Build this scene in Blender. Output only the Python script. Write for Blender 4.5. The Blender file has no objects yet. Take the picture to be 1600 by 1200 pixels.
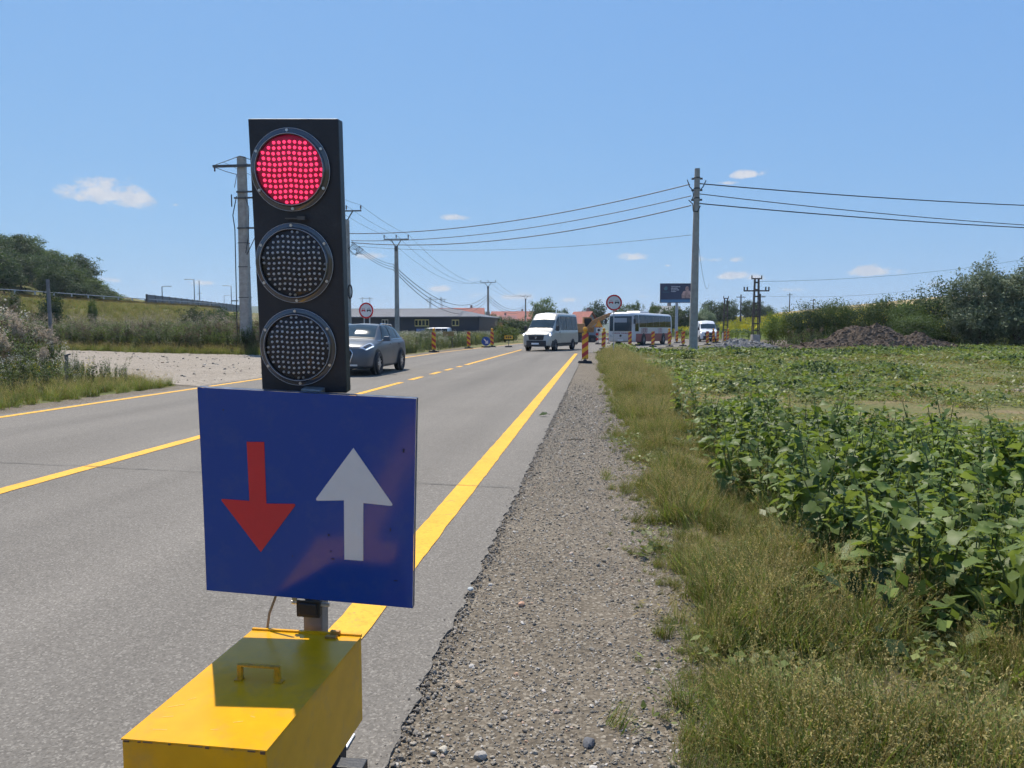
import bpy, math, random
import numpy as np
from mathutils import Vector, Matrix, Euler

R = math.radians
rng = np.random.default_rng(7)
random.seed(7)
sc = bpy.context.scene
COL = sc.collection

# ------------------------------------------------------------------ camera
CAM_H = 1.45
YAW, PITCH = R(6.481), R(4.227)
FPX = 1150.0                      # focal length in pixels of a 1600 px wide frame
_r = Vector((math.cos(YAW), math.sin(YAW), 0))
_f = Vector((-math.sin(YAW) * math.cos(PITCH), math.cos(YAW) * math.cos(PITCH), -math.sin(PITCH)))
_u = _r.cross(_f)
cam_data = bpy.data.cameras.new('camera')
cam = bpy.data.objects.new('camera', cam_data)
COL.objects.link(cam)
cam_data.sensor_width = 36.0
cam_data.lens = FPX / 1600 * 36
cam_data.clip_start = 0.05
cam_data.clip_end = 9000
cam.matrix_world = Matrix(((_r.x, _u.x, -_f.x, 0), (_r.y, _u.y, -_f.y, 0), (_r.z, _u.z, -_f.z, CAM_H), (0, 0, 0, 1)))
sc.camera = cam


def ray(x, y):
    return _f + _r * ((x - 800) / FPX) + _u * ((600 - y) / FPX)


def gz(x, y, z=0.0):
    d = ray(x, y)
    return Vector((0, 0, CAM_H)) + d * ((z - CAM_H) / d.z)


def atY(x, y, Y):
    d = ray(x, y)
    return Vector((0, 0, CAM_H)) + d * (Y / d.y)


# ------------------------------------------------------------------ world, sun, exposure
SUN_EL, SUN_AZ = R(60.5), R(-32)    # azimuth measured from +Y towards +X
sc.view_settings.view_transform = 'Standard'
sc.view_settings.look = 'None'
sc.view_settings.exposure = 0.35
sc.view_settings.gamma = 1.0
world = bpy.data.worlds.new('World')
sc.world = world
world.use_nodes = True
WT = world.node_tree
for n in list(WT.nodes):
    WT.nodes.remove(n)


def wn(t, **k):
    n = WT.nodes.new(t)
    for a, b in k.items():
        setattr(n, a, b)
    return n


def wmath(op, a, b=None, c=None, clamp=False):
    n = wn('ShaderNodeMath', operation=op)
    n.use_clamp = clamp
    for i, s in enumerate((a, b, c)):
        if s is None:
            continue
        if isinstance(s, (int, float)):
            n.inputs[i].default_value = s
        else:
            WT.links.new(s, n.inputs[i])
    return n.outputs[0]


sky = wn('ShaderNodeTexSky', sky_type='NISHITA')
sky.sun_disc = False
sky.sun_elevation = SUN_EL
sky.sun_rotation = SUN_AZ
sky.altitude = 350
sky.air_density = 1.0
sky.dust_density = 0.4
sky.ozone_density = 1.6
tc = wn('ShaderNodeTexCoord')
sep = wn('ShaderNodeSeparateXYZ')
WT.links.new(tc.outputs['Generated'], sep.inputs[0])
az = wmath('ARCTAN2', sep.outputs[0], sep.outputs[1])
el = wmath('ARCSINE', sep.outputs[2])
nz = wn('ShaderNodeTexNoise')
nz.inputs['Scale'].default_value = 26
nz.inputs['Detail'].default_value = 7
nz.inputs['Roughness'].default_value = 0.62
mp = wn('ShaderNodeMapping')
mp.inputs['Scale'].default_value = (1, 1, 1.7)
WT.links.new(tc.outputs['Generated'], mp.inputs[0])
WT.links.new(mp.outputs[0], nz.inputs['Vector'])
CLOUDS = [(172, 300, 66, 27, 1), (274, 319, 14, 7, .7), (1166, 272, 28, 9, .95), (1130, 285, 22, 5, .6), (710, 339, 19, 7, .75),
          (997, 401, 27, 9, .9), (1362, 423, 42, 12, .95), (1108, 405, 24, 7, .7), (1150, 405, 12, 6, .6), (1142, 430, 28, 8, .8),
          (1182, 433, 18, 7, .6), (575, 399, 26, 8, .7), (685, 450, 30, 7, .55), (800, 462, 80, 9, .5), (175, 436, 24, 7, .6),
          (140, 437, 13, 6, .6), (310, 441, 36, 7, .6), (240, 440, 12, 5, .5), (885, 467, 60, 9, .5), (1043, 414, 8, 4, .6),
          (650, 455, 30, 6, .45), (1450, 445, 30, 7, .4), (95, 448, 40, 5, .4), (430, 455, 50, 6, .45), (500, 438, 24, 5, .45), (1010, 462, 50, 6, .45), (1230, 452, 34, 5, .4), (930, 446, 20, 4, .4), (735, 436, 22, 5, .4), (-160, 330, 60, 20, .9), (-420, 250, 80, 24, .9), (1850, 330, 70, 22, .9),
          (2300, 420, 90, 18, .8)]
best = None
for (px, py, hw, hh, op) in CLOUDS:
    d = ray(px, py).normalized()
    a0, e0 = math.atan2(d.x, d.y), math.asin(d.z)
    depth = 1 / max(0.3, d.dot(_f))
    aw, ew = hw / FPX / depth, hh / FPX / depth
    ua = wmath('MULTIPLY', wmath('SUBTRACT', az, a0), 1 / aw)
    ve = wmath('MULTIPLY', wmath('SUBTRACT', el, e0 - 0.25 * ew), 1 / ew)
    # flat base: the lower half closes faster than the upper one
    ve = wmath('MAXIMUM', ve, wmath('MULTIPLY', ve, -1.7))
    rad = wmath('SQRT', wmath('ADD', wmath('MULTIPLY', ua, ua), wmath('MULTIPLY', ve, ve)))
    m = wmath('MULTIPLY', wmath('SUBTRACT', 1.5, rad), op)
    best = m if best is None else wmath('MAXIMUM', best, m)
dens = wmath('ADD', best, wmath('MULTIPLY', wmath('SUBTRACT', nz.outputs[0], 0.5), 3.0))
mr = wn('ShaderNodeMapRange', interpolation_type='SMOOTHSTEP')
mr.inputs['From Min'].default_value = 0.35
mr.inputs['From Max'].default_value = 1.0
WT.links.new(dens, mr.inputs['Value'])
mask = wmath('MULTIPLY', mr.outputs[0], wmath('MULTIPLY', wmath('MINIMUM', wmath('MAXIMUM', best, 0), 0.6), 1.3))
nz2 = wn('ShaderNodeTexNoise')
nz2.inputs['Scale'].default_value = 60
nz2.inputs['Detail'].default_value = 4
WT.links.new(tc.outputs['Generated'], nz2.inputs['Vector'])
crmp = wn('ShaderNodeValToRGB')
crmp.color_ramp.elements[0].position = 0.3
crmp.color_ramp.elements[0].color = (4.6, 4.9, 5.6, 1)
crmp.color_ramp.elements[1].position = 0.65
crmp.color_ramp.elements[1].color = (6.3, 6.1, 6.1, 1)
WT.links.new(nz2.outputs[0], crmp.inputs[0])
# camera-like response of the phone: the whole sky is compressed towards an even pale blue
ssep = wn('ShaderNodeSeparateColor')
WT.links.new(sky.outputs[0], ssep.inputs[0])
scmb = wn('ShaderNodeCombineColor')
for i, (A_s, g_s) in enumerate(((1.22, 0.44), (2.28, 0.33), (5.35, 0.10))):
    WT.links.new(wmath('MULTIPLY', wmath('POWER', ssep.outputs[i], g_s), A_s), scmb.inputs[i])
mix = wn('ShaderNodeMixRGB')
WT.links.new(mask, mix.inputs[0])
WT.links.new(scmb.outputs[0], mix.inputs[1])
WT.links.new(crmp.outputs[0], mix.inputs[2])
bg = wn('ShaderNodeBackground')
bg.inputs['Strength'].default_value = 0.10
WT.links.new(mix.outputs[0], bg.inputs[0])
wo = wn('ShaderNodeOutputWorld')
WT.links.new(bg.outputs[0], wo.inputs[0])

sun_data = bpy.data.lights.new('sun', 'SUN')
sun = bpy.data.objects.new('sun', sun_data)
COL.objects.link(sun)
sun_data.energy = 4.9
sun_data.angle = R(0.53)
sun_data.color = (1.0, 0.93, 0.82)
_sd = Vector((math.sin(SUN_AZ) * math.cos(SUN_EL), math.cos(SUN_AZ) * math.cos(SUN_EL), math.sin(SUN_EL)))
sun.rotation_euler = _sd.to_track_quat('Z', 'Y').to_euler()
sun.location = _sd * 60

sc.render.engine = 'CYCLES'
sc.cycles.use_denoising = True
sc.cycles.max_bounces = 4
sc.cycles.diffuse_bounces = 2
sc.cycles.glossy_bounces = 2
sc.cycles.transmission_bounces = 2
sc.cycles.transparent_max_bounces = 8
sc.cycles.use_adaptive_sampling = True
sc.cycles.adaptive_threshold = 0.04
sc.cycles.caustics_reflective = False
sc.cycles.caustics_refractive = False

# ------------------------------------------------------------------ materials
MATS = {}


def _nodes(name):
    m = bpy.data.materials.new(name)
    m.use_nodes = True
    t = m.node_tree
    b = t.nodes['Principled BSDF']
    return m, t, b


def mat(name, col, rough=0.6, metal=0.0, var=0.0, scale=8.0, bump=0.0, bscale=40.0, col2=None, coat=0.0, spec=0.5, emit=None, estr=0.0,
        detail=5.0, rnd=0.0, dirt=None, dirt_amt=0.0, dirt_scale=3.0):
    """Principled surface: base colour with noise variation, fine bump, optional dirt."""
    if name in MATS:
        return MATS[name]
    m, t, b = _nodes(name)
    N, L = t.nodes, t.links
    tcn = N.new('ShaderNodeTexCoord')
    out = None
    if var > 0 or col2 is not None:
        n = N.new('ShaderNodeTexNoise')
        n.inputs['Scale'].default_value = scale
        n.inputs['Detail'].default_value = detail
        n.inputs['Roughness'].default_value = 0.65
        L.new(tcn.outputs['Object'], n.inputs['Vector'])
        r = N.new('ShaderNodeValToRGB')
        c2 = col2 if col2 is not None else tuple(c * (1 + var) for c in col)
        c1 = col if col2 is not None else tuple(c * (1 - var) for c in col)
        r.color_ramp.elements[0].position = 0.33
        r.color_ramp.elements[1].position = 0.67
        r.color_ramp.elements[0].color = (*c1, 1)
        r.color_ramp.elements[1].color = (*c2, 1)
        L.new(n.outputs[0], r.inputs[0])
        out = r.outputs[0]
    if dirt is not None:
        n = N.new('ShaderNodeTexNoise')
        n.inputs['Scale'].default_value = dirt_scale
        n.inputs['Detail'].default_value = 8
        n.inputs['Roughness'].default_value = 0.7
        L.new(tcn.outputs['Object'], n.inputs['Vector'])
        r = N.new('ShaderNodeMapRange')
        r.inputs['From Min'].default_value = 0.5
        r.inputs['From Max'].default_value = 0.75
        r.inputs['To Max'].default_value = dirt_amt
        L.new(n.outputs[0], r.inputs['Value'])
        mx = N.new('ShaderNodeMixRGB')
        L.new(r.outputs[0], mx.inputs[0])
        if out is None:
            mx.inputs[1].default_value = (*col, 1)
        else:
            L.new(out, mx.inputs[1])
        mx.inputs[2].default_value = (*dirt, 1)
        out = mx.outputs[0]
    if rnd > 0:
        oi = N.new('ShaderNodeObjectInfo')
        h = N.new('ShaderNodeHueSaturation')
        mr_ = N.new('ShaderNodeMapRange')
        mr_.inputs['To Min'].default_value = 1 - rnd
        mr_.inputs['To Max'].default_value = 1 + rnd
        L.new(oi.outputs['Random'], mr_.inputs['Value'])
        L.new(mr_.outputs[0], h.inputs['Value'])
        if out is None:
            h.inputs['Color'].default_value = (*col, 1)
        else:
            L.new(out, h.inputs['Color'])
        out = h.outputs[0]
    if out is None:
        b.inputs['Base Color'].default_value = (*col, 1)
    else:
        L.new(out, b.inputs['Base Color'])
    b.inputs['Roughness'].default_value = rough
    b.inputs['Metallic'].default_value = metal
    b.inputs['Specular IOR Level'].default_value = spec
    b.inputs['Coat Weight'].default_value = coat
    b.inputs['Coat Roughness'].default_value = 0.05
    if emit is not None:
        b.inputs['Emission Color'].default_value = (*emit, 1)
        b.inputs['Emission Strength'].default_value = estr
    if bump > 0:
        n = N.new('ShaderNodeTexNoise')
        n.inputs['Scale'].default_value = bscale
        n.inputs['Detail'].default_value = 3
        n.inputs['Roughness'].default_value = 0.5
        L.new(tcn.outputs['Object'], n.inputs['Vector'])
        bp = N.new('ShaderNodeBump')
        bp.inputs['Strength'].default_value = bump
        bp.inputs['Distance'].default_value = 0.02
        L.new(n.outputs[0], bp.inputs['Height'])
        L.new(bp.outputs[0], b.inputs['Normal'])
    MATS[name] = m
    return m


def leaf_mat(name, c1, c2, rough=0.6, trans=0.35, scale=3.0, tcol=None, rnd=0.25, spec=0.22):
    """Leaf: glossy front, light passing through, colour varied over the plant and from plant to plant."""
    m, t, b = _nodes(name)
    N, L = t.nodes, t.links
    tcn = N.new('ShaderNodeTexCoord')
    geo = N.new('ShaderNodeNewGeometry')
    n = N.new('ShaderNodeTexNoise')
    n.inputs['Scale'].default_value = scale
    n.inputs['Detail'].default_value = 4
    L.new(tcn.outputs['Object'], n.inputs['Vector'])
    add = N.new('ShaderNodeMath')
    add.operation = 'MULTIPLY_ADD'
    add.inputs[1].default_value = 0.5
    L.new(geo.outputs['Random Per Island'], add.inputs[0])
    sb = N.new('ShaderNodeMath')
    sb.operation = 'SUBTRACT'
    sb.inputs[1].default_value = 0.25
    L.new(n.outputs[0], sb.inputs[0])
    L.new(sb.outputs[0], add.inputs[2])
    r = N.new('ShaderNodeValToRGB')
    r.color_ramp.elements[0].position = 0.25
    r.color_ramp.elements[1].position = 0.75
    r.color_ramp.elements[0].color = (*c1, 1)
    r.color_ramp.elements[1].color = (*c2, 1)
    L.new(add.outputs[0], r.inputs[0])
    oi = N.new('ShaderNodeObjectInfo')
    h = N.new('ShaderNodeHueSaturation')
    mr_ = N.new('ShaderNodeMapRange')
    mr_.inputs['To Min'].default_value = 1 - rnd
    mr_.inputs['To Max'].default_value = 1 + rnd
    L.new(oi.outputs['Random'], mr_.inputs['Value'])
    L.new(mr_.outputs[0], h.inputs['Value'])
    L.new(r.outputs[0], h.inputs['Color'])
    L.new(h.outputs[0], b.inputs['Base Color'])
    b.inputs['Roughness'].default_value = rough
    b.inputs['Specular IOR Level'].default_value = spec
    tr = N.new('ShaderNodeBsdfTranslucent')
    if tcol is None:
        h2 = N.new('ShaderNodeHueSaturation')
        h2.inputs['Hue'].default_value = 0.485
        h2.inputs['Saturation'].default_value = 1.1
        h2.inputs['Value'].default_value = 1.5
        L.new(h.outputs[0], h2.inputs['Color'])
        L.new(h2.outputs[0], tr.inputs[0])
    else:
        tr.inputs[0].default_value = (*tcol, 1)
    mx = N.new('ShaderNodeMixShader')
    mx.inputs[0].default_value = trans
    L.new(b.outputs[0], mx.inputs[1])
    L.new(tr.outputs[0], mx.inputs[2])
    L.new(mx.outputs[0], N['Material Output'].inputs[0])
    MATS[name] = m
    return m


def ground_mat(name, stops, scale=0.6, fine=30.0, fine_amt=0.35, bump=0.6, bscale=60.0, bdist=0.02, rough=0.95, speck=None, speck_scale=120.0,
               speck_amt=0.5, spec=0.2, streak=0.0, wear=None):
    """Ground sheet: broad patches (colour stops), fine grain, optional pale and dark grit, bump."""
    m, t, b = _nodes(name)
    N, L = t.nodes, t.links
    tcn = N.new('ShaderNodeTexCoord')
    n = N.new('ShaderNodeTexNoise')
    n.inputs['Scale'].default_value = scale
    n.inputs['Detail'].default_value = 9
    n.inputs['Roughness'].default_value = 0.68
    L.new(tcn.outputs['Object'], n.inputs['Vector'])
    r = N.new('ShaderNodeValToRGB')
    while len(r.color_ramp.elements) < len(stops):
        r.color_ramp.elements.new(0.5)
    for e, (p, c) in zip(r.color_ramp.elements, stops):
        e.position = p
        e.color = (*c, 1)
    L.new(n.outputs[0], r.inputs[0])
    n2 = N.new('ShaderNodeTexNoise')
    n2.inputs['Scale'].default_value = fine
    n2.inputs['Detail'].default_value = 8
    n2.inputs['Roughness'].default_value = 0.75
    L.new(tcn.outputs['Object'], n2.inputs['Vector'])
    mrn = N.new('ShaderNodeMapRange')
    mrn.inputs['From Min'].default_value = 0.25
    mrn.inputs['From Max'].default_value = 0.75
    mrn.inputs['To Min'].default_value = 1 - fine_amt
    mrn.inputs['To Max'].default_value = 1 + fine_amt
    L.new(n2.outputs[0], mrn.inputs['Value'])
    hs = N.new('ShaderNodeHueSaturation')
    L.new(mrn.outputs[0], hs.inputs['Value'])
    L.new(r.outputs[0], hs.inputs['Color'])
    out = hs.outputs[0]
    if speck is not None:
        v = N.new('ShaderNodeTexVoronoi')
        v.inputs['Scale'].default_value = speck_scale
        L.new(tcn.outputs['Object'], v.inputs['Vector'])
        sx = N.new('ShaderNodeSeparateColor')
        L.new(v.outputs['Color'], sx.inputs[0])
        rr = N.new('ShaderNodeValToRGB')
        rr.color_ramp.interpolation = 'LINEAR'
        while len(rr.color_ramp.elements) < len(speck):
            rr.color_ramp.elements.new(0.5)
        for e, (p, c) in zip(rr.color_ramp.elements, speck):
            e.position = p
            e.color = (*c, 1)
        L.new(sx.outputs[0], rr.inputs[0])
        mx = N.new('ShaderNodeMixRGB')
        mx.inputs[0].default_value = speck_amt
        L.new(out, mx.inputs[1])
        L.new(rr.outputs[0], mx.inputs[2])
        out = mx.outputs[0]
    if streak > 0:
        # wear lengthwise along the lanes: polished wheel tracks and faint stains
        mpn = N.new('ShaderNodeMapping')
        mpn.inputs['Scale'].default_value = (0.85, 0.03, 1)
        L.new(tcn.outputs['Object'], mpn.inputs[0])
        ns = N.new('ShaderNodeTexNoise')
        ns.inputs['Scale'].default_value = 1.0
        ns.inputs['Detail'].default_value = 4
        L.new(mpn.outputs[0], ns.inputs['Vector'])
        ms_ = N.new('ShaderNodeMapRange')
        ms_.inputs['From Min'].default_value = 0.3
        ms_.inputs['From Max'].default_value = 0.7
        ms_.inputs['To Min'].default_value = 1 - streak
        ms_.inputs['To Max'].default_value = 1 + streak
        L.new(ns.outputs[0], ms_.inputs['Value'])
        h3 = N.new('ShaderNodeHueSaturation')
        L.new(ms_.outputs[0], h3.inputs['Value'])
        L.new(out, h3.inputs['Color'])
        out = h3.outputs[0]
    if wear is not None:
        nw = N.new('ShaderNodeTexNoise')
        nw.inputs['Scale'].default_value = 7
        nw.inputs['Detail'].default_value = 12
        nw.inputs['Roughness'].default_value = 0.78
        L.new(tcn.outputs['Object'], nw.inputs['Vector'])
        mw_ = N.new('ShaderNodeMapRange')
        mw_.inputs['From Min'].default_value = 0.60
        mw_.inputs['From Max'].default_value = 0.68
        mw_.inputs['To Max'].default_value = 0.75
        L.new(nw.outputs[0], mw_.inputs['Value'])
        mxw = N.new('ShaderNodeMixRGB')
        L.new(mw_.outputs[0], mxw.inputs[0])
        L.new(out, mxw.inputs[1])
        mxw.inputs[2].default_value = (*wear, 1)
        out = mxw.outputs[0]
    L.new(out, b.inputs['Base Color'])
    b.inputs['Roughness'].default_value = rough
    b.inputs['Specular IOR Level'].default_value = spec
    n3 = N.new('ShaderNodeTexNoise')
    n3.inputs['Scale'].default_value = bscale
    n3.inputs['Detail'].default_value = 2
    n3.inputs['Roughness'].default_value = 0.5
    L.new(tcn.outputs['Object'], n3.inputs['Vector'])
    bp = N.new('ShaderNodeBump')
    bp.inputs['Strength'].default_value = bump
    bp.inputs['Distance'].default_value = bdist
    L.new(n3.outputs[0], bp.inputs['Height'])
    L.new(bp.outputs[0], b.inputs['Normal'])
    MATS[name] = m
    return m


def glass_mat(name, tint=(0.02, 0.03, 0.035), rough=0.03, spec=0.18):
    m, t, b = _nodes(name)
    b.inputs['Base Color'].default_value = (*tint, 1)
    b.inputs['Roughness'].default_value = rough
    b.inputs['Specular IOR Level'].default_value = spec
    MATS[name] = m
    return m


def stripe_mat(name):
    """Red and yellow retroreflective diagonal stripes (flat print on the delineator board)."""
    m, t, b = _nodes(name)
    N, L = t.nodes, t.links
    tcn = N.new('ShaderNodeTexCoord')
    sp = N.new('ShaderNodeSeparateXYZ')
    L.new(tcn.outputs['Object'], sp.inputs[0])
    a = N.new('ShaderNodeMath')
    a.operation = 'MULTIPLY_ADD'
    a.inputs[1].default_value = -0.72
    L.new(sp.outputs[0], a.inputs[0])
    L.new(sp.outputs[2], a.inputs[2])
    c = N.new('ShaderNodeMath')
    c.operation = 'MULTIPLY_ADD'
    c.inputs[1].default_value = 1 / 0.37
    c.inputs[2].default_value = 0.12
    L.new(a.outputs[0], c.inputs[0])
    fr = N.new('ShaderNodeMath')
    fr.operation = 'FRACT'
    L.new(c.outputs[0], fr.inputs[0])
    g = N.new('ShaderNodeMath')
    g.operation = 'GREATER_THAN'
    g.inputs[1].default_value = 0.5
    L.new(fr.outputs[0], g.inputs[0])
    mx = N.new('ShaderNodeMixRGB')
    mx.inputs[1].default_value = (0.50, 0.035, 0.04, 1)
    mx.inputs[2].default_value = (0.85, 0.44, 0.02, 1)
    L.new(g.outputs[0], mx.inputs[0])
    n = N.new('ShaderNodeTexNoise')
    n.inputs['Scale'].default_value = 6
    n.inputs['Detail'].default_value = 6
    L.new(tcn.outputs['Object'], n.inputs['Vector'])
    h = N.new('ShaderNodeHueSaturation')
    mr_ = N.new('ShaderNodeMapRange')
    mr_.inputs['To Min'].default_value = 0.7
    mr_.inputs['To Max'].default_value = 1.2
    L.new(n.outputs[0], mr_.inputs['Value'])
    L.new(mr_.outputs[0], h.inputs['Value'])
    L.new(mx.outputs[0], h.inputs['Color'])
    L.new(h.outputs[0], b.inputs['Base Color'])
    b.inputs['Roughness'].default_value = 0.4
    MATS[name] = m
    return m


# ------------------------------------------------------------------ mesh helpers
class MB:
    """Collects shapes; build() links them as ONE mesh object."""

    def __init__(self):
        self.v, self.f, self.m = [], [], []

    def add(self, vs, fs, mi=0):
        o = len(self.v)
        self.v.extend([tuple(p) for p in vs])
        self.f.extend([tuple(i + o for i in q) for q in fs])
        self.m.extend([mi] * len(fs))
        return self

    def box(self, c, s, mi=0, mtx=None, taper=1.0):
        x, y, z = s[0] / 2, s[1] / 2, s[2] / 2
        p = [Vector((sx * x * (taper if sz > 0 else 1), sy * y * (taper if sz > 0 else 1), sz * z)) for sz in (-1, 1) for sy in (-1, 1) for sx in (-1, 1)]
        if mtx is not None:
            p = [mtx @ q for q in p]
        c = Vector(c)
        self.add([q + c for q in p], [(0, 2, 3, 1), (4, 5, 7, 6), (0, 1, 5, 4), (2, 6, 7, 3), (0, 4, 6, 2), (1, 3, 7, 5)], mi)
        return self

    def cyl(self, p0, p1, r0, r1=None, n=12, mi=0, caps=True):
        r1 = r0 if r1 is None else r1
        p0, p1 = Vector(p0), Vector(p1)
        d = (p1 - p0).normalized()
        a = d.orthogonal().normalized()
        if abs(d.z) > 0.9:
            a = (Vector((1, 0, 0)) - d * d.x).normalized()
        b = d.cross(a)
        vs = []
        for k in range(n):
            t = 2 * math.pi * k / n
            w = a * math.cos(t) + b * math.sin(t)
            vs += [p0 + w * r0, p1 + w * r1]
        fs = [(2 * k, 2 * ((k + 1) % n), 2 * ((k + 1) % n) + 1, 2 * k + 1) for k in range(n)]
        if caps:
            fs.append(tuple(2 * k for k in reversed(range(n))))
            fs.append(tuple(2 * k + 1 for k in range(n)))
        self.add(vs, fs, mi)
        return self

    def tube(self, pts, r, n=6, mi=0):
        for a, b in zip(pts[:-1], pts[1:]):
            self.cyl(a, b, r, r, n, mi, True)
        return self

    def lathe(self, prof, n=24, mi=0, mtx=None):
        """prof: (radius, height) pairs turned about local Z."""
        vs = []
        for (r, h) in prof:
            for k in range(n):
                t = 2 * math.pi * k / n
                vs.append(Vector((r * math.cos(t), r * math.sin(t), h)))
        if mtx is not None:
            vs = [mtx @ q for q in vs]
        fs = []
        for i in range(len(prof) - 1):
            for k in range(n):
                a, b = i * n + k, i * n + (k + 1) % n
                fs.append((a, b, b + n, a + n))
        self.add(vs, fs, mi)
        return self

    def prism(self, pts, d0, d1, fn, mi=0):
        """2D outline (counter-clockwise seen from +d) between depths d0 and d1; fn(u, v, d) -> point."""
        n = len(pts)
        vs = [fn(u, v, d0) for u, v in pts] + [fn(u, v, d1) for u, v in pts]
        fs = [tuple(range(n, 2 * n)), tuple(reversed(range(n)))]
        fs += [(i, (i + 1) % n, (i + 1) % n + n, i + n) for i in range(n)]
        self.add(vs, fs, mi)
        return self

    def mesh(self, name, mats, smooth=False):
        me = bpy.data.meshes.new(name)
        me.from_pydata([tuple(p) for p in self.v], [], self.f)
        for m_ in (mats if isinstance(mats, (list, tuple)) else [mats]):
            me.materials.append(m_)
        if any(self.m):
            me.polygons.foreach_set('material_index', self.m)
        if smooth:
            me.polygons.foreach_set('use_smooth', [True] * len(me.polygons))
            if smooth is not True:
                me.set_sharp_from_angle(angle=R(smooth))
        me.update()
        return me

    def build(self, name, mats, parent=None, smooth=False, bevel=0.0, mtx=None):
        o = bpy.data.objects.new(name, self.mesh(name, mats, smooth))
        COL.objects.link(o)
        if parent is not None:
            o.parent = parent
        if mtx is not None:
            o.matrix_basis = mtx
        if bevel > 0:
            bv = o.modifiers.new('bevel', 'BEVEL')
            bv.width = bevel
            bv.segments = 2
            bv.limit_method = 'ANGLE'
        return o


def np_mesh(name, V, Fc, mats, smooth=False, midx=None):
    """Fast mesh from numpy arrays; Fc is (M,3) or (M,4)."""
    me = bpy.data.meshes.new(name)
    V = np.asarray(V, dtype=np.float32)
    Fc = np.asarray(Fc, dtype=np.int32)
    k = Fc.shape[1]
    me.vertices.add(len(V))
    me.vertices.foreach_set('co', V.ravel())
    me.loops.add(Fc.size)
    me.loops.foreach_set('vertex_index', Fc.ravel())
    me.polygons.add(len(Fc))
    me.polygons.foreach_set('loop_start', np.arange(0, Fc.size, k, dtype=np.int32))
    for m_ in (mats if isinstance(mats, (list, tuple)) else [mats]):
        me.materials.append(m_)
    if midx is not None:
        me.polygons.foreach_set('material_index', np.asarray(midx, dtype=np.int32))
    me.polygons.foreach_set('use_smooth', np.full(len(Fc), bool(smooth)))
    me.update(calc_edges=True)
    me.validate()
    return me


def link(name, me, parent=None, loc=None, rot=None, scale=None):
    o = bpy.data.objects.new(name, me)
    COL.objects.link(o)
    if parent is not None:
        o.parent = parent
    if loc is not None:
        o.location = loc
    if rot is not None:
        o.rotation_euler = rot
    if scale is not None:
        o.scale = scale if hasattr(scale, '__len__') else (scale,) * 3
    return o


def tag(o, label=None, cat=None, group=None, kind=None):
    if label:
        o['label'] = label
    if cat:
        o['category'] = cat
    if group:
        o['group'] = group
    if kind:
        o['kind'] = kind
    return o


def thing(name, label, cat, loc=(0, 0, 0), rotz=0.0, group=None):
    o = bpy.data.objects.new(name, None)
    COL.objects.link(o)
    o.location = loc
    o.rotation_euler = (0, 0, rotz)
    o.empty_display_size = 0.2
    return tag(o, label, cat, group)


def copy_tree(o, parent=None):
    c = o.copy()
    COL.objects.link(c)
    c.parent = parent
    for ch in list(o.children):
        copy_tree(ch, c)
    return c


def frame_mtx(c, ex, ey):
    ex = Vector(ex).normalized()
    ey = Vector(ey)
    ey = (ey - ex * ey.dot(ex)).normalized()
    ez = ex.cross(ey)
    return Matrix(((ex.x, ey.x, ez.x, c[0]), (ex.y, ey.y, ez.y, c[1]), (ex.z, ey.z, ez.z, c[2]), (0, 0, 0, 1)))


def smooth01(t):
    t = np.clip(t, 0, 1)
    return t * t * (3 - 2 * t)


def vnoise(x, y, seed=0):
    """Cheap smooth value noise on arrays."""
    x = np.asarray(x, float)
    y = np.asarray(y, float)
    xi, yi = np.floor(x), np.floor(y)
    fx, fy = smooth01(x - xi), smooth01(y - yi)

    def h(a, b):
        s = np.sin(a * 127.1 + b * 311.7 + seed * 74.7) * 43758.5453
        return s - np.floor(s)
    return (h(xi, yi) * (1 - fx) + h(xi + 1, yi) * fx) * (1 - fy) + (h(xi, yi + 1) * (1 - fx) + h(xi + 1, yi + 1) * fx) * fy


def fbm(x, y, seed=0, o=4):
    s, a, t = 0, 1, 0
    for k in range(o):
        s = s + a * vnoise(np.asarray(x) * 2 ** k, np.asarray(y) * 2 ** k, seed + k)
        t += a
        a *= 0.55
    return s / t


# ------------------------------------------------------------------ terrain
def terrain(x, y):
    x = np.asarray(x, float)
    y = np.asarray(y, float)
    z = np.zeros(np.broadcast(x, y).shape)
    # cultivated hill beyond the shrubs
    sl = np.clip(0.0055 + 0.00067 * x, 0.004, 0.085)
    d = np.clip(y - 98, 0, 165)
    z = z + sl * (d - 14 * (1 - np.exp(-d / 14))) * smooth01((x + 5) / 40) * (1 - 0.6 * smooth01((y - 320) / 400))
    # motorway embankment beyond the left-hand weeds
    e = smooth01((-46 - x) / 18) * smooth01((y - 30) / 25) * (1 - 0.6 * smooth01((y - 190) / 120))
    z = z + 4.6 * e
    # wooded hill behind it
    z = z + 12.5 * np.exp(-(((x + 126) / 34) ** 2 + ((y - 112) / 42) ** 2)) * smooth01((-72 - x) / 14)
    # gentle unevenness away from the road
    off = smooth01((np.abs(x + 5) - 7) / 10)
    z = z + off * 0.10 * (fbm(x * 0.12, y * 0.12, 3) - 0.5)
    return z


def drape(name, xs, ys, m, zoff=0.0, kind='structure', mask=None, zf=None):
    X, Y = np.meshgrid(xs, ys)
    Z = (terrain(X, Y) if zf is None else zf(X, Y)) + zoff
    V = np.stack([X, Y, Z], -1).reshape(-1, 3)
    nx, ny = len(xs), len(ys)
    i = (np.arange(ny - 1)[:, None] * nx + np.arange(nx - 1)[None, :]).ravel()
    Fc = np.stack([i, i + 1, i + nx + 1, i + nx], -1)
    if mask is not None:
        cx = V[Fc].mean(1)
        Fc = Fc[mask(cx[:, 0], cx[:, 1])]
    o = link(name, np_mesh(name, V, Fc, m, smooth=True))
    return tag(o, kind=kind)


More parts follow.
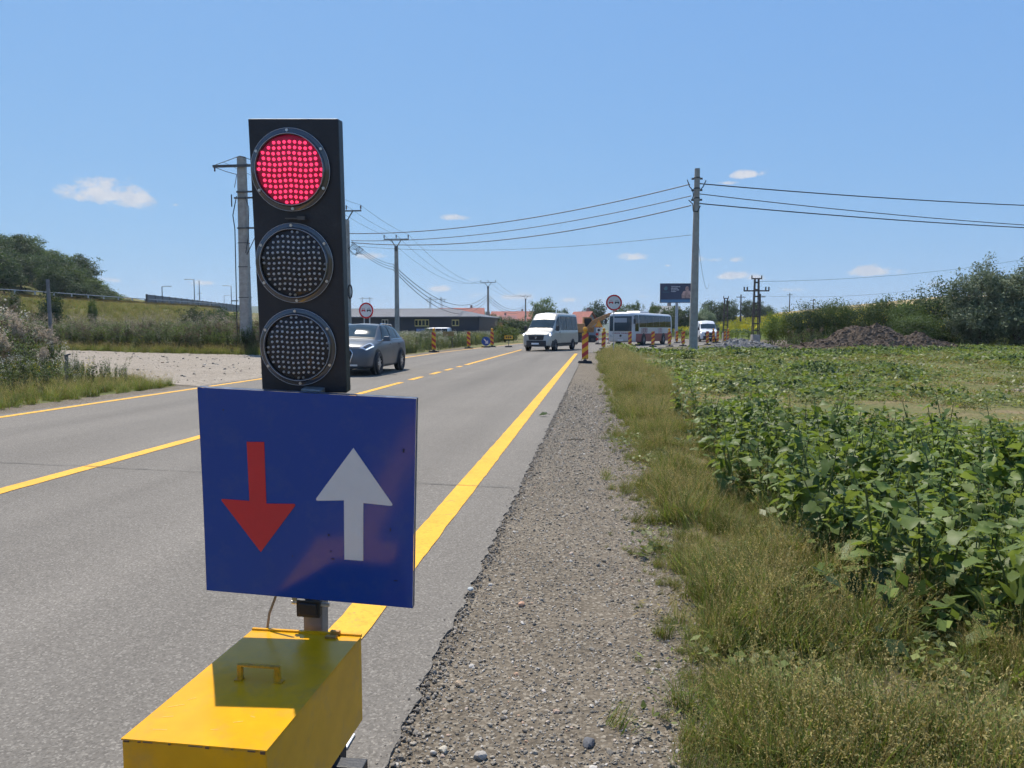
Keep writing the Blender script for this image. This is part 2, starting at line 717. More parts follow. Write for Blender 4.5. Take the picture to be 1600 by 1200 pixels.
def strip(name, left, right, m, z, parent=None, kind=None, n=1, jl=0.0, jr=0.0, edge_drop=0.0, step=None, seed=5):
    """Sheet between two polylines given as (x, y); jl, jr: ragged edges."""
    l, r = np.array(left, float), np.array(right, float)
    if step:
        def dens_(p):
            s = np.r_[0, np.cumsum(np.hypot(*np.diff(p, axis=0).T))]
            return s / s[-1]
        k = max(2, int(np.hypot(*np.diff(l, axis=0).T).sum() / step))
        u = np.linspace(0, 1, k)
        l = np.stack([np.interp(u, dens_(l), l[:, i]) for i in (0, 1)], -1)
        r = np.stack([np.interp(u, dens_(r), r[:, i]) for i in (0, 1)], -1)
    g = np.random.default_rng(seed)
    l[:, 0] += g.normal(0, 1, len(l)) * jl
    r[:, 0] += g.normal(0, 1, len(r)) * jr
    V, Fc = [], []
    t = np.linspace(0, 1, n + 1)
    for a, b in zip(l, r):
        for q in t:
            p = a * (1 - q) + b * q
            V.append((p[0], p[1], z))
    w = n + 1
    for i in range(len(l) - 1):
        for j in range(n):
            Fc.append((i * w + j, i * w + j + 1, (i + 1) * w + j + 1, (i + 1) * w + j))
    if edge_drop > 0:
        for sidx in (0, n):
            o = len(V)
            for i in range(len(l)):
                V.append((V[i * w + sidx][0], V[i * w + sidx][1], z - edge_drop))
            for i in range(len(l) - 1):
                q = (i * w + sidx, (i + 1) * w + sidx, o + i + 1, o + i)
                Fc.append(q if sidx == 0 else q[::-1])
    o = link(name, np_mesh(name, V, Fc, m), parent)
    if kind:
        o['kind'] = kind
    return o


M_field = ground_mat('field soil and grass', [(0.30, (0.075, 0.092, 0.028)), (0.46, (0.11, 0.12, 0.038)), (0.56, (0.15, 0.13, 0.055)), (0.70, (0.23, 0.165, 0.10))],
                     scale=0.35, fine=14, fine_amt=0.5, bump=0.9, bscale=9, bdist=0.06)
M_asphalt = ground_mat('worn asphalt', [(0.30, (0.148, 0.133, 0.113)), (0.5, (0.168, 0.152, 0.130)), (0.72, (0.190, 0.173, 0.149))], scale=0.35, fine=55, fine_amt=0.20,
                       bump=0.6, bscale=210, bdist=0.0018, rough=0.85, spec=0.18,
                       speck=[(0.0, (0.06, 0.053, 0.045)), (0.35, (0.135, 0.122, 0.103)), (0.8, (0.185, 0.167, 0.142)), (1.0, (0.36, 0.33, 0.28))], speck_scale=120, speck_amt=0.45, streak=0.16)
M_gravel = ground_mat('shoulder gravel', [(0.30, (0.108, 0.088, 0.062)), (0.5, (0.150, 0.122, 0.088)), (0.72, (0.20, 0.166, 0.122))], scale=1.3, fine=70, fine_amt=0.4,
                      bump=1.0, bscale=60, bdist=0.011, speck=[(0.0, (0.04, 0.034, 0.026)), (0.4, (0.12, 0.10, 0.073)), (0.8, (0.20, 0.168, 0.125)), (1.0, (0.40, 0.36, 0.29))],
                      speck_scale=75, speck_amt=0.5)
M_lot = ground_mat('pale gravel lot', [(0.30, (0.20, 0.165, 0.125)), (0.5, (0.25, 0.212, 0.165)), (0.72, (0.30, 0.258, 0.205))], scale=0.5, fine=20, fine_amt=0.35, bump=1.0,
                   bscale=22, bdist=0.02, speck=[(0.0, (0.12, 0.10, 0.08)), (0.6, (0.28, 0.24, 0.19)), (1.0, (0.5, 0.45, 0.38))], speck_scale=18, speck_amt=0.4)
M_verge = ground_mat('dry verge soil', [(0.30, (0.10, 0.085, 0.045)), (0.5, (0.15, 0.125, 0.065)), (0.7, (0.22, 0.18, 0.11))], scale=1.1, fine=25, fine_amt=0.5, bump=1.0, bscale=25, bdist=0.02)
M_stubble = ground_mat('stubble field', [(0.3, (0.26, 0.20, 0.095)), (0.6, (0.34, 0.265, 0.13)), (0.8, (0.40, 0.32, 0.17))], scale=0.06, fine=1.2, fine_amt=0.25, bump=0.4, bscale=2, bdist=0.1)
M_sunfl = ground_mat('sunflower field floor', [(0.3, (0.07, 0.10, 0.02)), (0.6, (0.12, 0.15, 0.03)), (0.8, (0.2, 0.2, 0.04))], scale=0.15, fine=1.5, fine_amt=0.5, bump=0.6, bscale=2, bdist=0.2)
M_works = ground_mat('churned works soil', [(0.3, (0.085, 0.065, 0.052)), (0.55, (0.14, 0.11, 0.085)), (0.75, (0.24, 0.20, 0.165))], scale=0.5, fine=5, fine_amt=0.5, bump=1.0, bscale=4, bdist=0.15)
M_paint = ground_mat('yellow road paint', [(0.28, (0.60, 0.285, 0.016)), (0.5, (0.74, 0.36, 0.018)), (0.75, (0.80, 0.41, 0.025))], scale=3, fine=60, fine_amt=0.14, bump=0.5, bscale=160, bdist=0.0018,
                     rough=0.55, speck=[(0.0, (0.40, 0.23, 0.03)), (0.25, (0.74, 0.42, 0.03)), (1.0, (0.86, 0.50, 0.05))], speck_scale=60, speck_amt=0.3, wear=(0.22, 0.17, 0.10))
M_tar = mat('tar seam', (0.075, 0.07, 0.062), 0.8)
M_forest = ground_mat('far forest', [(0.3, (0.028, 0.045, 0.022)), (0.55, (0.045, 0.07, 0.03)), (0.75, (0.07, 0.095, 0.04))], scale=0.02, fine=0.12, fine_amt=0.5, bump=1.0, bscale=0.12, bdist=5)

xs = np.unique(np.r_[-4000, -2500, -1500, -900, -600, -400, np.arange(-300, -160, 20), np.arange(-160, -8, 3), np.arange(-8, 60, 2), np.arange(60, 200, 6), np.arange(200, 420, 25), 600, 900, 1500, 2500, 4000])
ys = np.unique(np.r_[-600, -200, -60, np.arange(-30, 130, 2.5), np.arange(130, 300, 6), np.arange(300, 520, 25), 600, 800, 1200, 2000, 3500, 6000])
tag(drape('ground', xs, ys, M_field), 'weedy green field with bare brown patches', kind='structure')

# road: straight past the camera, bending to the detour beyond the works
RL = [(-9.95, -25), (-9.95, 45), (-9.3, 58), (-7.95, 77), (-5.6, 98), (0, 130), (12, 170), (34, 220)]
RR = [(-0.68, -25), (-0.68, 45), (3.0, 56), (8.2, 65), (13.2, 78), (16, 88), (21, 108), (33, 150), (56, 200)]
road = strip('road', RL, RR, M_asphalt, 0.024, kind='structure', n=6, jl=0.03, jr=0.011, edge_drop=0.023, step=0.06)
tag(road, 'worn grey two lane asphalt road bending away at the works')


def line(x0, x1, y0, y1, w0, w1, name):
    ya = np.linspace(y0, y1, max(2, int((y1 - y0) / 1.0)))
    xa = np.linspace(x0, x1, len(ya))
    wa = np.linspace(w0, w1, len(ya))
    return strip(name, list(zip(xa - wa / 2, ya)), list(zip(xa + wa / 2, ya)), M_paint, 0.0285, road, jl=0.0022, jr=0.003, step=0.12, seed=int(abs(y0) * 10) + 3)


line(-1.155, -1.155, -20, 44, 0.19, 0.19, 'edge_line')
for a, b in ((-20, 19.4), (20.4, 21.8), (23.05, 24.45), (25.3, 26.5), (27.6, 28.4), (29.4, 52)):
    line(-5.22, -5.22, a, b, 0.19, 0.17, 'centre_line')
line(-9.63, -9.63, -20, 45, 0.17, 0.17, 'edge_line')
strip('edge_line', [(-9.715, 45.2), (-9.0, 58), (-7.7, 77), (-5.3, 98)], [(-9.545, 45.2), (-8.83, 58), (-7.53, 77), (-5.1, 98)], M_paint, 0.0285, road)
# transverse crack sealed with tar, crossing both lanes
cx = np.linspace(-9.9, -0.7, 60)
cy = np.interp(cx, [-9.9, -5, -2.4, -0.7], [7.4, 7.2, 6.9, 6.65]) + np.cumsum(rng.normal(0, 0.012, 60))
cw = 0.003 + 0.006 * rng.random(60)
strip('sealed_crack', [(a, b + c) for a, b, c in zip(cx, cy, cw)], [(a, b - c) for a, b, c in zip(cx, cy, cw)], M_tar, 0.0325, road)

strip('shoulder', [(-0.80, -25), (-0.80, 45.5), (2.4, 56)], [(0.62, -25), (0.40, 45.5), (3.4, 55.2)], M_gravel, 0.012, kind='structure', n=4, jr=0.05, step=0.3)
tag(bpy.data.objects['shoulder'], 'grey gravel shoulder beside the asphalt')
strip('verge', [(0.35, -25), (0.2, 45.5)], [(1.9, -25), (2.2, 45.5)], M_verge, 0.007, kind='structure', n=4, jr=0.12, step=0.3)
tag(bpy.data.objects['verge'], 'dry soil strip under the roadside grass')
strip('left_shoulder', [(-10.75, -25), (-10.7, 60)], [(-9.85, -25), (-9.85, 60)], M_gravel, 0.011, kind='structure', n=3, jl=0.08, step=0.4)
lot_near = [(-9.9, 17.6), (-12.0, 18.6), (-14.5, 20.5), (-19, 23), (-27, 27), (-40, 32), (-60, 40)]
lot_far = [(-9.9, 40), (-13, 40), (-19, 40.5), (-26, 43), (-36, 48), (-46, 53), (-62, 60)]
strip('gravel_lot', lot_near, lot_far, M_lot, 0.022, kind='structure', n=6, step=0.6, jl=0.1)
tag(bpy.data.objects['gravel_lot'], 'pale gravel turnout joining the road')
strip('works_ground', [(3.3, 54), (9, 63.5), (14, 75), (18, 86), (24, 108)], [(4, 49), (13, 50.5), (24, 55), (30, 70), (36, 100)], M_works, 0.02, kind='structure', n=10, step=0.8, jr=0.4)
tag(bpy.data.objects['works_ground'], 'churned brown soil beside the detour')
drape('sunflower_field', np.arange(14, 150, 4), np.arange(108, 222, 4), M_sunfl, 0.05)
drape('stubble_field', np.arange(14, 330, 6), np.arange(226, 330, 5), M_stubble, 0.06)

# far hills: wooded ridges along the horizon
def ridge(name, x0, x1, Y, depth, hf, seed, m):
    xa = np.linspace(x0, x1, 140)
    ts = np.linspace(0, 1, 9)
    V = []
    for t in ts:
        hgt = np.array([hf(x) for x in xa]) + 5 * (fbm(xa * 0.02, xa * 0 + seed, seed) - 0.5) + 2.5 * (fbm(xa * 0.11, xa * 0 + seed, seed + 4) - 0.5)
        z = hgt * math.sin(t * math.pi / 2) - 2
        V.append(np.stack([xa, np.full_like(xa, Y + depth * t) + 10 * fbm(xa * .01, xa * 0 + t * 7, 2), z], -1))
    V = np.concatenate(V)
    nx = len(xa)
    i = (np.arange(len(ts) - 1)[:, None] * nx + np.arange(nx - 1)[None, :]).ravel()
    return tag(link(name, np_mesh(name, V, np.stack([i, i + 1, i + nx + 1, i + nx], -1), m, smooth=True)), kind='structure')


tag(ridge('hills', -1900, 150, 1350, 500, lambda x: float(np.interp(x, [-1900, -1300, -1040, -700, -440, -300, -150, 0, 150], [75, 72, 68, 58, 53, 46, 30, 22, 16])), 3, M_forest),
    'long blue green wooded ridge on the horizon')

# ------------------------------------------------------------------ common materials
M_black = mat('black coated steel', (0.012, 0.013, 0.018), 0.5, var=0.25, scale=5, bump=0.08, bscale=120, dirt=(0.09, 0.085, 0.08), dirt_amt=0.25, dirt_scale=9)
M_rubber = mat('black rubber', (0.022, 0.022, 0.023), 0.75, var=0.3, scale=20)
M_steel = mat('galvanised steel', (0.42, 0.43, 0.44), 0.42, 0.8, var=0.2, scale=14)
M_dsteel = mat('dark weathered steel', (0.10, 0.095, 0.09), 0.6, 0.4, var=0.3, scale=6)
M_conc = mat('grey concrete', (0.36, 0.325, 0.28), 0.9, var=0.18, scale=3.5, bump=0.3, bscale=30, dirt=(0.16, 0.15, 0.135), dirt_amt=0.5, dirt_scale=1.3)
M_wood = mat('weathered grey wood', (0.16, 0.135, 0.11), 0.9, var=0.35, scale=12, bump=0.4, bscale=30)
M_ybox = mat('yellow enamel', (0.72, 0.345, 0.005), 0.26, var=0.09, scale=7, bump=0.03, bscale=14, spec=0.25, coat=0.03, dirt=(0.34, 0.22, 0.08), dirt_amt=0.5, dirt_scale=9)
M_blue = mat('blue reflective sheeting', (0.003, 0.046, 0.26), 0.12, bump=0.02, bscale=7, spec=0.5, dirt=(0.035, 0.075, 0.24), dirt_amt=0.55, dirt_scale=11)
M_redsh = mat('red reflective sheeting', (0.52, 0.025, 0.03), 0.2, var=0.06, scale=5)
M_whitesh = mat('white reflective sheeting', (0.66, 0.64, 0.62), 0.25, var=0.06, scale=4, dirt=(0.35, 0.33, 0.3), dirt_amt=0.25, dirt_scale=8)
M_blackprint = mat('black print', (0.02, 0.02, 0.022), 0.4)
M_wire = mat('black cable', (0.02, 0.02, 0.022), 0.6)
M_amber = mat('amber lamp lens', (0.85, 0.36, 0.01), 0.15, coat=0.5)
M_stripe = stripe_mat('red and yellow stripes')
M_yplate = mat('yellow plate', (0.72, 0.38, 0.03), 0.4, var=0.1, scale=5)
M_orange = mat('orange plate', (0.78, 0.24, 0.02), 0.45, var=0.1, scale=5)
M_ins = mat('brown porcelain', (0.10, 0.06, 0.045), 0.25)

# ------------------------------------------------------------------ portable traffic light
tl = thing('portable_traffic_light', 'portable traffic light showing red, with a blue priority sign and yellow battery box', 'traffic light', (-0.80, 2.02, 0.0))
tl_inv = Matrix.Translation((0.80, -2.02, 0.0))
HEAD_EX, HEAD_EY = (1.0, 0.0515, -0.017), (0.028, -0.1072, 0.989)
HM = tl_inv @ frame_mtx((-0.7624, 1.841, 1.629), HEAD_EX, HEAD_EY)
hw, hh, hd = 0.115, 0.3475, 0.04
mb = MB()
# shallow tray: front sheet with folded sides, slightly inset back cover
mb.box((0, 0, -hd / 2), (2 * hw, 2 * hh, hd))
mb.box((0, 0, -hd - 0.012), (2 * hw - 0.03, 2 * hh - 0.04, 0.022))
mb.box((0.02, -hh - 0.012, -hd / 2 + 0.005), (0.07, 0.022, 0.05))
housing = mb.build('housing', M_black, tl, bevel=0.003, mtx=HM)
mb = MB()
mb.box((0.002, 0, 0), (0.045, 0.003, 0.010))
mb.box((0.022, 0.001, 0.004), (0.02, 0.009, 0.01))
mb.build('hinge_strip', M_dsteel, tl, mtx=HM @ Matrix.Translation((-0.005, 0.104, 0.011)))

M_rim = mat('smoked clear rim', (0.05, 0.05, 0.058), 0.12, spec=0.8, coat=0.5)
M_bead = mat('clear bead edge', (0.30, 0.31, 0.34), 0.2, spec=0.9)
M_lensback = mat('dark reflector board', (0.012, 0.012, 0.017), 0.5)
M_ledoff = mat('unlit diode', (0.80, 0.80, 0.84), 0.3, spec=0.9)
M_redback = mat('red lit board', (0.18, 0.004, 0.02), 0.5, emit=(0.35, 0.0, 0.045), estr=0.18)
M_ledred = mat('lit red diode', (0.8, 0.02, 0.08), 0.3, emit=(1.0, 0.05, 0.15), estr=1.25)
M_screw = mat('zinc screw', (0.55, 0.55, 0.55), 0.3, 0.9)


def clear_mat():
    m, t, b = _nodes('clear polycarbonate cover')
    N, L = t.nodes, t.links
    tr = N.new('ShaderNodeBsdfTransparent')
    tr.inputs[0].default_value = (0.96, 0.96, 0.97, 1)
    gl = N.new('ShaderNodeBsdfGlossy')
    gl.inputs['Roughness'].default_value = 0.06
    fr = N.new('ShaderNodeFresnel')
    fr.inputs['IOR'].default_value = 1.18
    n = N.new('ShaderNodeTexNoise')
    n.inputs['Scale'].default_value = 30
    n.inputs['Detail'].default_value = 6
    ms = N.new('ShaderNodeMath')
    ms.operation = 'MULTIPLY_ADD'
    ms.inputs[1].default_value = 0.02
    L.new(n.outputs[0], ms.inputs[0])
    L.new(fr.outputs[0], ms.inputs[2])
    mx = N.new('ShaderNodeMixShader')
    L.new(ms.outputs[0], mx.inputs[0])
    L.new(tr.outputs[0], mx.inputs[1])
    L.new(gl.outputs[0], mx.inputs[2])
    L.new(mx.outputs[0], N['Material Output'].inputs[0])
    return m


M_clear = clear_mat()
for li, (ly, lab) in enumerate(((0.2235, 'lit red lens filled with glowing diodes'), (-0.0085, 'unlit middle lens with rows of clear diodes'), (-0.2265, 'unlit bottom lens with rows of clear diodes'))):
    LM = HM @ Matrix.Translation((-0.010, ly, 0.0))
    lens = MB().lathe([(0.0, 0.006), (0.085, 0.006), (0.085, 0.003), (0.0, 0.003)], 48).build('lens', M_redback if li == 0 else M_lensback, tl, mtx=LM)
    tag(lens, lab)
    # flange ring, raised dome ring and outer bead
    MB().lathe([(0.084, 0.001), (0.084, 0.013), (0.087, 0.016), (0.0895, 0.014), (0.091, 0.008), (0.099, 0.007), (0.1015, 0.005), (0.102, 0.001)], 56).build('rim', M_rim, lens, smooth=40)
    mb_ = MB()
    for (rb, hb) in ((0.0872, 0.0162), (0.1012, 0.0058)):
        mb_.lathe([(rb - 0.0009, hb), (rb, hb + 0.0009), (rb + 0.0009, hb), (rb, hb - 0.0009), (rb - 0.0009, hb)], 56)
    mb_.build('rim_bead', M_bead, lens, smooth=True)
    MB().lathe([(0.0845, 0.012), (0.079, 0.018), (0.06, 0.0225), (0.03, 0.0245), (0.0005, 0.025)], 40).build('clear_cover', M_clear, lens, smooth=True)
    # diode rows
    md = MB()
    s = 0.01335
    for iy in range(-6, 7):
        for ix in range(-6, 7):
            x = (ix + (0.0 if iy % 2 == 0 else 0.0)) * s + 0.0015 * math.sin(iy * 1.7 + li)
            y = iy * s * 1.0 + 0.0014 * math.cos(ix * 1.1 + li * 2) - 0.006 * 0
            if math.hypot(x, y) > 0.0815:
                continue
            rr = 0.0043 if li == 0 else 0.0034
            md.lathe([(rr, 0.0062), (rr * 0.95, 0.0085), (rr * 0.6, 0.0105), (0.0001, 0.0112)], 8, 0, Matrix.Translation((x, y, 0)))
    tag(md.build('diode_rows', M_ledred if li == 0 else M_ledoff, lens, smooth=True), kind='stuff')
    for k in range(6):
        a = R(90 + 60 * k + 2)
        MB().cyl((0.0955 * math.cos(a), 0.0955 * math.sin(a), 0.006), (0.0955 * math.cos(a), 0.0955 * math.sin(a), 0.0105), 0.0042, 0.0036, 10).build('screw', M_screw, lens)

# priority sign: folded sheet with lips, red and white arrows
SM = tl_inv @ frame_mtx((-0.7567, 1.8485, 1.0034), (0.9987, 0.0205, -0.0462), (0.048, -0.096, 0.9942))
sw = 0.2895
sh = 0.2847
mb = MB()
g = 12
vs, fs = [], []
for j in range(g + 1):
    for i in range(g + 1):
        u, v = -1 + 2 * i / g, -1 + 2 * j / g
        vs.append((u * sw, v * sh, 0.0025 * math.sin(u * 2.1 + 0.6) * math.cos(v * 1.8) - 0.004 * u * v))
for j in range(g):
    for i in range(g):
        a = j * (g + 1) + i
        fs.append((a, a + 1, a + g + 2, a + g + 1))
mb.add(vs, fs)


def zs(u, v):
    return 0.0025 * math.sin(u * 2.1 + 0.6) * math.cos(v * 1.8) - 0.004 * u * v


sign = mb.build('priority_sign', M_blue, tl, smooth=True, mtx=SM)
mb = MB()
for (a, b) in (((-1, 1), (1, 1)), ((1, 1), (1, -1)), ((1, -1), (-1, -1)), ((-1, -1), (-1, 1))):
    for k in range(g):
        p = [a[i] + (b[i] - a[i]) * k / g for i in (0, 1)]
        q = [a[i] + (b[i] - a[i]) * (k + 1) / g for i in (0, 1)]
        P = lambda w, d: (w[0] * (sw + (0.0006 if d else 0.0006)), w[1] * (sh + 0.0006), zs(*w) - d)
        mb.add([P(p, 0), P(q, 0), P(q, 0.02), P(p, 0.02)], [(0, 1, 2, 3), (3, 2, 1, 0)])
mb.build('folded_edge', mat('bare sheet edge', (0.16, 0.20, 0.30), 0.35, 0.3, var=0.3, scale=25), sign)
MB().box((0, 0, -0.012), (2 * sw - 0.012, 2 * sh - 0.012, 0.004)).build('back_sheet', M_steel, sign)


def s2(px, py):
    """Point of the sign face from the drawing of the sign (pixels measured off the photograph)."""
    top = (309 + (px - 309) * 0, 0)
    v = None
    # bilinear inverse by iteration over the four corners
    a, b = 0.5, 0.5
    c = [(309, 607), (652, 622), (643, 950), (323, 922)]
    for _ in range(25):
        X = (1 - a) * (1 - b) * c[0][0] + a * (1 - b) * c[1][0] + a * b * c[2][0] + (1 - a) * b * c[3][0]
        Yv = (1 - a) * (1 - b) * c[0][1] + a * (1 - b) * c[1][1] + a * b * c[2][1] + (1 - a) * b * c[3][1]
        a += (px - X) / 332
        b += (py - Yv) / 322
    return ((2 * a - 1) * sw, (1 - 2 * b) * sh)


def decal(pts, m, name, d, sub=True):
    import bmesh
    bm = bmesh.new()
    f = bm.faces.new([bm.verts.new((x, y, 0)) for x, y in pts])
    for _ in range(0):
        pass
    bm.normal_update()
    bmesh.ops.triangulate(bm, faces=[f])
    for _ in range(3):
        bmesh.ops.subdivide_edges(bm, edges=bm.edges[:], cuts=1, use_grid_fill=True)
    for v in bm.verts:
        v.co.z = zs(v.co.x / sw, v.co.y / sh) + d
    bm.normal_update()
    if bm.faces and sum(q.normal.z for q in bm.faces) < 0:
        bmesh.ops.reverse_faces(bm, faces=bm.faces[:])
    me = bpy.data.meshes.new(name)
    bm.to_mesh(me)
    bm.free()
    me.materials.append(m)
    return link(name, me, sign)


def rnd_poly(pts, rad, sel):
    """Round the corners listed in sel."""
    out = []
    n = len(pts)
    for i, p in enumerate(pts):
        if i not in sel:
            out.append(p)
            continue
        p = Vector(p)
        a = (Vector(pts[i - 1]) - p).normalized() * rad
        b = (Vector(pts[(i + 1) % n]) - p).normalized() * rad
        for t in (0, .25, .5, .75, 1):
            q = p + a * (1 - t) ** 2 + b * t ** 2
            out.append((q.x, q.y))
    return out


red = [s2(*p) for p in ((387, 688), (391, 779), (344, 776), (409, 860), (466, 783), (418, 783), (415, 688))]
white = [s2(*p) for p in ((555, 696), (494, 778), (540, 777), (540, 871), (569, 873), (570, 781), (617, 786))]
decal(rnd_poly(red, 0.010, (2, 4)), M_redsh, 'red_arrow', 0.0012)
decal(rnd_poly(white, 0.012, (1, 6)), M_whitesh, 'white_arrow', 0.0012)

mb = MB()
for (px, py, w_, h_) in ((516, 832, .004, .006), (519, 858, .003, .003), (522, 870, .008, .003), (611, 823, .003, .008), (459, 866, .002, .003), (632, 700, .004, .010), (350, 640, .003, .003), (618, 905, .010, .002)):
    u_, v_ = s2(px, py)
    mb.box((u_, v_, zs(u_ / sw, v_ / sh) + 0.0012), (w_, h_, 0.0008))
tag(mb.build('scuff_marks', mat('dark scuff', (0.02, 0.025, 0.05), 0.7), sign), kind='stuff')
# mast, clamp, chassis
def W(p):
    return tl_inv @ Vector(p)


m_dir = Vector((0.055, -0.125, 1.0))
m_foot = Vector((-0.7835 - 0.655 * 0.055, 1.952 + 0.655 * 0.125, 0.0))
mtop = m_foot + m_dir * 1.30
MMx = tl_inv @ frame_mtx(m_foot, (1, 0.05, -0.055), (0.0, 1, 0.125))
mb = MB().box((0, 0, 0.665), (0.054, 0.054, 1.29))
M_mast = mat('painted grey mast', (0.20, 0.205, 0.215), 0.45, 0.3, var=0.2, scale=9, dirt=(0.3, 0.27, 0.2), dirt_amt=0.3, dirt_scale=20)
mast = mb.build('mast', M_mast, tl, bevel=0.003, mtx=MMx)
mb = MB()
mb.box((-0.006, -0.038, 0.695), (0.066, 0.022, 0.052))
mb.box((-0.006, -0.050, 0.695), (0.050, 0.008, 0.036))
mb.build('clamp', M_black, mast, bevel=0.003)
mb = MB()
mb.cyl((-0.055, -0.035, 0.705), (0.05, -0.035, 0.705), 0.006, n=10)
mb.box((-0.048, -0.032, 0.715), (0.012, 0.012, 0.012))
mb.build('clamp_bolt', M_screw, mast)
# battery box
BT = 0.62
c_fl, c_fr, c_br, c_bl = [gz(x, y, BT) for x, y in ((198, 1152), (423, 1176), (558, 994), (393, 981))]
bc = (c_fl + c_fr + c_br + c_bl) / 4
bx = ((c_fr - c_fl) + (c_br - c_bl)) / 2
by = ((c_bl - c_fl) + (c_br - c_fr)) / 2
bw, bl = bx.length, by.length
BM = tl_inv @ frame_mtx((bc.x, bc.y, BT), (bx + Vector((0, 0.012, 0))), by)
BH = 0.235
mb = MB()
mb.box((0, 0, -BH / 2 - 0.0035), (bw - 0.002, bl - 0.002, BH - 0.001))
bbox = mb.build('battery_box', M_ybox, tl, bevel=0.003, mtx=BM)
mb = MB()
mb.box((0, 0, -0.0015), (bw, bl, 0.003))
mb.box((0, bl / 2 - 0.004, 0.0025), (bw, 0.008, 0.005))
mb.build('lid', M_ybox, bbox)
mb = MB()
for (f_, w_, h_) in ((0.04, .012, .004), (0.13, .006, .003), (0.19, .020, .002), (0.34, .005, .003), (0.52, .030, .0018), (0.60, .008, .004), (0.77, .005, .002), (0.90, .016, .003), (0.975, .010, .006)):
    mb.box((-bw / 2 + bw * f_, -bl / 2 - 0.0012, -0.002 - h_ / 2), (w_, 0.0012, h_))
tag(mb.build('edge_chips', mat('bare rusty chip', (0.10, 0.05, 0.02), 0.8), bbox), kind='stuff')
mb = MB()
for (px, py, l_, a_) in ((275, 1103, .035, .5), (262, 1120, .022, .3), (300, 1092, .018, .7), (335, 1140, .016, .2), (372, 1128, .020, .4), (395, 1120, .012, -.3), (250, 1140, .03, .1)):
    q_ = BM.inverted() @ (tl_inv @ gz(px, py, BT))
    mb.box((q_.x, q_.y, 0.0003), (l_, 0.0022, 0.0005), 0, Matrix.Rotation(a_, 3, 'Z'))
tag(mb.build('scrapes', mat('pale scrape', (0.74, 0.40, 0.045), 0.5, var=0.2, scale=90), bbox), kind='stuff')
# handle on the lid: flat strip bent into a bridge
hpt = lambda px, py: BM.inverted() @ (tl_inv @ gz(px, py, BT))
h0, h1 = hpt(376, 1062), hpt(434, 1066)
mb = MB()
hx = (h1 - h0)
hx.z = 0
for e, sg in ((h0, 1), (h1, -1)):
    mb.box((e.x, e.y, 0.018), (0.010, 0.012, 0.036))
    mb.box((e.x + sg * -0.004, e.y, 0.0015), (0.018, 0.018, 0.003))
mb.box(((h0.x + h1.x) / 2, (h0.y + h1.y) / 2, 0.0365), (hx.length + 0.010, 0.012, 0.004))
mb.build('handle', mat('worn yellow handle', (0.55, 0.27, 0.015), 0.35, var=0.35, scale=60, dirt=(0.08, 0.05, 0.03), dirt_amt=0.6, dirt_scale=70), bbox)
mb = MB()
q = hpt(524, 992)
mb.box((q.x, q.y, 0.006), (0.026, 0.010, 0.012))
mb.box((q.x - 0.004, q.y - 0.02, 0.003), (0.03, 0.016, 0.005))
mb.build('latch', mat('rusty latch', (0.35, 0.17, 0.03), 0.5, var=0.4, scale=50), bbox)
# chassis under the box, wheels, foot plate, cable
mb = MB()
zc = BT - BH - 0.03
mb.box(W((bc.x, bc.y - 0.02, zc)), (bw * 0.8, bl * 0.9, 0.04))
mb.box(W((bc.x, m_foot.y, 0.14)), (0.24, 0.05, 0.05))
mb.box(W((bc.x, bc.y + bl * 0.30, (zc + 0.14) / 2)), (0.05, 0.3, zc - 0.14))
mb.box(W((bc.x, bc.y - bl * 0.36, zc / 2 + 0.01)), (0.05, 0.05, zc))
mb.box(W((bc.x, bc.y - bl * 0.36, 0.008)), (0.12, 0.12, 0.016))
mb.box(W((m_foot.x, m_foot.y, 0.12)), (0.09, 0.09, 0.2))
mb.build('chassis', M_black, tl, bevel=0.003)
for sx in (-1,):
    wc = W((bc.x + sx * 0.01, m_foot.y + 0.01, 0.125))
    mw = Matrix.Translation(wc) @ Matrix.Rotation(R(90), 4, 'Y')
    wl = MB().lathe([(0.06, -0.028), (0.115, -0.028), (0.124, -0.012), (0.124, 0.012), (0.115, 0.028), (0.06, 0.028)], 28, 0, mw).build('wheel', M_rubber, tl, smooth=40)
    MB().lathe([(0.0, -0.02), (0.06, -0.024), (0.06, 0.024), (0.0, 0.02)], 20, 0, mw).build('rim', M_steel, wl, smooth=40)
fp = gz(538, 1157, 0.03)
mb = MB()
mb.box(W((fp.x, fp.y, 0.03)), (0.050, 0.085, 0.006))
mb.cyl(W((fp.x - 0.03, fp.y - 0.05, 0.035)), W((bc.x + 0.02, m_foot.y + 0.02, 0.16)), 0.012, n=8)
mb.box(W((fp.x, fp.y, 0.014)), (0.03, 0.03, 0.028))
mb.build('foot_plate', mat('white enamel', (0.7, 0.7, 0.68), 0.4, var=0.1, scale=20), tl)
ca, cb = W(atY(430, 934, 1.915)), W(atY(416, 982, 1.90))
mb = MB()
pts = [ca + Vector((0.02, 0.03, 0.1)), ca, ca.lerp(cb, 0.5) + Vector((-0.004, 0, 0)), cb + Vector((0, 0, -0.02))]
mb.tube(pts, 0.0038, 8)
mb.build('cable', mat('tan cable', (0.32, 0.22, 0.12), 0.5), tl, smooth=40)

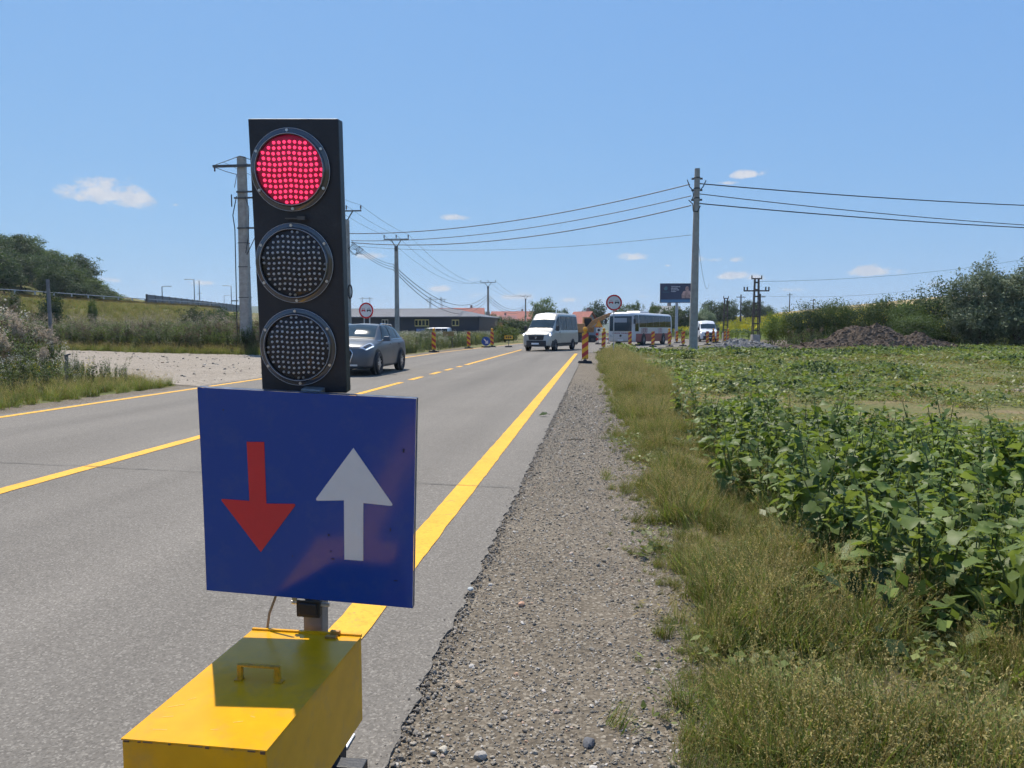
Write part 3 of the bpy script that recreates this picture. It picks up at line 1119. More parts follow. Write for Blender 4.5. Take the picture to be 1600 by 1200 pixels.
# ------------------------------------------------------------------ vehicles
def pchip(xk, yk, x):
    xk, yk, x = np.asarray(xk, float), np.asarray(yk, float), np.asarray(x, float)
    h = np.diff(xk)
    dl = np.diff(yk, axis=0) / h.reshape(-1, *([1] * (yk.ndim - 1)))
    d = np.zeros_like(yk)
    d[0], d[-1] = dl[0], dl[-1]
    for i in range(1, len(xk) - 1):
        a, b = dl[i - 1], dl[i]
        w1, w2 = 2 * h[i] + h[i - 1], h[i] + 2 * h[i - 1]
        with np.errstate(divide='ignore', invalid='ignore'):
            hm = (w1 + w2) / (w1 / a + w2 / b)
        d[i] = np.where(a * b > 0, hm, 0)
    k = np.clip(np.searchsorted(xk, x) - 1, 0, len(xk) - 2)
    t = ((x - xk[k]) / h[k]).reshape(-1, *([1] * (yk.ndim - 1)))
    hk = h[k].reshape(t.shape)
    return (2 * t ** 3 - 3 * t ** 2 + 1) * yk[k] + (t ** 3 - 2 * t ** 2 + t) * hk * d[k] + (-2 * t ** 3 + 3 * t ** 2) * yk[k + 1] + (t ** 3 - t ** 2) * hk * d[k + 1]


class Loft:
    """Car body: half sections (y, z) at stations along x, mirrored; the same surface carries its panes and panels."""

    def __init__(self, st):
        st = sorted(st, key=lambda s: s[0])
        self.x = np.array([s[0] for s in st], float)
        self.p = np.array([s[1] for s in st], float)
        self.n = self.p.shape[1]

        self.gx = np.unique(np.r_[np.linspace(self.x[0], self.x[-1], 260), self.x])
        self.K = 24
        ts = np.linspace(0, self.n - 1, (self.n - 1) * self.K + 1)
        self.tab = np.stack([pchip(np.arange(self.n), sec, ts) for sec in pchip(self.x, self.p, self.gx)])

    def at(self, x, t):
        i = min(max(int(np.searchsorted(self.gx, x)) - 1, 0), len(self.gx) - 2)
        fx = min(max((x - self.gx[i]) / (self.gx[i + 1] - self.gx[i]), 0), 1)
        u = t * self.K
        j = min(max(int(u), 0), self.tab.shape[1] - 2)
        ft = u - j
        T = self.tab
        q = (T[i, j] * (1 - ft) + T[i, j + 1] * ft) * (1 - fx) + (T[i + 1, j] * (1 - ft) + T[i + 1, j + 1] * ft) * fx
        return Vector((x, q[0], q[1]))

    def shell(self, nx, nt):
        xs_ = np.unique(np.r_[np.linspace(self.x[0], self.x[-1], nx), self.x])
        S = pchip(self.x, self.p, xs_)
        ts = np.linspace(0, self.n - 1, nt)
        V = []
        for k, x in enumerate(xs_):
            q = pchip(np.arange(self.n), S[k], ts)
            row = [(x, a, b) for a, b in q] + [(x, -a, b) for a, b in q[-2::-1]]
            V.append(row)
        w = len(V[0])
        mb_ = MB()
        vs = [p for r_ in V for p in r_]
        fs = []
        for i in range(len(V) - 1):
            for j in range(w - 1):
                a = i * w + j
                fs.append((a, a + w, a + w + 1, a + 1))
            a, b = i * w, i * w + w - 1
            fs.append((a, b, b + w, a + w))
        fs.append(tuple(range(w)))
        e = (len(V) - 1) * w
        fs.append(tuple(reversed(range(e, e + w))))
        mb_.add(vs, fs)
        return mb_

    def patch(self, x0, x1, t0, t1, off=0.006, nx=6, nt=4, side=1, slant0=0.0, slant1=0.0, both=False):
        nx, nt, off = nx * 2, nt * 3, off + 0.004
        """Panel lying on the body: x from x0 to x1, t from t0 to t1; slant shifts x with t. both: across the centre line."""
        mb_ = MB()
        vs = []
        tt = list(np.linspace(t0, t1, nt + 1))
        rows = [(t, side) for t in tt] if not both else [(t, 1) for t in tt] + [(t, -1) for t in tt[-2::-1]]
        if not both and side < 0:
            rows = [(t, -1) for t in tt]
        for i in range(nx + 1):
            for k, (t, sg) in enumerate(rows):
                f = (t - t0) / (t1 - t0) if t1 != t0 else 0
                xa, xb = x0 + slant0 * f, x1 + slant1 * f
                x = xa + (xb - xa) * i / nx
                x = min(max(x, self.x[0]), self.x[-1])
                p = self.at(x, t)
                e = 0.02
                tx = self.at(min(x + e, self.x[-1]), t) - self.at(max(x - e, self.x[0]), t)
                tt_ = self.at(x, min(t + .03, self.n - 1)) - self.at(x, max(t - .03, 0))
                nrm = tx.cross(tt_)
                if nrm.length > 0:
                    nrm.normalize()
                if nrm.y < -0.05 or (abs(nrm.y) <= 0.05 and nrm.z < 0):
                    nrm = -nrm
                p = p + nrm * off
                vs.append(Vector((p.x, p.y * sg, p.z)))
        w = len(rows)
        fs = []
        for i in range(nx):
            for k in range(w - 1):
                a = i * w + k
                q = (a, a + w, a + w + 1, a + 1)
                fs.append(q if (side > 0 or both) else q[::-1])
        mb_.add(vs, fs)
        return mb_


def wheel(parent, x, y, r, wdt, side, spokes=5, m_rim=None, hub=False):
    mw = Matrix.Translation((x, y, r)) @ Matrix.Rotation(R(-90 * side), 4, 'X')
    h = wdt / 2
    w = MB().lathe([(r * 0.55, -h), (r * 0.93, -h), (r, -h * 0.6), (r, h * 0.6), (r * 0.94, h), (r * 0.66, h), (r * 0.64, h * 0.6)], 28, 0, mw).build('wheel', M_rubber, parent, smooth=40)
    mb_ = MB()
    mb_.lathe([(0.001, h * 0.25), (r * 0.64, h * 0.25), (r * 0.645, h * 0.95), (r * 0.60, h * 0.97), (r * 0.585, h * 0.3)], 28, 0, mw)
    for k in range(spokes):
        a = 2 * math.pi * k / spokes
        mm = mw @ Matrix.Rotation(a, 4, 'Z')
        for dv in (-0.06, 0.06):
            p = [mm @ Vector(v) for v in ((r * 0.08, -r * .05 + dv * r, h * .9), (r * 0.60, -r * .05 + dv * 2.2 * r, h * .85), (r * 0.60, r * .05 + dv * 2.2 * r, h * .85), (r * 0.08, r * .05 + dv * r, h * .9))]
            mb_.add(p, [(0, 1, 2, 3)], 1)
    mb_.lathe([(0.001, h * 0.95), (r * 0.12, h * 0.92), (r * 0.14, h * 0.5)], 14, 1, mw)
    mb_.build('rim', [M_lensback, m_rim or M_alloy], w)
    return w


M_alloy = mat('alloy wheel', (0.55, 0.56, 0.58), 0.3, 0.8)
M_hubcap = mat('grey steel wheel', (0.25, 0.25, 0.26), 0.5, 0.5)
M_glass = glass_mat('tinted window glass', (0.015, 0.022, 0.028))
M_wind = glass_mat('windscreen glass', (0.03, 0.05, 0.065), 0.03, 0.35)
M_plastic = mat('dark bumper plastic', (0.025, 0.026, 0.028), 0.6, var=0.2, scale=10)
M_lampglass = mat('headlamp glass', (0.55, 0.57, 0.60), 0.08, 0.3, coat=0.8)
M_lampon = mat('lit daytime lamp', (0.9, 0.9, 0.92), 0.1, emit=(1, 0.98, 0.95), estr=2.5)
M_chrome = mat('chrome trim', (0.7, 0.7, 0.72), 0.12, 1.0)
M_plate = mat('number plate', (0.75, 0.75, 0.74), 0.4)
M_rear = mat('rear lamp', (0.35, 0.01, 0.015), 0.2)


def paint(name, col, metal=0.0, rough=0.28, coat=0.45):
    return mat(name, col, rough, metal, var=0.03, scale=2, coat=coat, dirt=(0.30, 0.27, 0.23), dirt_amt=0.12, dirt_scale=1.5)


# grey crossover, approaching in the far lane
CARM = paint('grey blue metallic paint', (0.075, 0.086, 0.100), 0.2, 0.4, 0.25)
car = thing('car', 'grey metallic crossover car approaching behind the traffic light', 'car', (-7.78, 24.0, 0.024), R(-90))
car.scale = (1.05, 1.05, 1.03)
cs = [
    (2.19, [(.40, .30), (.58, .33), (.64, .55), (.60, .70), (.48, .76), (.30, .80), (0, .82)]),
    (2.06, [(.60, .22), (.78, .29), (.84, .55), (.80, .77), (.66, .87), (.42, .91), (0, .93)]),
    (1.65, [(.70, .20), (.87, .26), (.915, .60), (.89, .86), (.76, .97), (.50, 1.01), (0, 1.03)]),
    (1.08, [(.70, .20), (.88, .26), (.915, .60), (.90, .91), (.80, 1.02), (.70, 1.075), (0, 1.11)]),
    (0.98, [(.70, .20), (.88, .26), (.915, .60), (.90, .915), (.805, 1.03), (.695, 1.115), (0, 1.16)]),
    (0.22, [(.70, .20), (.88, .26), (.915, .60), (.905, .93), (.835, 1.045), (.60, 1.50), (0, 1.555)]),
    (0.05, [(.70, .20), (.88, .26), (.915, .60), (.905, .93), (.835, 1.05), (.60, 1.525), (0, 1.585)]),
    (-.60, [(.70, .20), (.88, .26), (.915, .60), (.91, .95), (.84, 1.06), (.60, 1.53), (0, 1.595)]),
    (-1.35, [(.70, .20), (.88, .26), (.915, .60), (.905, .96), (.83, 1.07), (.585, 1.47), (0, 1.53)]),
    (-1.80, [(.68, .22), (.87, .28), (.905, .60), (.89, .96), (.80, 1.08), (.57, 1.33), (0, 1.38)]),
    (-2.08, [(.60, .30), (.82, .36), (.87, .60), (.84, .90), (.74, 1.05), (.58, 1.11), (0, 1.14)]),
    (-2.19, [(.50, .36), (.70, .42), (.76, .60), (.73, .85), (.62, .94), (.48, .98), (0, 1.0)])]
L_ = Loft(cs)
L_.shell(46, 30).build('body', CARM, car, smooth=50)
L_.patch(0.955, 0.25, 5.02, 6, 0.005, 10, 6, both=True).build('windscreen', M_wind, car, smooth=True)
L_.patch(1.02, 0.97, 5.0, 6, 0.007, 2, 6, both=True).build('cowl', M_plastic, car, smooth=True)
for sd in (1, -1):
    L_.patch(0.62, -0.28, 4.10, 4.93, 0.006, 8, 4, sd, slant0=-0.40, slant1=0.04).build('side_window', M_glass, car, smooth=True)
    L_.patch(-0.36, -1.12, 4.10, 4.93, 0.006, 8, 4, sd, slant0=0.0, slant1=0.10).build('side_window', M_glass, car, smooth=True)
    L_.patch(-1.20, -1.70, 4.14, 4.88, 0.006, 6, 4, sd, slant0=0.05, slant1=0.32).build('quarter_window', M_glass, car, smooth=True)
    hl = L_.patch(2.09, 1.62, 3.05, 4.05, 0.008, 6, 3, sd, slant0=0.03, slant1=-0.02).build('headlight', M_lampglass, car, smooth=True)
    L_.patch(2.08, 1.70, 3.06, 3.22, 0.013, 6, 1, sd).build('daytime_strip', mat('pale lamp strip', (0.85, 0.87, 0.9), 0.2, emit=(0.9, 0.95, 1), estr=0.8), hl)
    L_.patch(2.07, 1.72, 3.35, 3.85, 0.011, 6, 2, sd).build('lamp_bowl', mat('dark lamp bowl', (0.05, 0.055, 0.06), 0.2), hl)
    L_.patch(1.62, -1.72, 0.15, 0.75, 0.012, 20, 2, sd).build('sill_trim', M_plastic, car, smooth=True)
    L_.patch(1.0, -1.9, 4.0, 4.07, 0.012, 20, 1, sd).build('belt_moulding', M_chrome, car)
    # mirror: tapered shell on an arm
    mb = MB()
    mb.box((0.66, sd * 1.00, 1.10), (0.13, 0.24, 0.15), 0, None, 0.8)
    mb.box((0.66, sd * 0.89, 1.04), (0.06, 0.12, 0.05))
    mb.build('mirror', CARM, car, bevel=0.03)
    for xg in (1.0, -0.32, -1.17):
        L_.patch(xg, xg - 0.018, 0.8, 4.0, 0.004, 1, 8, sd).build('door_gap', M_blackprint, car)
    for xx in (0.02, -1.0):
        MB().box((xx - 0.08, sd * 0.93, 0.93), (0.2, 0.03, 0.03)).build('door_handle', CARM, car, bevel=0.01)
    MB().tube([(0.1, sd * 0.60, 1.54), (-0.1, sd * 0.60, 1.58), (-1.2, sd * 0.60, 1.55), (-1.35, sd * 0.59, 1.50)], 0.016, 8).build('roof_rail', M_chrome, car)
    for wx in (1.32, -1.28):
        # wheel arch lip: dark ring with its opening
        mw = Matrix.Translation((wx, sd * 0.905, 0.36)) @ Matrix.Rotation(R(-90 * sd), 4, 'X')
        MB().lathe([(0.0, 0.012), (0.385, 0.013), (0.425, 0.016), (0.43, 0.0)], 32, 0, mw).build('wheel_arch', M_plastic, car)
        wheel(car, wx, sd * 0.86, 0.355, 0.225, sd, 5)
    L_.patch(-2.02, -1.80, 3.1, 4.4, 0.008, 3, 3, sd).build('rear_lamp', M_rear, car, smooth=True)
mb = MB()
hexg = [(-.36, .78), (-.42, .68), (-.33, .40), (.33, .40), (.42, .68), (.36, .78)]
for i, (yy, zz) in enumerate(hexg):
    pass
mb.prism(hexg[::-1], 0, 0.03, lambda u, v, d: (2.185 + d - 0.06 * abs(u) + 0.0, u, v))
grille = mb.build('grille', M_plastic, car)
mb = MB()
hp = [Vector((2.222 - 0.06 * abs(u), u, v)) for u, v in hexg]
mb.tube(hp + hp[:1], 0.016, 6)
mb.build('grille_surround', M_chrome, grille)
mb = MB()
for k in range(6):
    z = 0.45 + k * 0.055
    mb.box((2.20, 0, z), (0.03, 0.66, 0.012))
mb.build('grille_bar', M_dsteel, grille)
for sd in (1, -1):
    MB().prism([(sd * .45, .36), (sd * .80, .40), (sd * .80, .52), (sd * .50, .52)][::sd], 0, 0.03, lambda u, v, d: (2.235 - 0.26 * abs(u) + d, u, v)).build('bumper_intake', M_plastic, car)
MB().box((2.235, 0, 0.50), (0.015, 0.5, 0.105)).build('number_plate', M_plate, car)
MB().box((2.17, 0, 0.33), (0.05, 1.1, 0.05)).build('skid_plate', M_alloy, car)


# high-roofed minibus and the second van: one pattern, two sizes
def make_van(name, label, loc, rot, col, Lh, roof, windows, dark_bumper=True):
    v = thing(name, label, 'van', loc, rot)
    k = Lh / 2.95
    rz = roof
    st = [
        (2.95 * k, [(.55, .36), (.80, .42), (.88, .70), (.86, .96), (.80, 1.09), (.6, 1.13), (0, 1.15)]),
        (2.78 * k, [(.70, .30), (.95, .36), (.985, .72), (.97, 1.02), (.91, 1.19), (.68, 1.23), (0, 1.26)]),
        (2.22 * k, [(.75, .28), (.97, .34), (1.0, .75), (.99, 1.12), (.955, 1.34), (.86, 1.42), (0, 1.46)]),
        (2.12 * k, [(.75, .28), (.97, .34), (1.0, .75), (.995, 1.14), (.96, 1.36), (.855, 1.50), (0, 1.55)]),
        (1.48 * k, [(.75, .28), (.97, .34), (1.0, .75), (1.0, 1.16), (.97, 1.38), (.835, 2.08), (0, 2.16)]),
        (0.95 * k, [(.75, .28), (.97, .34), (1.0, .75), (1.0, 1.16), (.975, 1.38), (.815, rz - .14), (0, rz - .03)]),
        (0.55 * k, [(.75, .28), (.97, .34), (1.0, .75), (1.0, 1.16), (.975, 1.38), (.81, rz - .10), (0, rz)]),
        (-2.6 * k, [(.75, .28), (.97, .34), (1.0, .75), (1.0, 1.16), (.975, 1.38), (.81, rz - .10), (0, rz)]),
        (-2.88 * k, [(.72, .34), (.95, .40), (.98, .75), (.975, 1.16), (.95, 1.38), (.79, rz - .16), (0, rz - .05)]),
        (-2.95 * k, [(.68, .42), (.90, .46), (.93, .75), (.92, 1.16), (.90, 1.38), (.74, rz - .24), (0, rz - .14)])]
    L = Loft(st)
    L.shell(50, 34).build('body', col, v, smooth=50)
    L.patch(2.10 * k, 1.52 * k, 5.02, 6, 0.006, 8, 6, both=True).build('windscreen', M_wind, v, smooth=True)
    for sd in (1, -1):
        L.patch(1.98 * k, 1.02 * k, 4.06, 4.80, 0.007, 6, 4, sd, slant0=-0.50 * k, slant1=0.0).build('cab_window', M_glass, v, smooth=True)
        if windows:
            x = 0.86
            for wd in (1.15, 1.15, 1.2):
                L.patch(x * k, (x - wd) * k, 4.03, 4.78, 0.007, 6, 4, sd).build('side_window', M_glass, v, smooth=True)
                x -= wd + 0.05
        hl = L.patch(2.86 * k, 2.55 * k, 3.0, 4.1, 0.008, 5, 4, sd).build('headlight', M_lampglass, v, smooth=True)
        hp_ = L.at(2.82 * k, 3.35)
        MB().lathe([(0.001, 0.05), (0.07, 0.045), (0.085, 0.0)], 14, 0, Matrix.Translation((hp_.x - 0.0, sd * (hp_.y - 0.03), hp_.z)) @ Matrix.Rotation(R(90), 4, 'Y')).build('lamp_bulb', M_lampon, hl, smooth=True)
        L.patch(2.72 * k, -2.8 * k, 1.15, 1.55, 0.012, 24, 2, sd).build('side_trim', M_plastic, v, smooth=True)
        L.patch(1.0 * k, 0.97 * k, 2.2, 4.9, 0.008, 1, 8, sd).build('door_gap', M_blackprint, v)
        mb_ = MB()
        mb_.box((2.0 * k, sd * 1.16, 1.50), (0.10, 0.20, 0.34))
        mb_.box((2.0 * k, sd * 1.03, 1.42), (0.05, 0.14, 0.06))
        mb_.build('mirror', M_plastic, v, bevel=0.03)
        MB().box((1.12 * k, sd * 1.005, 1.22), (0.14, 0.03, 0.04)).build('door_handle', M_plastic, v)
        for wx in (1.98 * k, -1.62 * k):
            mw = Matrix.Translation((wx, sd * 0.99, 0.36)) @ Matrix.Rotation(R(-90 * sd), 4, 'X')
            MB().lathe([(0.0, 0.012), (0.39, 0.013), (0.43, 0.018), (0.435, 0.0)], 28, 0, mw).build('wheel_arch', M_plastic, v)
            wheel(v, wx, sd * 0.94, 0.345, 0.22, sd, 6, M_hubcap)
        L.patch(-2.8 * k, -2.9 * k, 3.0, 4.0, 0.01, 2, 3, sd).build('rear_lamp', M_rear, v)
    # bumper, grille, plate, badge
    mb_ = MB()
    out = [(1.02, 2.30), (1.01, 2.55), (0.93, 2.80), (0.70, 2.95), (0.35, 3.02)]
    out = [(y, x * k) for y, x in out]
    ring = [(x, y) for y, x in out] + [(x, -y) for y, x in reversed(out)]
    inner = [(x - 0.12, y * 0.93) for x, y in ring]
    n = len(ring)
    vs = [(x, y, z) for z in (0.30, 0.70) for x, y in ring] + [(x, y, z) for z in (0.30, 0.70) for x, y in inner]
    fs = [(i, i + 1, n + i + 1, n + i) for i in range(n - 1)] + [(n + i, n + i + 1, 3 * n + i + 1, 3 * n + i) for i in range(n - 1)] + [(2 * n + i, 2 * n + i + 1, i + 1, i) for i in range(n - 1)]
    mb_.add(vs, fs)
    bp_ = mb_.build('bumper', M_plastic if dark_bumper else col, v, smooth=35)
    MB().box((3.03 * k, -0.05, 0.50), (0.012, 0.52, 0.11)).build('number_plate', M_plate, v)
    gr = MB().prism([(-.50, .74), (.50, .74), (.56, 1.05), (-.56, 1.05)], 0, 0.04, lambda u, w, d: (2.96 * k - 0.05 * abs(u) + d, u, w)).build('grille', M_plastic, v)
    mb_ = MB()
    for q in range(3):
        mb_.box((3.0 * k, 0, 0.80 + q * 0.09), (0.02, 1.0, 0.018))
    mb_.build('grille_bar', M_dsteel, gr)
    mb_ = MB()
    mb_.lathe([(0.068, 0), (0.085, 0.004), (0.085, 0.012), (0.068, 0.012)], 20, 0, Matrix.Translation((3.01 * k, 0, 0.91)) @ Matrix.Rotation(R(90), 4, 'Y'))
    for (a, b) in (((-.05, .045), (-.018, -.05)), ((-.018, -.05), (0, 0)), ((0, 0), (.018, -.05)), ((.018, -.05), (.05, .045))):
        mb_.tube([(3.018 * k, a[0], .91 + a[1]), (3.018 * k, b[0], .91 + b[1])], 0.008, 6)
    mb_.build('badge', M_chrome, gr)
    MB().box((2.16 * k, 0.2, 1.545), (0.02, 0.9, 0.02)).build('wiper', M_plastic, v)
    MB().box((1.15 * k, 0, rz - 0.26), (0.02, 0.06, 0.05)).build('roof_marker', M_plastic, v)
    return v


VANM = paint('champagne grey paint', (0.44, 0.42, 0.37), 0.15, 0.36)
WHITEM = paint('white vehicle paint', (0.72, 0.73, 0.74), 0.0, 0.3)
make_van('minibus', 'silver beige high roofed minibus coming down the lane by the yellow line', (-3.05, 51.4, 0.024), R(-90 - 17), VANM, 2.95, 2.60, True)
make_van('delivery_van', 'white van facing the camera on the detour beyond the tall concrete pole', (12.95, 90.0, 0.024), R(-90 + 2), WHITEM, 2.75, 2.50, False)
make_van('parked_van', 'white van parked by the dark warehouse, half hidden by weeds', (-22.8, 104.0, 0.0), R(180 - 8), WHITEM, 2.6, 2.2, True).scale = (0.82, 0.82, 0.80)

# coach
bus_h = R(23.5)
hd_ = Vector((-math.sin(bus_h), -math.cos(bus_h), 0))
bus_c = Vector((3.35, 66.2, 0.024)) - hd_ * 5.5 + Vector((-math.cos(bus_h), math.sin(bus_h), 0)) * 1.25
bus = thing('coach', 'white and crimson coach waiting behind the striped delineators', 'bus', bus_c, math.atan2(hd_.y, hd_.x))
bs = [
    (5.50, [(.80, .40), (1.02, .42), (1.08, .80), (1.08, 1.20), (1.05, 1.55), (.98, 2.55), (.75, 2.78), (0, 2.82)]),
    (5.40, [(.95, .34), (1.14, .36), (1.20, .80), (1.20, 1.20), (1.19, 1.55), (1.12, 2.62), (.85, 2.88), (0, 2.93)]),
    (5.10, [(1.0, .32), (1.22, .34), (1.25, .80), (1.25, 1.20), (1.25, 1.55), (1.18, 2.70), (.90, 2.96), (0, 3.02)]),
    (0.0, [(1.0, .32), (1.22, .34), (1.25, .80), (1.25, 1.20), (1.25, 1.55), (1.18, 2.70), (.90, 2.96), (0, 3.03)]),
    (-5.2, [(1.0, .32), (1.22, .34), (1.25, .80), (1.25, 1.20), (1.25, 1.55), (1.18, 2.70), (.90, 2.94), (0, 3.0)]),
    (-5.45, [(.95, .40), (1.14, .44), (1.18, .80), (1.18, 1.20), (1.17, 1.55), (1.10, 2.60), (.82, 2.80), (0, 2.86)]),
    (-5.5, [(.85, .5), (1.04, .54), (1.08, .80), (1.08, 1.20), (1.07, 1.55), (1.0, 2.50), (.75, 2.70), (0, 2.75)])]
B_ = Loft(bs)
M_buswhite = paint('coach white paint', (0.52, 0.525, 0.53), 0.0, 0.35, 0.25)
M_busred = paint('coach crimson paint', (0.22, 0.012, 0.035), 0.0, 0.4, 0.1)
B_.shell(50, 36).build('body', M_buswhite, bus, smooth=50)
for sd in (1, -1):
    B_.patch(5.0, -5.25, 1.05, 2.65, 0.008, 20, 4, sd).build('crimson_band', M_busred, bus, smooth=True)
    x = 4.15
    for wd in (1.85, 1.85, 1.85, 1.85, 1.55):
        B_.patch(x, x - wd, 4.12, 5.10, 0.010, 6, 4, sd).build('side_window', M_glass, bus, smooth=True)
        x -= wd + 0.03
    B_.patch(5.2, 4.3, 3.2, 5.05, 0.010, 4, 4, sd).build('driver_window', M_glass, bus, smooth=True)
    for wx in (3.0, -2.6):
        mw = Matrix.Translation((wx, sd * 1.255, 0.5)) @ Matrix.Rotation(R(-90 * sd), 4, 'X')
        MB().lathe([(0.0, 0.012), (0.56, 0.013), (0.60, 0.016), (0.605, 0.0)], 28, 0, mw).build('wheel_arch', M_plastic, bus)
        wheel(bus, wx, sd * 1.17, 0.49, 0.30, sd, 6, M_hubcap)
    # lettering on the flank: two rows of separate block letters
    if sd == 1:
        for (x0, n, col) in ((3.55, 6, M_busred), (-1.2, 4, mat('faded pink lettering', (0.5, 0.25, 0.25), 0.5))):
            mb = MB()
            for k in range(n):
                xx = x0 - k * 0.27
                for (dx, dz, w_, h_) in (((0, 0, .05, .36), (-.09, .155, .14, .05), (-.09, -.155, .14, .05)) if k % 2 == 0 else ((0, 0, .05, .36), (-.16, 0, .05, .36), (-.08, 0.02, .12, .05))):
                    mb.box((xx + dx, 1.262, 1.38 + dz), (w_, 0.006, h_))
            mb.box((x0 - n * 0.135 + .1, 1.262, 1.14), (n * 0.27, 0.006, 0.035))
            mb.build('lettering', col, bus)
    # big drooping mirror
    mb = MB()
    mb.tube([(5.3, sd * 1.05, 2.65), (5.6, sd * 1.3, 2.6), (5.62, sd * 1.36, 2.35)], 0.03, 6)
    mb.box((5.62, sd * 1.38, 2.15), (0.12, 0.2, 0.42))
    mb.build('mirror', M_plastic, bus)
    hl = MB().prism([(sd * .72, .78), (sd * 1.04, .80), (sd * 1.04, .98), (sd * .85, .92)][::sd], 0, 0.04, lambda u, v, d: (5.555 - 0.16 * max(0, abs(u) - .75) + d * .4, u, v)).build('headlight', M_lampglass, bus)
mb = MB()


def bus_front(y0, y1, z0, z1, off, ny=14, nz=8):
    """Panel bent round the coach front."""
    m_ = MB()
    vs = [(5.50 + off - 0.12 * max(0, abs(y0 + (y1 - y0) * i / ny) - 0.55) ** 1.6 * 1.6 - 0.05 * max(0, z0 + (z1 - z0) * j / nz - 2.3), y0 + (y1 - y0) * i / ny, z0 + (z1 - z0) * j / nz)
          for j in range(nz + 1) for i in range(ny + 1)]
    fs = [(j * (ny + 1) + i, j * (ny + 1) + i + 1, (j + 1) * (ny + 1) + i + 1, (j + 1) * (ny + 1) + i) for j in range(nz) for i in range(ny)]
    return m_.add(vs, fs)


ws = bus_front(-1.04, 1.04, 1.30, 2.62, 0.075).build('windscreen', M_wind, bus, smooth=True)
bus_front(-.62, .62, 2.06, 2.46, 0.085).build('sun_blind', mat('grey sun blind', (0.30, 0.33, 0.36), 0.6), ws, smooth=True)
mb = MB()
for k in range(13):
    if k == 6:
        continue
    mb.box((5.512, 0.72 - k * 0.12, 1.10), (0.012, 0.08, 0.075 if k % 3 else 0.055))
mb.build('lettering', M_busred, bus)
MB().lathe([(0.001, 0.03), (0.09, 0.03), (0.11, 0.0)], 18, 0, Matrix.Translation((5.51, 0, 0.88)) @ Matrix.Rotation(R(90), 4, 'Y')).build('badge', M_plastic, bus)
MB().box((5.515, 0, 0.48), (0.01, 0.52, 0.11)).build('number_plate', M_plate, bus)
mb = MB()
mb.box((1.2, 0, 3.08), (2.6, 1.5, 0.16), 0, None, 0.85)
mb.build('roof_unit', M_buswhite, bus, bevel=0.05)

# ------------------------------------------------------------------ striped delineators
def rounded(w, h, r, n=4):
    o = []
    for (cx_, cy_, a0) in ((w / 2 - r, h / 2 - r, 0), (-w / 2 + r, h / 2 - r, 90), (-w / 2 + r, -h / 2 + r, 180), (w / 2 - r, -h / 2 + r, 270)):
        for k in range(n + 1):
            a = R(a0 + 90 * k / n)
            o.append((cx_ + r * math.cos(a), cy_ + r * math.sin(a)))
    return o


_pm = MB().prism(rounded(0.27, 1.12, 0.05), -0.02, 0.02, lambda u, v, d: (u, -d, v)).mesh('panel', M_stripe)
_em = MB()
for (a, b) in zip(rounded(0.275, 1.125, 0.05), rounded(0.275, 1.125, 0.05)[1:] + rounded(0.275, 1.125, 0.05)[:1]):
    _em.add([(a[0], -0.026, a[1]), (b[0], -0.026, b[1]), (b[0], 0.026, b[1]), (a[0], 0.026, a[1])], [(0, 1, 2, 3)])
_em = _em.mesh('edge_strip', M_dsteel)
_bm = MB()
_bm.box((0, 0, 0.045), (0.62, 0.34, 0.09), 0, None, 0.86)
_bm.box((0, 0, 0.11), (0.16, 0.14, 0.06), 0, None, 0.8)
_bm = _bm.mesh('base', M_rubber)
_sm = MB().box((0, 0, 0.14), (0.05, 0.05, 0.16)).mesh('post', M_dsteel)
_lm = MB()
_lm.lathe([(0.001, -0.05), (0.075, -0.045), (0.10, -0.02), (0.10, 0.02), (0.075, 0.045), (0.001, 0.05)], 20, 0, Matrix.Translation((0, 0, 1.44)) @ Matrix.Rotation(R(90), 4, 'X'))
_lm = _lm.mesh('lamp', M_amber, smooth=50)
_lb = MB()
_lb.box((0, 0, 1.31), (0.12, 0.09, 0.10))
_lb.lathe([(0.103, -0.015), (0.108, 0), (0.103, 0.015)], 20, 0, Matrix.Translation((0, 0, 1.44)) @ Matrix.Rotation(R(90), 4, 'X'))
_lb = _lb.mesh('lamp_housing', M_yplate)
_wm = MB()
_wm.add([(-0.004, 0, 0), (0.004, 0, 0), (0, 0, 0)], [])


def delineator(x, y, lamp, label, rot=0.0, flip=False, z=0.024, scale=1.0, tilt=0.0):
    t = thing('striped_delineator', label, 'delineator', (x, y, z), R(rot), 'striped delineators along the road works')
    t.rotation_euler = (0, R(tilt), R(rot))
    t.scale = (-scale if flip else scale, scale, scale)
    link('base', _bm, t)
    link('post', _sm, t)
    p = link('panel', _pm, t, (0, 0, 0.72))
    link('edge_strip', _em, p)
    if lamp:
        l = link('lamp', _lm, t)
        link('lamp_housing', _lb, l)
    return t


delineator(-0.45, 31.68, True, 'striped delineator with an amber lamp, nearest, at the gravel shoulder edge', 4)
delineator(-10.14, 45.6, True, 'striped delineator with amber lamp just behind the grey car', -8, True)
delineator(-9.55, 55.06, False, 'striped delineator without lamp between the car and the blue arrow sign', -6, True)
delineator(-8.45, 59.9, True, 'striped delineator with amber lamp standing behind the blue arrow sign', -4, True)
delineator(0.55, 53.6, True, 'striped delineator with amber lamp at the left front corner of the coach', 6, tilt=1.5)
delineator(2.7, 59.4, False, 'striped delineator covering the right front corner of the coach', 8)
delineator(4.69, 61.8, False, 'striped delineator in front of the middle of the coach flank', 10)
delineator(6.17, 63.1, True, 'striped delineator with amber lamp before the rear end of the coach', 12, tilt=-1.5)
delineator(7.57, 65.65, False, 'striped delineator standing alone between the coach rear and the concrete pole', 14, tilt=2)
delineator(8.55, 79.8, False, 'small far striped delineator just behind the coach tail', 12)
delineator(9.55, 83.5, False, 'farther of two small delineators behind the coach tail', 12)
delineator(10.49, 71.4, False, 'striped delineator before the nearside of the white detour van', 12)
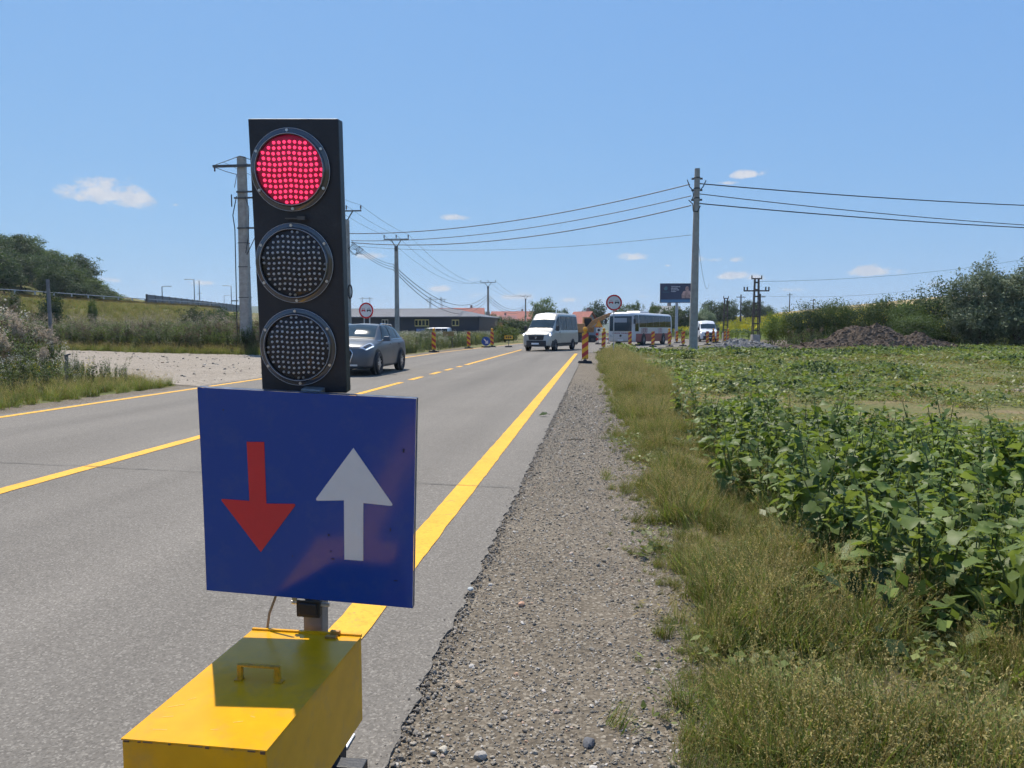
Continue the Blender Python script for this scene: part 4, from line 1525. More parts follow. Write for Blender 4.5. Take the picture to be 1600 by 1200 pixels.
delineator(12.09, 77.97, True, 'striped delineator with amber lamp before the offside of the white detour van', 14, tilt=-2)
delineator(13.08, 81.7, False, 'striped delineator just beside the white detour van', 14)
delineator(14.2, 83.8, False, 'second last striped delineator right of the white detour van', 14)
delineator(14.9, 85.9, True, 'last striped delineator with lamp right of the white detour van', 14)


# ------------------------------------------------------------------ signs
def disc_pts(r, n=40):
    return [(r * math.cos(2 * math.pi * k / n), r * math.sin(2 * math.pi * k / n)) for k in range(n)]


FR = lambda u, v, d: (u, -d, v)       # sign faces look towards -Y of the sign


def ring_mesh(r0, r1, d0, d1, n=40):
    mb_ = MB()
    vs = []
    for r in (r0, r1):
        for d in (d0, d1):
            vs += [FR(u, v, d) for u, v in disc_pts(r, n)]
    fs = []
    for k in range(n):
        j = (k + 1) % n
        fs.append((n + k, 3 * n + k, 3 * n + j, n + j))
        fs.append((2 * n + k, 2 * n + j, 3 * n + j, 3 * n + k))
        fs.append((k, n + k, n + j, j))
    mb_.add(vs, fs)
    return mb_


def car_pict(mb_, cx_, w, s=1.0):
    h = w * 0.62
    P = lambda pts: [(cx_ + a * w, b * h - 0.02) for a, b in pts]
    d0, d1 = 0.016, 0.0185
    # roof and pillars, body with lamp gaps, two tyres
    for quad in ([(-.33, .45), (-.25, .95), (-.19, .95), (-.27, .45)], [(-.25, .95), (-.25, 1.03), (.25, 1.03), (.25, .95)][::-1], [(.19, .95), (.25, .95), (.33, .45), (.27, .45)],
                 [(-.5, .0), (-.5, .45), (.5, .45), (.5, .0)][::-1], [(-.48, -.32), (-.48, -.02), (-.25, -.02), (-.25, -.32)][::-1], [(.25, -.32), (.25, -.02), (.48, -.02), (.48, -.32)][::-1]):
        q = P(quad)
        ar = sum(q[i][0] * q[(i + 1) % len(q)][1] - q[(i + 1) % len(q)][0] * q[i][1] for i in range(len(q)))
        mb_.prism(q if ar > 0 else q[::-1], d0, d1, FR)
    for a in (-.33, .33):
        pass
    return mb_


def no_overtaking(loc, rot, hz, dia, label, posts, z=0.0):
    t = thing('no_overtaking_sign', label, 'road sign', (*loc, z), R(rot))
    r = dia / 2
    for px_ in posts:
        MB().cyl((px_, 0.05, 0), (px_, 0.05, hz + r * 0.7), 0.03, n=10).build('post', M_steel, t, smooth=40)
    dm = Matrix.Translation((0, 0, hz))
    d = MB().prism(disc_pts(r), -0.012, 0.012, FR).build('disc', M_whitesh, t, mtx=dm)
    ring_mesh(r * 0.80, r, 0.012, 0.0165).build('red_ring', M_redsh, d)
    car_pict(MB(), -r * 0.37, r * 0.54).build('red_car_symbol', M_redsh, d)
    car_pict(MB(), r * 0.37, r * 0.54).build('black_car_symbol', M_blackprint, d)
    mb_ = MB()
    mb_.box((0, 0.035, r * 0.35), (r * 1.1, 0.03, 0.04))
    mb_.box((0, 0.035, -r * 0.35), (r * 1.1, 0.03, 0.04))
    mb_.build('back_bracket', M_steel, d)
    return t


no_overtaking((0.98, 41.1), 0, 2.93, 0.88, 'no overtaking sign on a single post in front of the coach', [0.0])
no_overtaking((-10.55, 33.2), -10, 2.33, 0.74, 'no overtaking sign on two posts rising behind the car roof', [-0.14, 0.14])

t = thing('keep_side_sign', 'round blue sign with a white diagonal arrow near the road edge', 'road sign', (-8.72, 58.3, 0.024), R(-4))
d = MB().prism(disc_pts(0.36), -0.012, 0.012, FR).build('disc', mat('plain blue sheeting', (0.015, 0.07, 0.30), 0.3, var=0.05), t, mtx=Matrix.Translation((0, 0, 0.50)))
ar = [(-.20, .17), (-.15, .22), (.08, -.01), (.17, .07), (.19, -.20), (-.08, -.17), (.01, -.08)]
area = sum(ar[i][0] * ar[(i + 1) % 7][1] - ar[(i + 1) % 7][0] * ar[i][1] for i in range(7))
MB().prism(ar if area > 0 else ar[::-1], 0.012, 0.016, FR).build('white_arrow', M_whitesh, d)
MB().box((0, 0.04, 0.28), (0.05, 0.05, 0.5)).build('post', M_steel, t)
MB().box((0, 0.03, 0.05), (0.72, 0.40, 0.10), 0, None, 0.88).build('base', M_rubber, t)

t = thing('warning_plate', 'low yellow plate on a short post with rubber foot left of the minibus', 'road sign', (-7.05, 59.6, 0.024), R(3))
p = MB().prism(rounded(0.70, 0.30, 0.04), -0.012, 0.012, FR).build('plate', M_yplate, t, mtx=Matrix.Translation((0, 0, 0.80)))
mb = MB()
for k in range(3):
    mb.prism([(a + (k - 1) * 0.17, b) for a, b in ((-.06, -.07), (.06, -.07), (.06, .07), (-.06, .07))], 0.012, 0.016, FR)
mb.build('print', M_blackprint, p)
MB().box((0, 0.03, 0.35), (0.05, 0.05, 0.66)).build('post', M_dsteel, t)
MB().box((0, 0.03, 0.05), (0.60, 0.36, 0.10), 0, None, 0.88).build('base', M_rubber, t)

t = thing('plate_back', 'faded ochre rectangular plate standing among weeds behind the delineator', 'road sign', (-11.6, 57.5, 0.0), R(-6))
p = MB().prism(rounded(0.92, 0.36, 0.02), -0.01, 0.01, FR).build('plate', mat('faded ochre plate', (0.30, 0.19, 0.07), 0.6, var=0.2, scale=6), t, mtx=Matrix.Translation((0, 0, 1.12)))
MB().box((-.3, 0.03, 0.55), (0.05, 0.04, 1.1)).build('post', M_dsteel, t)
MB().box((.3, 0.03, 0.55), (0.05, 0.04, 1.1)).build('post', M_dsteel, t)

t = thing('warning_triangle', 'orange triangular warning sign above a small dark plate beside the coach front', 'road sign', (0.28, 72.0, 0.024), R(2))
tri = [(-.42, -.30), (.42, -.30), (0, .46)]
d = MB().prism(tri, -0.012, 0.012, FR).build('triangle', M_orange, t, mtx=Matrix.Translation((0, 0, 1.95)))
MB().prism([(a * .6, b * .6 - 0.01) for a, b in tri], 0.012, 0.016, FR).build('face', M_yplate, d)
p = MB().prism(rounded(0.5, 0.42, 0.03), -0.012, 0.012, FR).build('plate', M_whitesh, t, mtx=Matrix.Translation((0, 0, 1.38)))
MB().prism(disc_pts(0.13, 20), 0.012, 0.016, FR).build('print', M_blackprint, p)
MB().box((0, 0.04, 0.9), (0.06, 0.05, 1.8)).build('post', M_steel, t)
MB().box((0, 0.03, 0.05), (0.7, 0.4, 0.10), 0, None, 0.88).build('base', M_rubber, t)

t = thing('works_barrier', 'red and white works barrier beside the coach front', 'barrier', (0.75, 76.5, 0.024), R(10))
for zz in (0.45, 0.95):
    for k in range(5):
        MB().box((-0.6 + k * 0.3, 0, zz), (0.299, 0.04, 0.22)).build('board_segment', M_redsh if k % 2 == 0 else M_whitesh, t)
for sx in (-0.6, 0.6):
    MB().box((sx, 0.05, 0.55), (0.05, 0.05, 1.1)).build('post', M_steel, t)
    MB().box((sx, 0.05, 0.04), (0.2, 0.5, 0.08)).build('foot', M_rubber, t)

# ------------------------------------------------------------------ excavator at the works
M_exc = mat('worn excavator paint', (0.42, 0.20, 0.06), 0.5, var=0.25, scale=3, dirt=(0.2, 0.15, 0.1), dirt_amt=0.6, dirt_scale=2)
ex = thing('excavator', 'brownish orange excavator with raised boom between minibus and coach', 'excavator', (-1.7, 84.0, 0.024), R(8))
for sy in (-1, 1):
    tr = MB().prism([(-1.7, .15), (-1.35, 0), (1.35, 0), (1.7, .15), (1.75, .5), (1.4, .8), (-1.4, .8), (-1.75, .5)], -0.25, 0.25, lambda u, v, d: (u, sy * 0.95 - d, v)).build('track', M_rubber, ex)
    mb = MB()
    for k in range(5):
        mb.cyl((-1.2 + k * .6, sy * 0.95 - 0.28, .3), (-1.2 + k * .6, sy * 0.95 + .28, .3), .18, n=12)
    mb.build('roller', M_dsteel, tr)
MB().box((0, 0, 0.95), (1.6, 1.6, 0.3)).build('turntable', M_dsteel, ex)
mb = MB()
mb.box((-0.7, 0, 1.6), (2.2, 2.3, 1.0), 0, None, 0.95)
mb.build('engine_house', M_exc, ex, bevel=0.06)
cab = MB().prism([(.3, 1.1), (1.5, 1.1), (1.55, 1.9), (1.25, 2.85), (.3, 2.85)], -.5, .5, lambda u, v, d: (u, 0.6 - d, v)).build('cab', M_exc, ex)
MB().prism([(.42, 1.75), (1.40, 1.75), (1.18, 2.7), (.42, 2.7)], -.51, .51, lambda u, v, d: (u, 0.6 - d, v)).build('cab_window', M_glass, cab)


def arm(name, pts, w, yoff):
    mb_ = MB()
    for (a, b) in zip(pts[:-1], pts[1:]):
        a_, b_ = Vector((a[0], 0, a[1])), Vector((b[0], 0, b[1]))
        dd = (b_ - a_)
        nn = Vector((-dd.z, 0, dd.x)).normalized()
        ha, hb = a[2], b[2]
        vs = []
        for s_ in (-w / 2, w / 2):
            for (pp, h_) in ((a_, ha), (b_, hb)):
                for g_ in (-1, 1):
                    q_ = pp + nn * h_ * g_
                    vs.append((q_.x, yoff + s_, q_.z))
        mb_.add(vs, [(0, 2, 3, 1), (4, 5, 7, 6), (0, 4, 6, 2), (1, 3, 7, 5), (0, 1, 5, 4), (2, 6, 7, 3)])
    return mb_.build(name, M_exc, ex)


arm('boom', [(0.6, 1.4, .18), (1.5, 2.3, .26), (3.2, 3.1, .2), (4.0, 3.3, .14)], 0.34, -0.2)
arm('stick', [(3.7, 3.55, .16), (4.6, 2.4, .16), (4.9, 1.2, .10)], 0.26, -0.2)
MB().cyl((1.2, -0.2, 1.7), (2.6, -0.2, 2.75), 0.07, 0.05, 10).build('hydraulic_ram', M_steel, ex)
MB().prism([(4.7, 1.25), (4.3, .95), (4.35, .35), (4.8, .1), (5.2, .3), (5.1, .75)][::-1], -.45, .45, lambda u, v, d: (u, -0.2 - d, v)).build('bucket', M_dsteel, ex)

# ------------------------------------------------------------------ poles and wires
def pole_obj(x, y, h, w0, w1, label, arms=(), z=0.0, group='concrete power line poles', lean=0.0, round_=False):
    t = thing('utility_pole', label, 'utility pole', (x, y, z - 0.05), 0, group)
    t.rotation_euler = (0, R(lean), 0)
    mb_ = MB()
    if round_:
        mb_.cyl((0, 0, 0), (0, 0, h), w0 / 2, w1 / 2, 18)
    else:
        a, b = w0 / 2, w1 / 2
        d0, d1 = a * 0.8, b * 0.85
        c0, c1 = a * 0.25, b * 0.25
        def sec(a_, d_, c_, z_):
            return [(a_, -d_ + c_, z_), (a_, d_ - c_, z_), (a_ - c_, d_, z_), (-a_ + c_, d_, z_), (-a_, d_ - c_, z_), (-a_, -d_ + c_, z_), (-a_ + c_, -d_, z_), (a_ - c_, -d_, z_)]
        vs = sec(a, d0, c0, 0) + sec(b, d1, c1, h)
        mb_.add(vs, [(k, (k + 1) % 8, 8 + (k + 1) % 8, 8 + k) for k in range(8)] + [tuple(range(8, 16)), tuple(reversed(range(8)))])
    mb_.build('shaft', M_conc, t, smooth=40 if round_ else False)
    return t


def t_arm(t, h, half, ins=3):
    """Steel cross arm on a forked bracket with standing insulators."""
    mb_ = MB()
    mb_.box((0, 0, h + 0.75), (half * 2, 0.10, 0.10))
    mb_.tube([(0, 0, h - 0.1), (-half * 0.42, 0, h + 0.72)], 0.05, 6)
    mb_.tube([(0, 0, h - 0.1), (half * 0.42, 0, h + 0.72)], 0.05, 6)
    mb_.box((0, 0, h - 0.2), (0.30, 0.30, 0.5))
    ca_ = mb_.build('cross_arm', M_dsteel, t)
    for k in range(ins):
        u = -half + 0.04 + (2 * half - 0.08) * k / (ins - 1)
        MB().lathe([(0.03, 0), (0.03, .12), (.07, .14), (.07, .2), (.045, .22), (.065, .27), (.065, .33), (.04, .36), (.001, .4)], 10, 0, Matrix.Translation((u, 0, h + 0.80))).build('insulator', M_ins, ca_, smooth=40)


LX = -20.3
p1 = pole_obj(-20.75, 42, 11.6, 0.64, 0.46, 'thick concrete pole with side arm, immediately left of the traffic light')
mb = MB()
mb.box((-0.05, -0.25, 11.05), (3.2, 0.12, 0.14))
mb.tube([(0, -.2, 11.62), (-1.6, -.25, 11.1)], 0.02, 5)
mb.tube([(0, -.2, 11.62), (1.5, -.25, 11.1)], 0.02, 5)
mb.build('cross_arm', M_dsteel, p1)
for zz, ww in ((9.55, 1.0), (9.2, 1.3), (7.45, 1.0)):
    MB().box((0.25, -0.24, zz), (ww, 0.10, 0.09)).build('bracket', M_dsteel, p1)
mb = MB()
mb.lathe([(0.02, 0), (.05, .02), (.05, .1), (.03, .12), (.05, .14), (.05, .24), (.02, .26)], 10, 0, Matrix.Translation((-1.55, -.25, 10.75)))
mb.tube([(-1.55, -.25, 11.0), (-0.9, -.25, 10.75), (-.2, -.25, 10.55), (-.35, -.27, 9.8)], 0.018, 5)
mb.build('insulator', M_ins, p1)
mb = MB()
mb.tube([(-.25, -.25, 9.3), (-.5, -.27, 8.2), (-.38, -.3, 7.4), (-.42, -.3, 0)], 0.03, 5)
mb.tube([(.30, -.25, 9.2), (.5, -.27, 8.6), (.45, -.3, 7.0), (.25, -.3, 6.0)], 0.022, 5)
mb.tube([(-.55, -.27, 9.4), (-.55, -.27, 8.7)], 0.035, 5)
mb.tube([(.32, -.3, 5.9), (.9, -.3, 7.0)], 0.025, 5)
mb.build('down_lead', M_wire, p1)
mb = MB()
for zz in (3.4, 5.2, 6.6):
    mb.box((0, 0, zz), (0.62 - zz * .012, 0.53 - zz * .01, 0.05))
mb.box((-.5, -.3, 3.2), (.4, .06, .06))
mb.build('strap', M_dsteel, p1)

p2 = pole_obj(LX, 59.0, 10.4, 0.50, 0.40, 'concrete pole with steel T arm, immediately right of the signal head')
t_arm(p2, 10.4, 1.25)
mb = MB()
ring_pts = [(0.30 + 0.33 * math.cos(a) * 0.5, -0.3, 4.6 + 0.55 * math.sin(a)) for a in np.linspace(0, 2 * math.pi, 18)]
mb.tube(ring_pts, 0.06, 6)
mb.build('cable_coil', M_wire, p2)
mb = MB()
for k in range(5):
    a = k * 1.3
    mb.tube([(0.2, -.25, 8.1), (0.6 + .2 * math.cos(a), -.3 + .1 * k, 8.0 + .5 * math.sin(a)), (1.2 + .3 * math.sin(a), -.3, 7.9 + .35 * math.cos(a)), (0.9, -.3, 7.5 + .1 * k)], 0.02, 5)
mb.build('jumper_cable', M_wire, p2)
p3 = pole_obj(-20.0, 73.0, 9.8, 0.46, 0.34, 'concrete pole with T arm above the rear of the grey car')
t_arm(p3, 9.8, 1.28)
p4 = pole_obj(-20.5, 140.0, 9.7, 0.48, 0.34, 'distant concrete pole with T arm above the blue arrow sign', z=float(terrain(-20.5, 140)))
t_arm(p4, 9.7, 1.45)
p5 = pole_obj(-19.0, 200.0, 9.8, 0.46, 0.34, 'farthest concrete pole with T arm, left of the minibus roof', z=float(terrain(-19, 200)))
t_arm(p5, 9.8, 1.45)
p6 = pole_obj(5.66, 44.0, 10.72, 0.52, 0.30, 'tall bare concrete pole standing in the field by the road works', round_=True, lean=0.3)
mb = MB()
for zz in (10.2, 9.6, 9.05, 6.9):
    mb.lathe([(0.17, -.04), (0.185, -.03), (0.185, .03), (0.17, .04)], 16, 0, Matrix.Translation((0, 0, zz)))
for zz in (10.15, 9.5, 8.95):
    mb.box((-.24, 0, zz), (.14, .08, .1))
    mb.box((.24, 0, zz), (.14, .08, .1))
mb.build('clamp_band', M_dsteel, p6)
mb = MB()
mb.tube([(-.55, 0, 10.1), (-.42, -.05, 9.7), (-.25, -.1, 9.5), (-.2, -.15, 9.2), (-.28, -.1, 8.9)], 0.03, 5)
mb.tube([(.5, 0, 10.05), (.35, -.05, 9.7), (.22, -.1, 9.55)], 0.03, 5)
mb.tube([(-.45, 0, 8.95), (-.22, -.1, 8.7), (-.2, -.15, 8.3), (.05, -.2, 8.25), (.2, -.1, 8.6)], 0.03, 5)
mb.build('jumper_cable', M_wire, p6)


def wire(a, b, sag, r, label, group=None, n=22, name='power_cable'):
    a, b = Vector(a), Vector(b)
    pts = []
    for k in range(n + 1):
        q = k / n
        p_ = a.lerp(b, q)
        p_.z -= sag * 4 * q * (1 - q)
        pts.append(p_)
    nk = 5
    V, Fc = [], []
    d_ = (b - a).normalized()
    e1 = d_.cross(Vector((0, 0, 1))).normalized()
    e2 = e1.cross(d_)
    for p_ in pts:
        for q in range(nk):
            t_ = 2 * math.pi * q / nk
            V.append(p_ + (e1 * math.cos(t_) + e2 * math.sin(t_)) * r)
    for i in range(n):
        for q in range(nk):
            Fc.append((i * nk + q, i * nk + (q + 1) % nk, (i + 1) * nk + (q + 1) % nk, (i + 1) * nk + q))
    o = link(name, np_mesh(name, [tuple(v_) for v_ in V], Fc, M_wire, smooth=True))
    return tag(o, label, 'cable', group)


# span over the road
wire(atY(545, 365, 59), atY(1078, 288, 44), 0.75, 0.032, 'topmost thick cable spanning the road between the concrete poles')
wire(atY(549, 376, 59), atY(1080, 306, 44), 0.75, 0.026, 'second cable down spanning the road to the bare pole')
wire(atY(549, 379, 59), atY(1080, 321, 44), 0.95, 0.032, 'third cable down spanning the road to the bare pole')
wire(atY(549, 384, 59), atY(1080, 367, 44), 0.60, 0.013, 'lowest thin wire spanning the road to the bare pole')
far_post = Vector((64, 71, 0))
wire(atY(1093, 287, 44), (64, 71, 11.9), 0.75, 0.034, 'topmost thick cable running from the bare pole to the right edge')
wire(atY(1093, 303, 44), (64, 71, 9.7), 0.85, 0.026, 'middle cable running from the bare pole to the right edge')
wire(atY(1093, 318, 44), (64, 71, 9.75), 0.72, 0.034, 'lowest cable running from the bare pole to the right edge')
wire(atY(1091, 375, 44), (13.6, 92, 7.0), 1.5, 0.012, 'thin wire dropping from the bare pole behind the lattice masts')
# bundle along the left line
pa, pb, pc_ = atY(549, 376, 59), atY(614, 413, 73), atY(762, 460, 140)
for k in range(3):
    wire(pa + Vector((0, 0, -0.14 * k)), pb + Vector((0, 0, -0.14 * k - .12 * k)), 0.35, 0.02, 'low cable of the bundle between the signal head and the third pole', 'low cable bundle first span')
    wire(pb + Vector((0, 0, -0.26 * k)), pc_ + Vector((0, 0, -0.5 * k)), 3.0 + 0.25 * k, 0.036, 'low cable of the sagging bundle right of the third pole', 'low cable bundle second span')
    wire(pc_ + Vector((0, 0, -0.5 * k)), (-19, 200, 8.2 - 0.5 * k), 2.0, 0.036, 'low cable of the bundle beyond the distant pole', 'low cable bundle third span')
for k in (-1, 0, 1):
    wire((-20.7 + 1.2 * k, 42, 11.3), (LX + 1.22 * k, 59, 11.55), 0.2, 0.012, 'thin top conductor behind the signal head', 'thin top conductors first span')
    wire((LX + 1.22 * k, 59, 11.55), (-20 + 1.25 * k, 73, 10.95), 0.2, 0.012, 'thin top conductor between second and third poles', 'thin top conductors second span')
    wire((-20 + 1.25 * k, 73, 10.95), (-20.5 + 1.4 * k, 140, 10.8), 2.2, 0.014, 'thin top conductor sagging from third to fourth pole', 'thin top conductors third span')
    wire((-20.5 + 1.4 * k, 140, 10.8), (-19 + 1.4 * k, 200, 10.9), 1.5, 0.018, 'thin top conductor between the two distant poles', 'thin top conductors fourth span')


# steel lattice masts on the right
def lattice(x, y, h, w0, w1, label, arm2=True, z=None, tw=0.55):
    z = float(terrain(x, y)) if z is None else z
    t = thing('lattice_mast', label, 'utility pole', (x, y, z), R(6), 'narrow lattice masts')
    for sx in (-1, 1):
        mb_ = MB()
        for sy in (-1, 1):
            mb_.tube([(sx * w0 / 2, sy * w0 * 0.4, 0), (sx * w1 / 2, sy * w1 * 0.4, h)], 0.045, 5)
        mb_.build('leg', M_mast_d, t)
    n = int(h / 0.55)
    mb_ = MB()
    for k in range(n):
        f = (k + 0.5) / n
        w = w0 + (w1 - w0) * f
        mb_.box((0, -w * .4, h * f), (w, 0.03, 0.09))
        mb_.box((0, w * .4, h * f), (w, 0.03, 0.09))
    mb_.build('batten', M_mast_d, t)
    mb_ = MB()
    mb_.box((0, 0, h + 0.04), (tw * 1.5, .12, .1))
    for sx in (-1, 1):
        mb_.tube([(sx * tw * .7, 0, h), (sx * tw * .72, 0, h + .3)], 0.05, 6)
    if arm2:
        mb_.box((0, 0, h * 0.83), (tw * 3.7, .12, .1))
        for sx in (-1, -.75, .75, 1):
            mb_.tube([(sx * tw * 1.8, 0, h * .83), (sx * tw * 1.8, 0, h * .83 + .32)], 0.06, 6)
    mb_.build('cross_arm', M_mast_d, t)
    MB().box((0, 0, 0.5), (w0 * 1.3, w0 * 1.1, 1.1), 0, None, 0.9).build('footing', M_conc, t)
    return t


M_mast_d = mat('rusty dark lattice steel', (0.075, 0.062, 0.055), 0.7, 0.3, var=0.4, scale=5)
lattice(12.85, 61.6, 5.5, 0.52, 0.30, 'rusty lattice mast with two cross arms beside the churned soil')
lattice(15.3, 90, 5.1, 0.55, 0.35, 'smaller dark lattice mast standing right of the white detour van', False, tw=0.4)
for (px, ptop, Y, lb) in ((1157, 460, 170, 'thin distant pole on the skyline just left of the lattice mast'), (1187, 459, 150, 'thin distant pole with cross arm just right of the lattice mast'),
                          (1233, 458, 260, 'slender distant pole alone on the stubble hill'), (1270, 467, 300, 'tiny distant pole farther right on the stubble hill')):
    b_ = atY(px, 500, Y)
    zt = float(terrain(b_.x, Y))
    h_ = atY(px, ptop, Y).z - zt
    t = thing('distant_pole', lb, 'utility pole', (b_.x, Y, zt - 0.1), 0.1)
    MB().cyl((0, 0, 0), (0, 0, h_ + 0.1), 0.22, 0.14, 8).build('shaft', M_mast_d, t)
    MB().box((0, 0, h_ - 0.5), (2.0, 0.16, 0.16)).build('cross_arm', M_mast_d, t)
wire(atY(1180, 440, 62), atY(1620, 402, 75), 0.5, 0.012, 'thin upper wire rising from the lattice mast towards the silver tree')
wire(atY(1187, 462, 150), atY(1520, 440, 150), 1.2, 0.02, 'thin lower wire crossing above the hillside shrubs')

# high voltage portal towers on the horizon
for (px, Y, lb) in ((681, 620, 'grey high voltage portal tower on the horizon above the warehouse'), (572, 900, 'faint far high voltage tower left of the third pole')):
    b_ = atY(px, 470, Y)
    k = Y / 620
    t = thing('portal_tower', lb, 'pylon', (b_.x, Y, 0), 0)
    hz = atY(px, 464, Y).z
    w = 4.6
    for sx in (-1, 1):
        mb = MB()
        for ox in (-.7, .7):
            for oy in (-.7, .7):
                mb.tube([(sx * (w + 1.4) + ox, oy, 0), (sx * w + ox * .6, oy * .6, hz)], 0.14, 4)
        for q in range(10):
            f = q / 10
            mb.tube([(sx * (w + 1.4 * (1 - f)) - .6, -.6, hz * f), (sx * (w + 1.4 * (1 - f)) + .6, -.6, hz * (f + .1))], 0.09, 4)
        mb.build('leg', M_steel, t)
    mb = MB()
    mb.box((0, 0, hz - 2.0), (w * 4, .5, .5))
    mb.tube([(-w, 0, hz), (0, 0, hz - 2), (w, 0, hz)], 0.1, 4)
    mb.build('cross_beam', M_steel, t)
    for q in (-1.6, 0, 1.6):
        MB().cyl((q * w, 0, hz - 2.2), (q * w, 0, hz - 5.0), 0.14, n=6).build('insulator', M_ins, t)

# ------------------------------------------------------------------ billboard
M_bill = mat('dark billboard print', (0.035, 0.045, 0.085), 0.45, var=0.15, scale=0.8)
M_billb = mat('blue billboard footer', (0.06, 0.18, 0.32), 0.45)
bb = thing('billboard', 'dark advertising billboard on a single steel column behind the concrete pole', 'billboard', (10.45, 96.0, 0.0), R(5))
bz0, bz1, bwid = 4.85, 7.3, 4.75
BMx = Matrix.Translation((0, 0, (bz0 + bz1) / 2))
MB().cyl((-.2, 0.2, 0), (-.2, 0.2, bz0 + 0.1), 0.20, 0.18, 16).build('column', mat('pale grey column', (0.34, 0.37, 0.40), 0.5, var=0.1), bb, smooth=40)
bp = MB().box((0, 0, 0), (bwid, 0.35, bz1 - bz0)).build('panel', M_dsteel, bb, mtx=BMx)
MB().box((0, -0.185, 0.19), (bwid - 0.06, 0.02, 2.0)).build('poster', M_bill, bp)
MB().box((0, -0.187, -1.0), (bwid - 0.06, 0.02, 0.37)).build('poster_footer', M_billb, bp)
mb = MB()
for r_, (n, w) in enumerate(((8, .11), (6, .11), (7, .11), (4, .13))):
    for k in range(n):
        mb.box((-0.95 + k * (w + .035), -0.205, 0.80 - r_ * 0.20), (w, 0.012, 0.12 if (k + r_) % 3 else 0.085))
mb.build('lettering', mat('pale print', (0.5, 0.5, 0.52), 0.5), bp)
mb = MB()
mb.prism([(-1.95, .55), (-1.80, .35), (-1.55, .38), (-1.45, .62), (-1.55, .85), (-1.78, .80)], 0.196, 0.206, lambda u, v, d: (u, -d, v))
for k in range(7):
    mb.box((-2.0 + k * .12, -0.205, 0.12), (.08, .012, .08))
mb.build('emblem', mat('teal emblem print', (0.06, 0.17, 0.20), 0.5), bp)
mb = MB()
mb.prism([(.35, -.65), (1.45, -.65), (1.55, -.1), (1.35, .3), (.95, .35), (.5, .2), (.3, -.2)], 0.196, 0.206, lambda u, v, d: (u, -d, v))
mb.prism([(1.0 + .24 * math.cos(a), .55 + .3 * math.sin(a)) for a in np.linspace(0, 2 * math.pi, 14, endpoint=False)], 0.196, 0.207, lambda u, v, d: (u, -d, v))
mb.build('printed_picture', mat('blurred rosy print', (0.42, 0.26, 0.22), 0.5, var=0.5, scale=2.2), bp)

# ------------------------------------------------------------------ buildings
M_wall_d = mat('dark blue cladding', (0.014, 0.019, 0.034), 0.5, var=0.2, scale=0.6)
M_roof_g = mat('grey metal roof', (0.10, 0.11, 0.13), 0.7, 0.0, var=0.12, scale=0.7)
M_roof_r = mat('red clay tiles', (0.30, 0.085, 0.06), 0.8, var=0.3, scale=2.5, bump=0.5, bscale=5)
M_roof_o = mat('orange brick roof', (0.48, 0.22, 0.12), 0.85, var=0.25, scale=2)
M_roof_b = mat('brown roof', (0.28, 0.22, 0.19), 0.8, var=0.25, scale=2)
M_cream = mat('cream plaster', (0.55, 0.50, 0.42), 0.9, var=0.12, scale=1)
M_ywin = mat('yellow window frame', (0.52, 0.42, 0.14), 0.5)
M_bluepan = mat('blue banner', (0.10, 0.19, 0.42), 0.5, var=0.3, scale=2)

wh = thing('warehouse', 'long dark blue warehouse with grey metal roof behind the weeds', 'building', (-33.6, 116, 0), R(-4))
wl, wd, we, wr = 34.0, 14.0, 3.35, 4.65
mb = MB()
mb.box((0, 0, we / 2), (wl, wd, we))
mb.build('wall', M_wall_d, wh)
mb = MB()
ex_, ey_, hx_ = wl / 2 + .4, wd / 2 + .5, wl / 2 - 6.0
low = [(-ex_, -ey_), (ex_, -ey_), (ex_, ey_), (-ex_, ey_)]
vs = [(a_, b_, we - .12) for a_, b_ in low] + [(a_, b_, we + .04) for a_, b_ in low] + [(-hx_, 0, wr + .16), (hx_, 0, wr + .16)]
mb.add(vs, [(3, 2, 1, 0), (0, 1, 5, 4), (1, 2, 6, 5), (2, 3, 7, 6), (3, 0, 4, 7), (4, 5, 9, 8), (6, 7, 8, 9), (5, 6, 9), (7, 4, 8)])
rf = mb.build('roof', M_roof_g, wh)
mb = MB()
for k in range(60):
    x = -wl / 2 + wl * k / 59
    for sy in (-1,):
        f_ = min(1.0, (ex_ - abs(x)) / (ex_ - hx_))
        mb.tube([(x, -ey_, we + .06), (x, -ey_ * (1 - f_), we + .06 + (wr + .14 - we) * f_)], 0.03, 4)
mb.build('standing_seam', M_roof_g, rf)
for (x, z, w, h, m_, nm) in ((8.2, 2.45, 2.2, 1.05, M_ywin, 'window'), (13.4, 2.45, 1.1, 0.95, M_ywin, 'window'), (2.4, 2.5, 1.0, 1.0, M_cream, 'window'),
                             (2.5, .95, 2.6, 1.2, M_ywin, 'window'), (8.5, 1.2, 2.3, 0.75, M_bluepan, 'banner'), (-9.5, 1.2, 2.2, 1.2, M_ywin, 'window')):
    f = MB().box((x, -wd / 2 - .03, z), (w, .08, h)).build(nm, m_, wh)
    if nm == 'window':
        k_ = max(2, int(w / .55))
        for i in range(k_):
            MB().box((x - w / 2 + (i + .5) * w / k_, -wd / 2 - .075, z), (w / k_ - .16, .03, h - .3)).build('pane', M_glass, f)


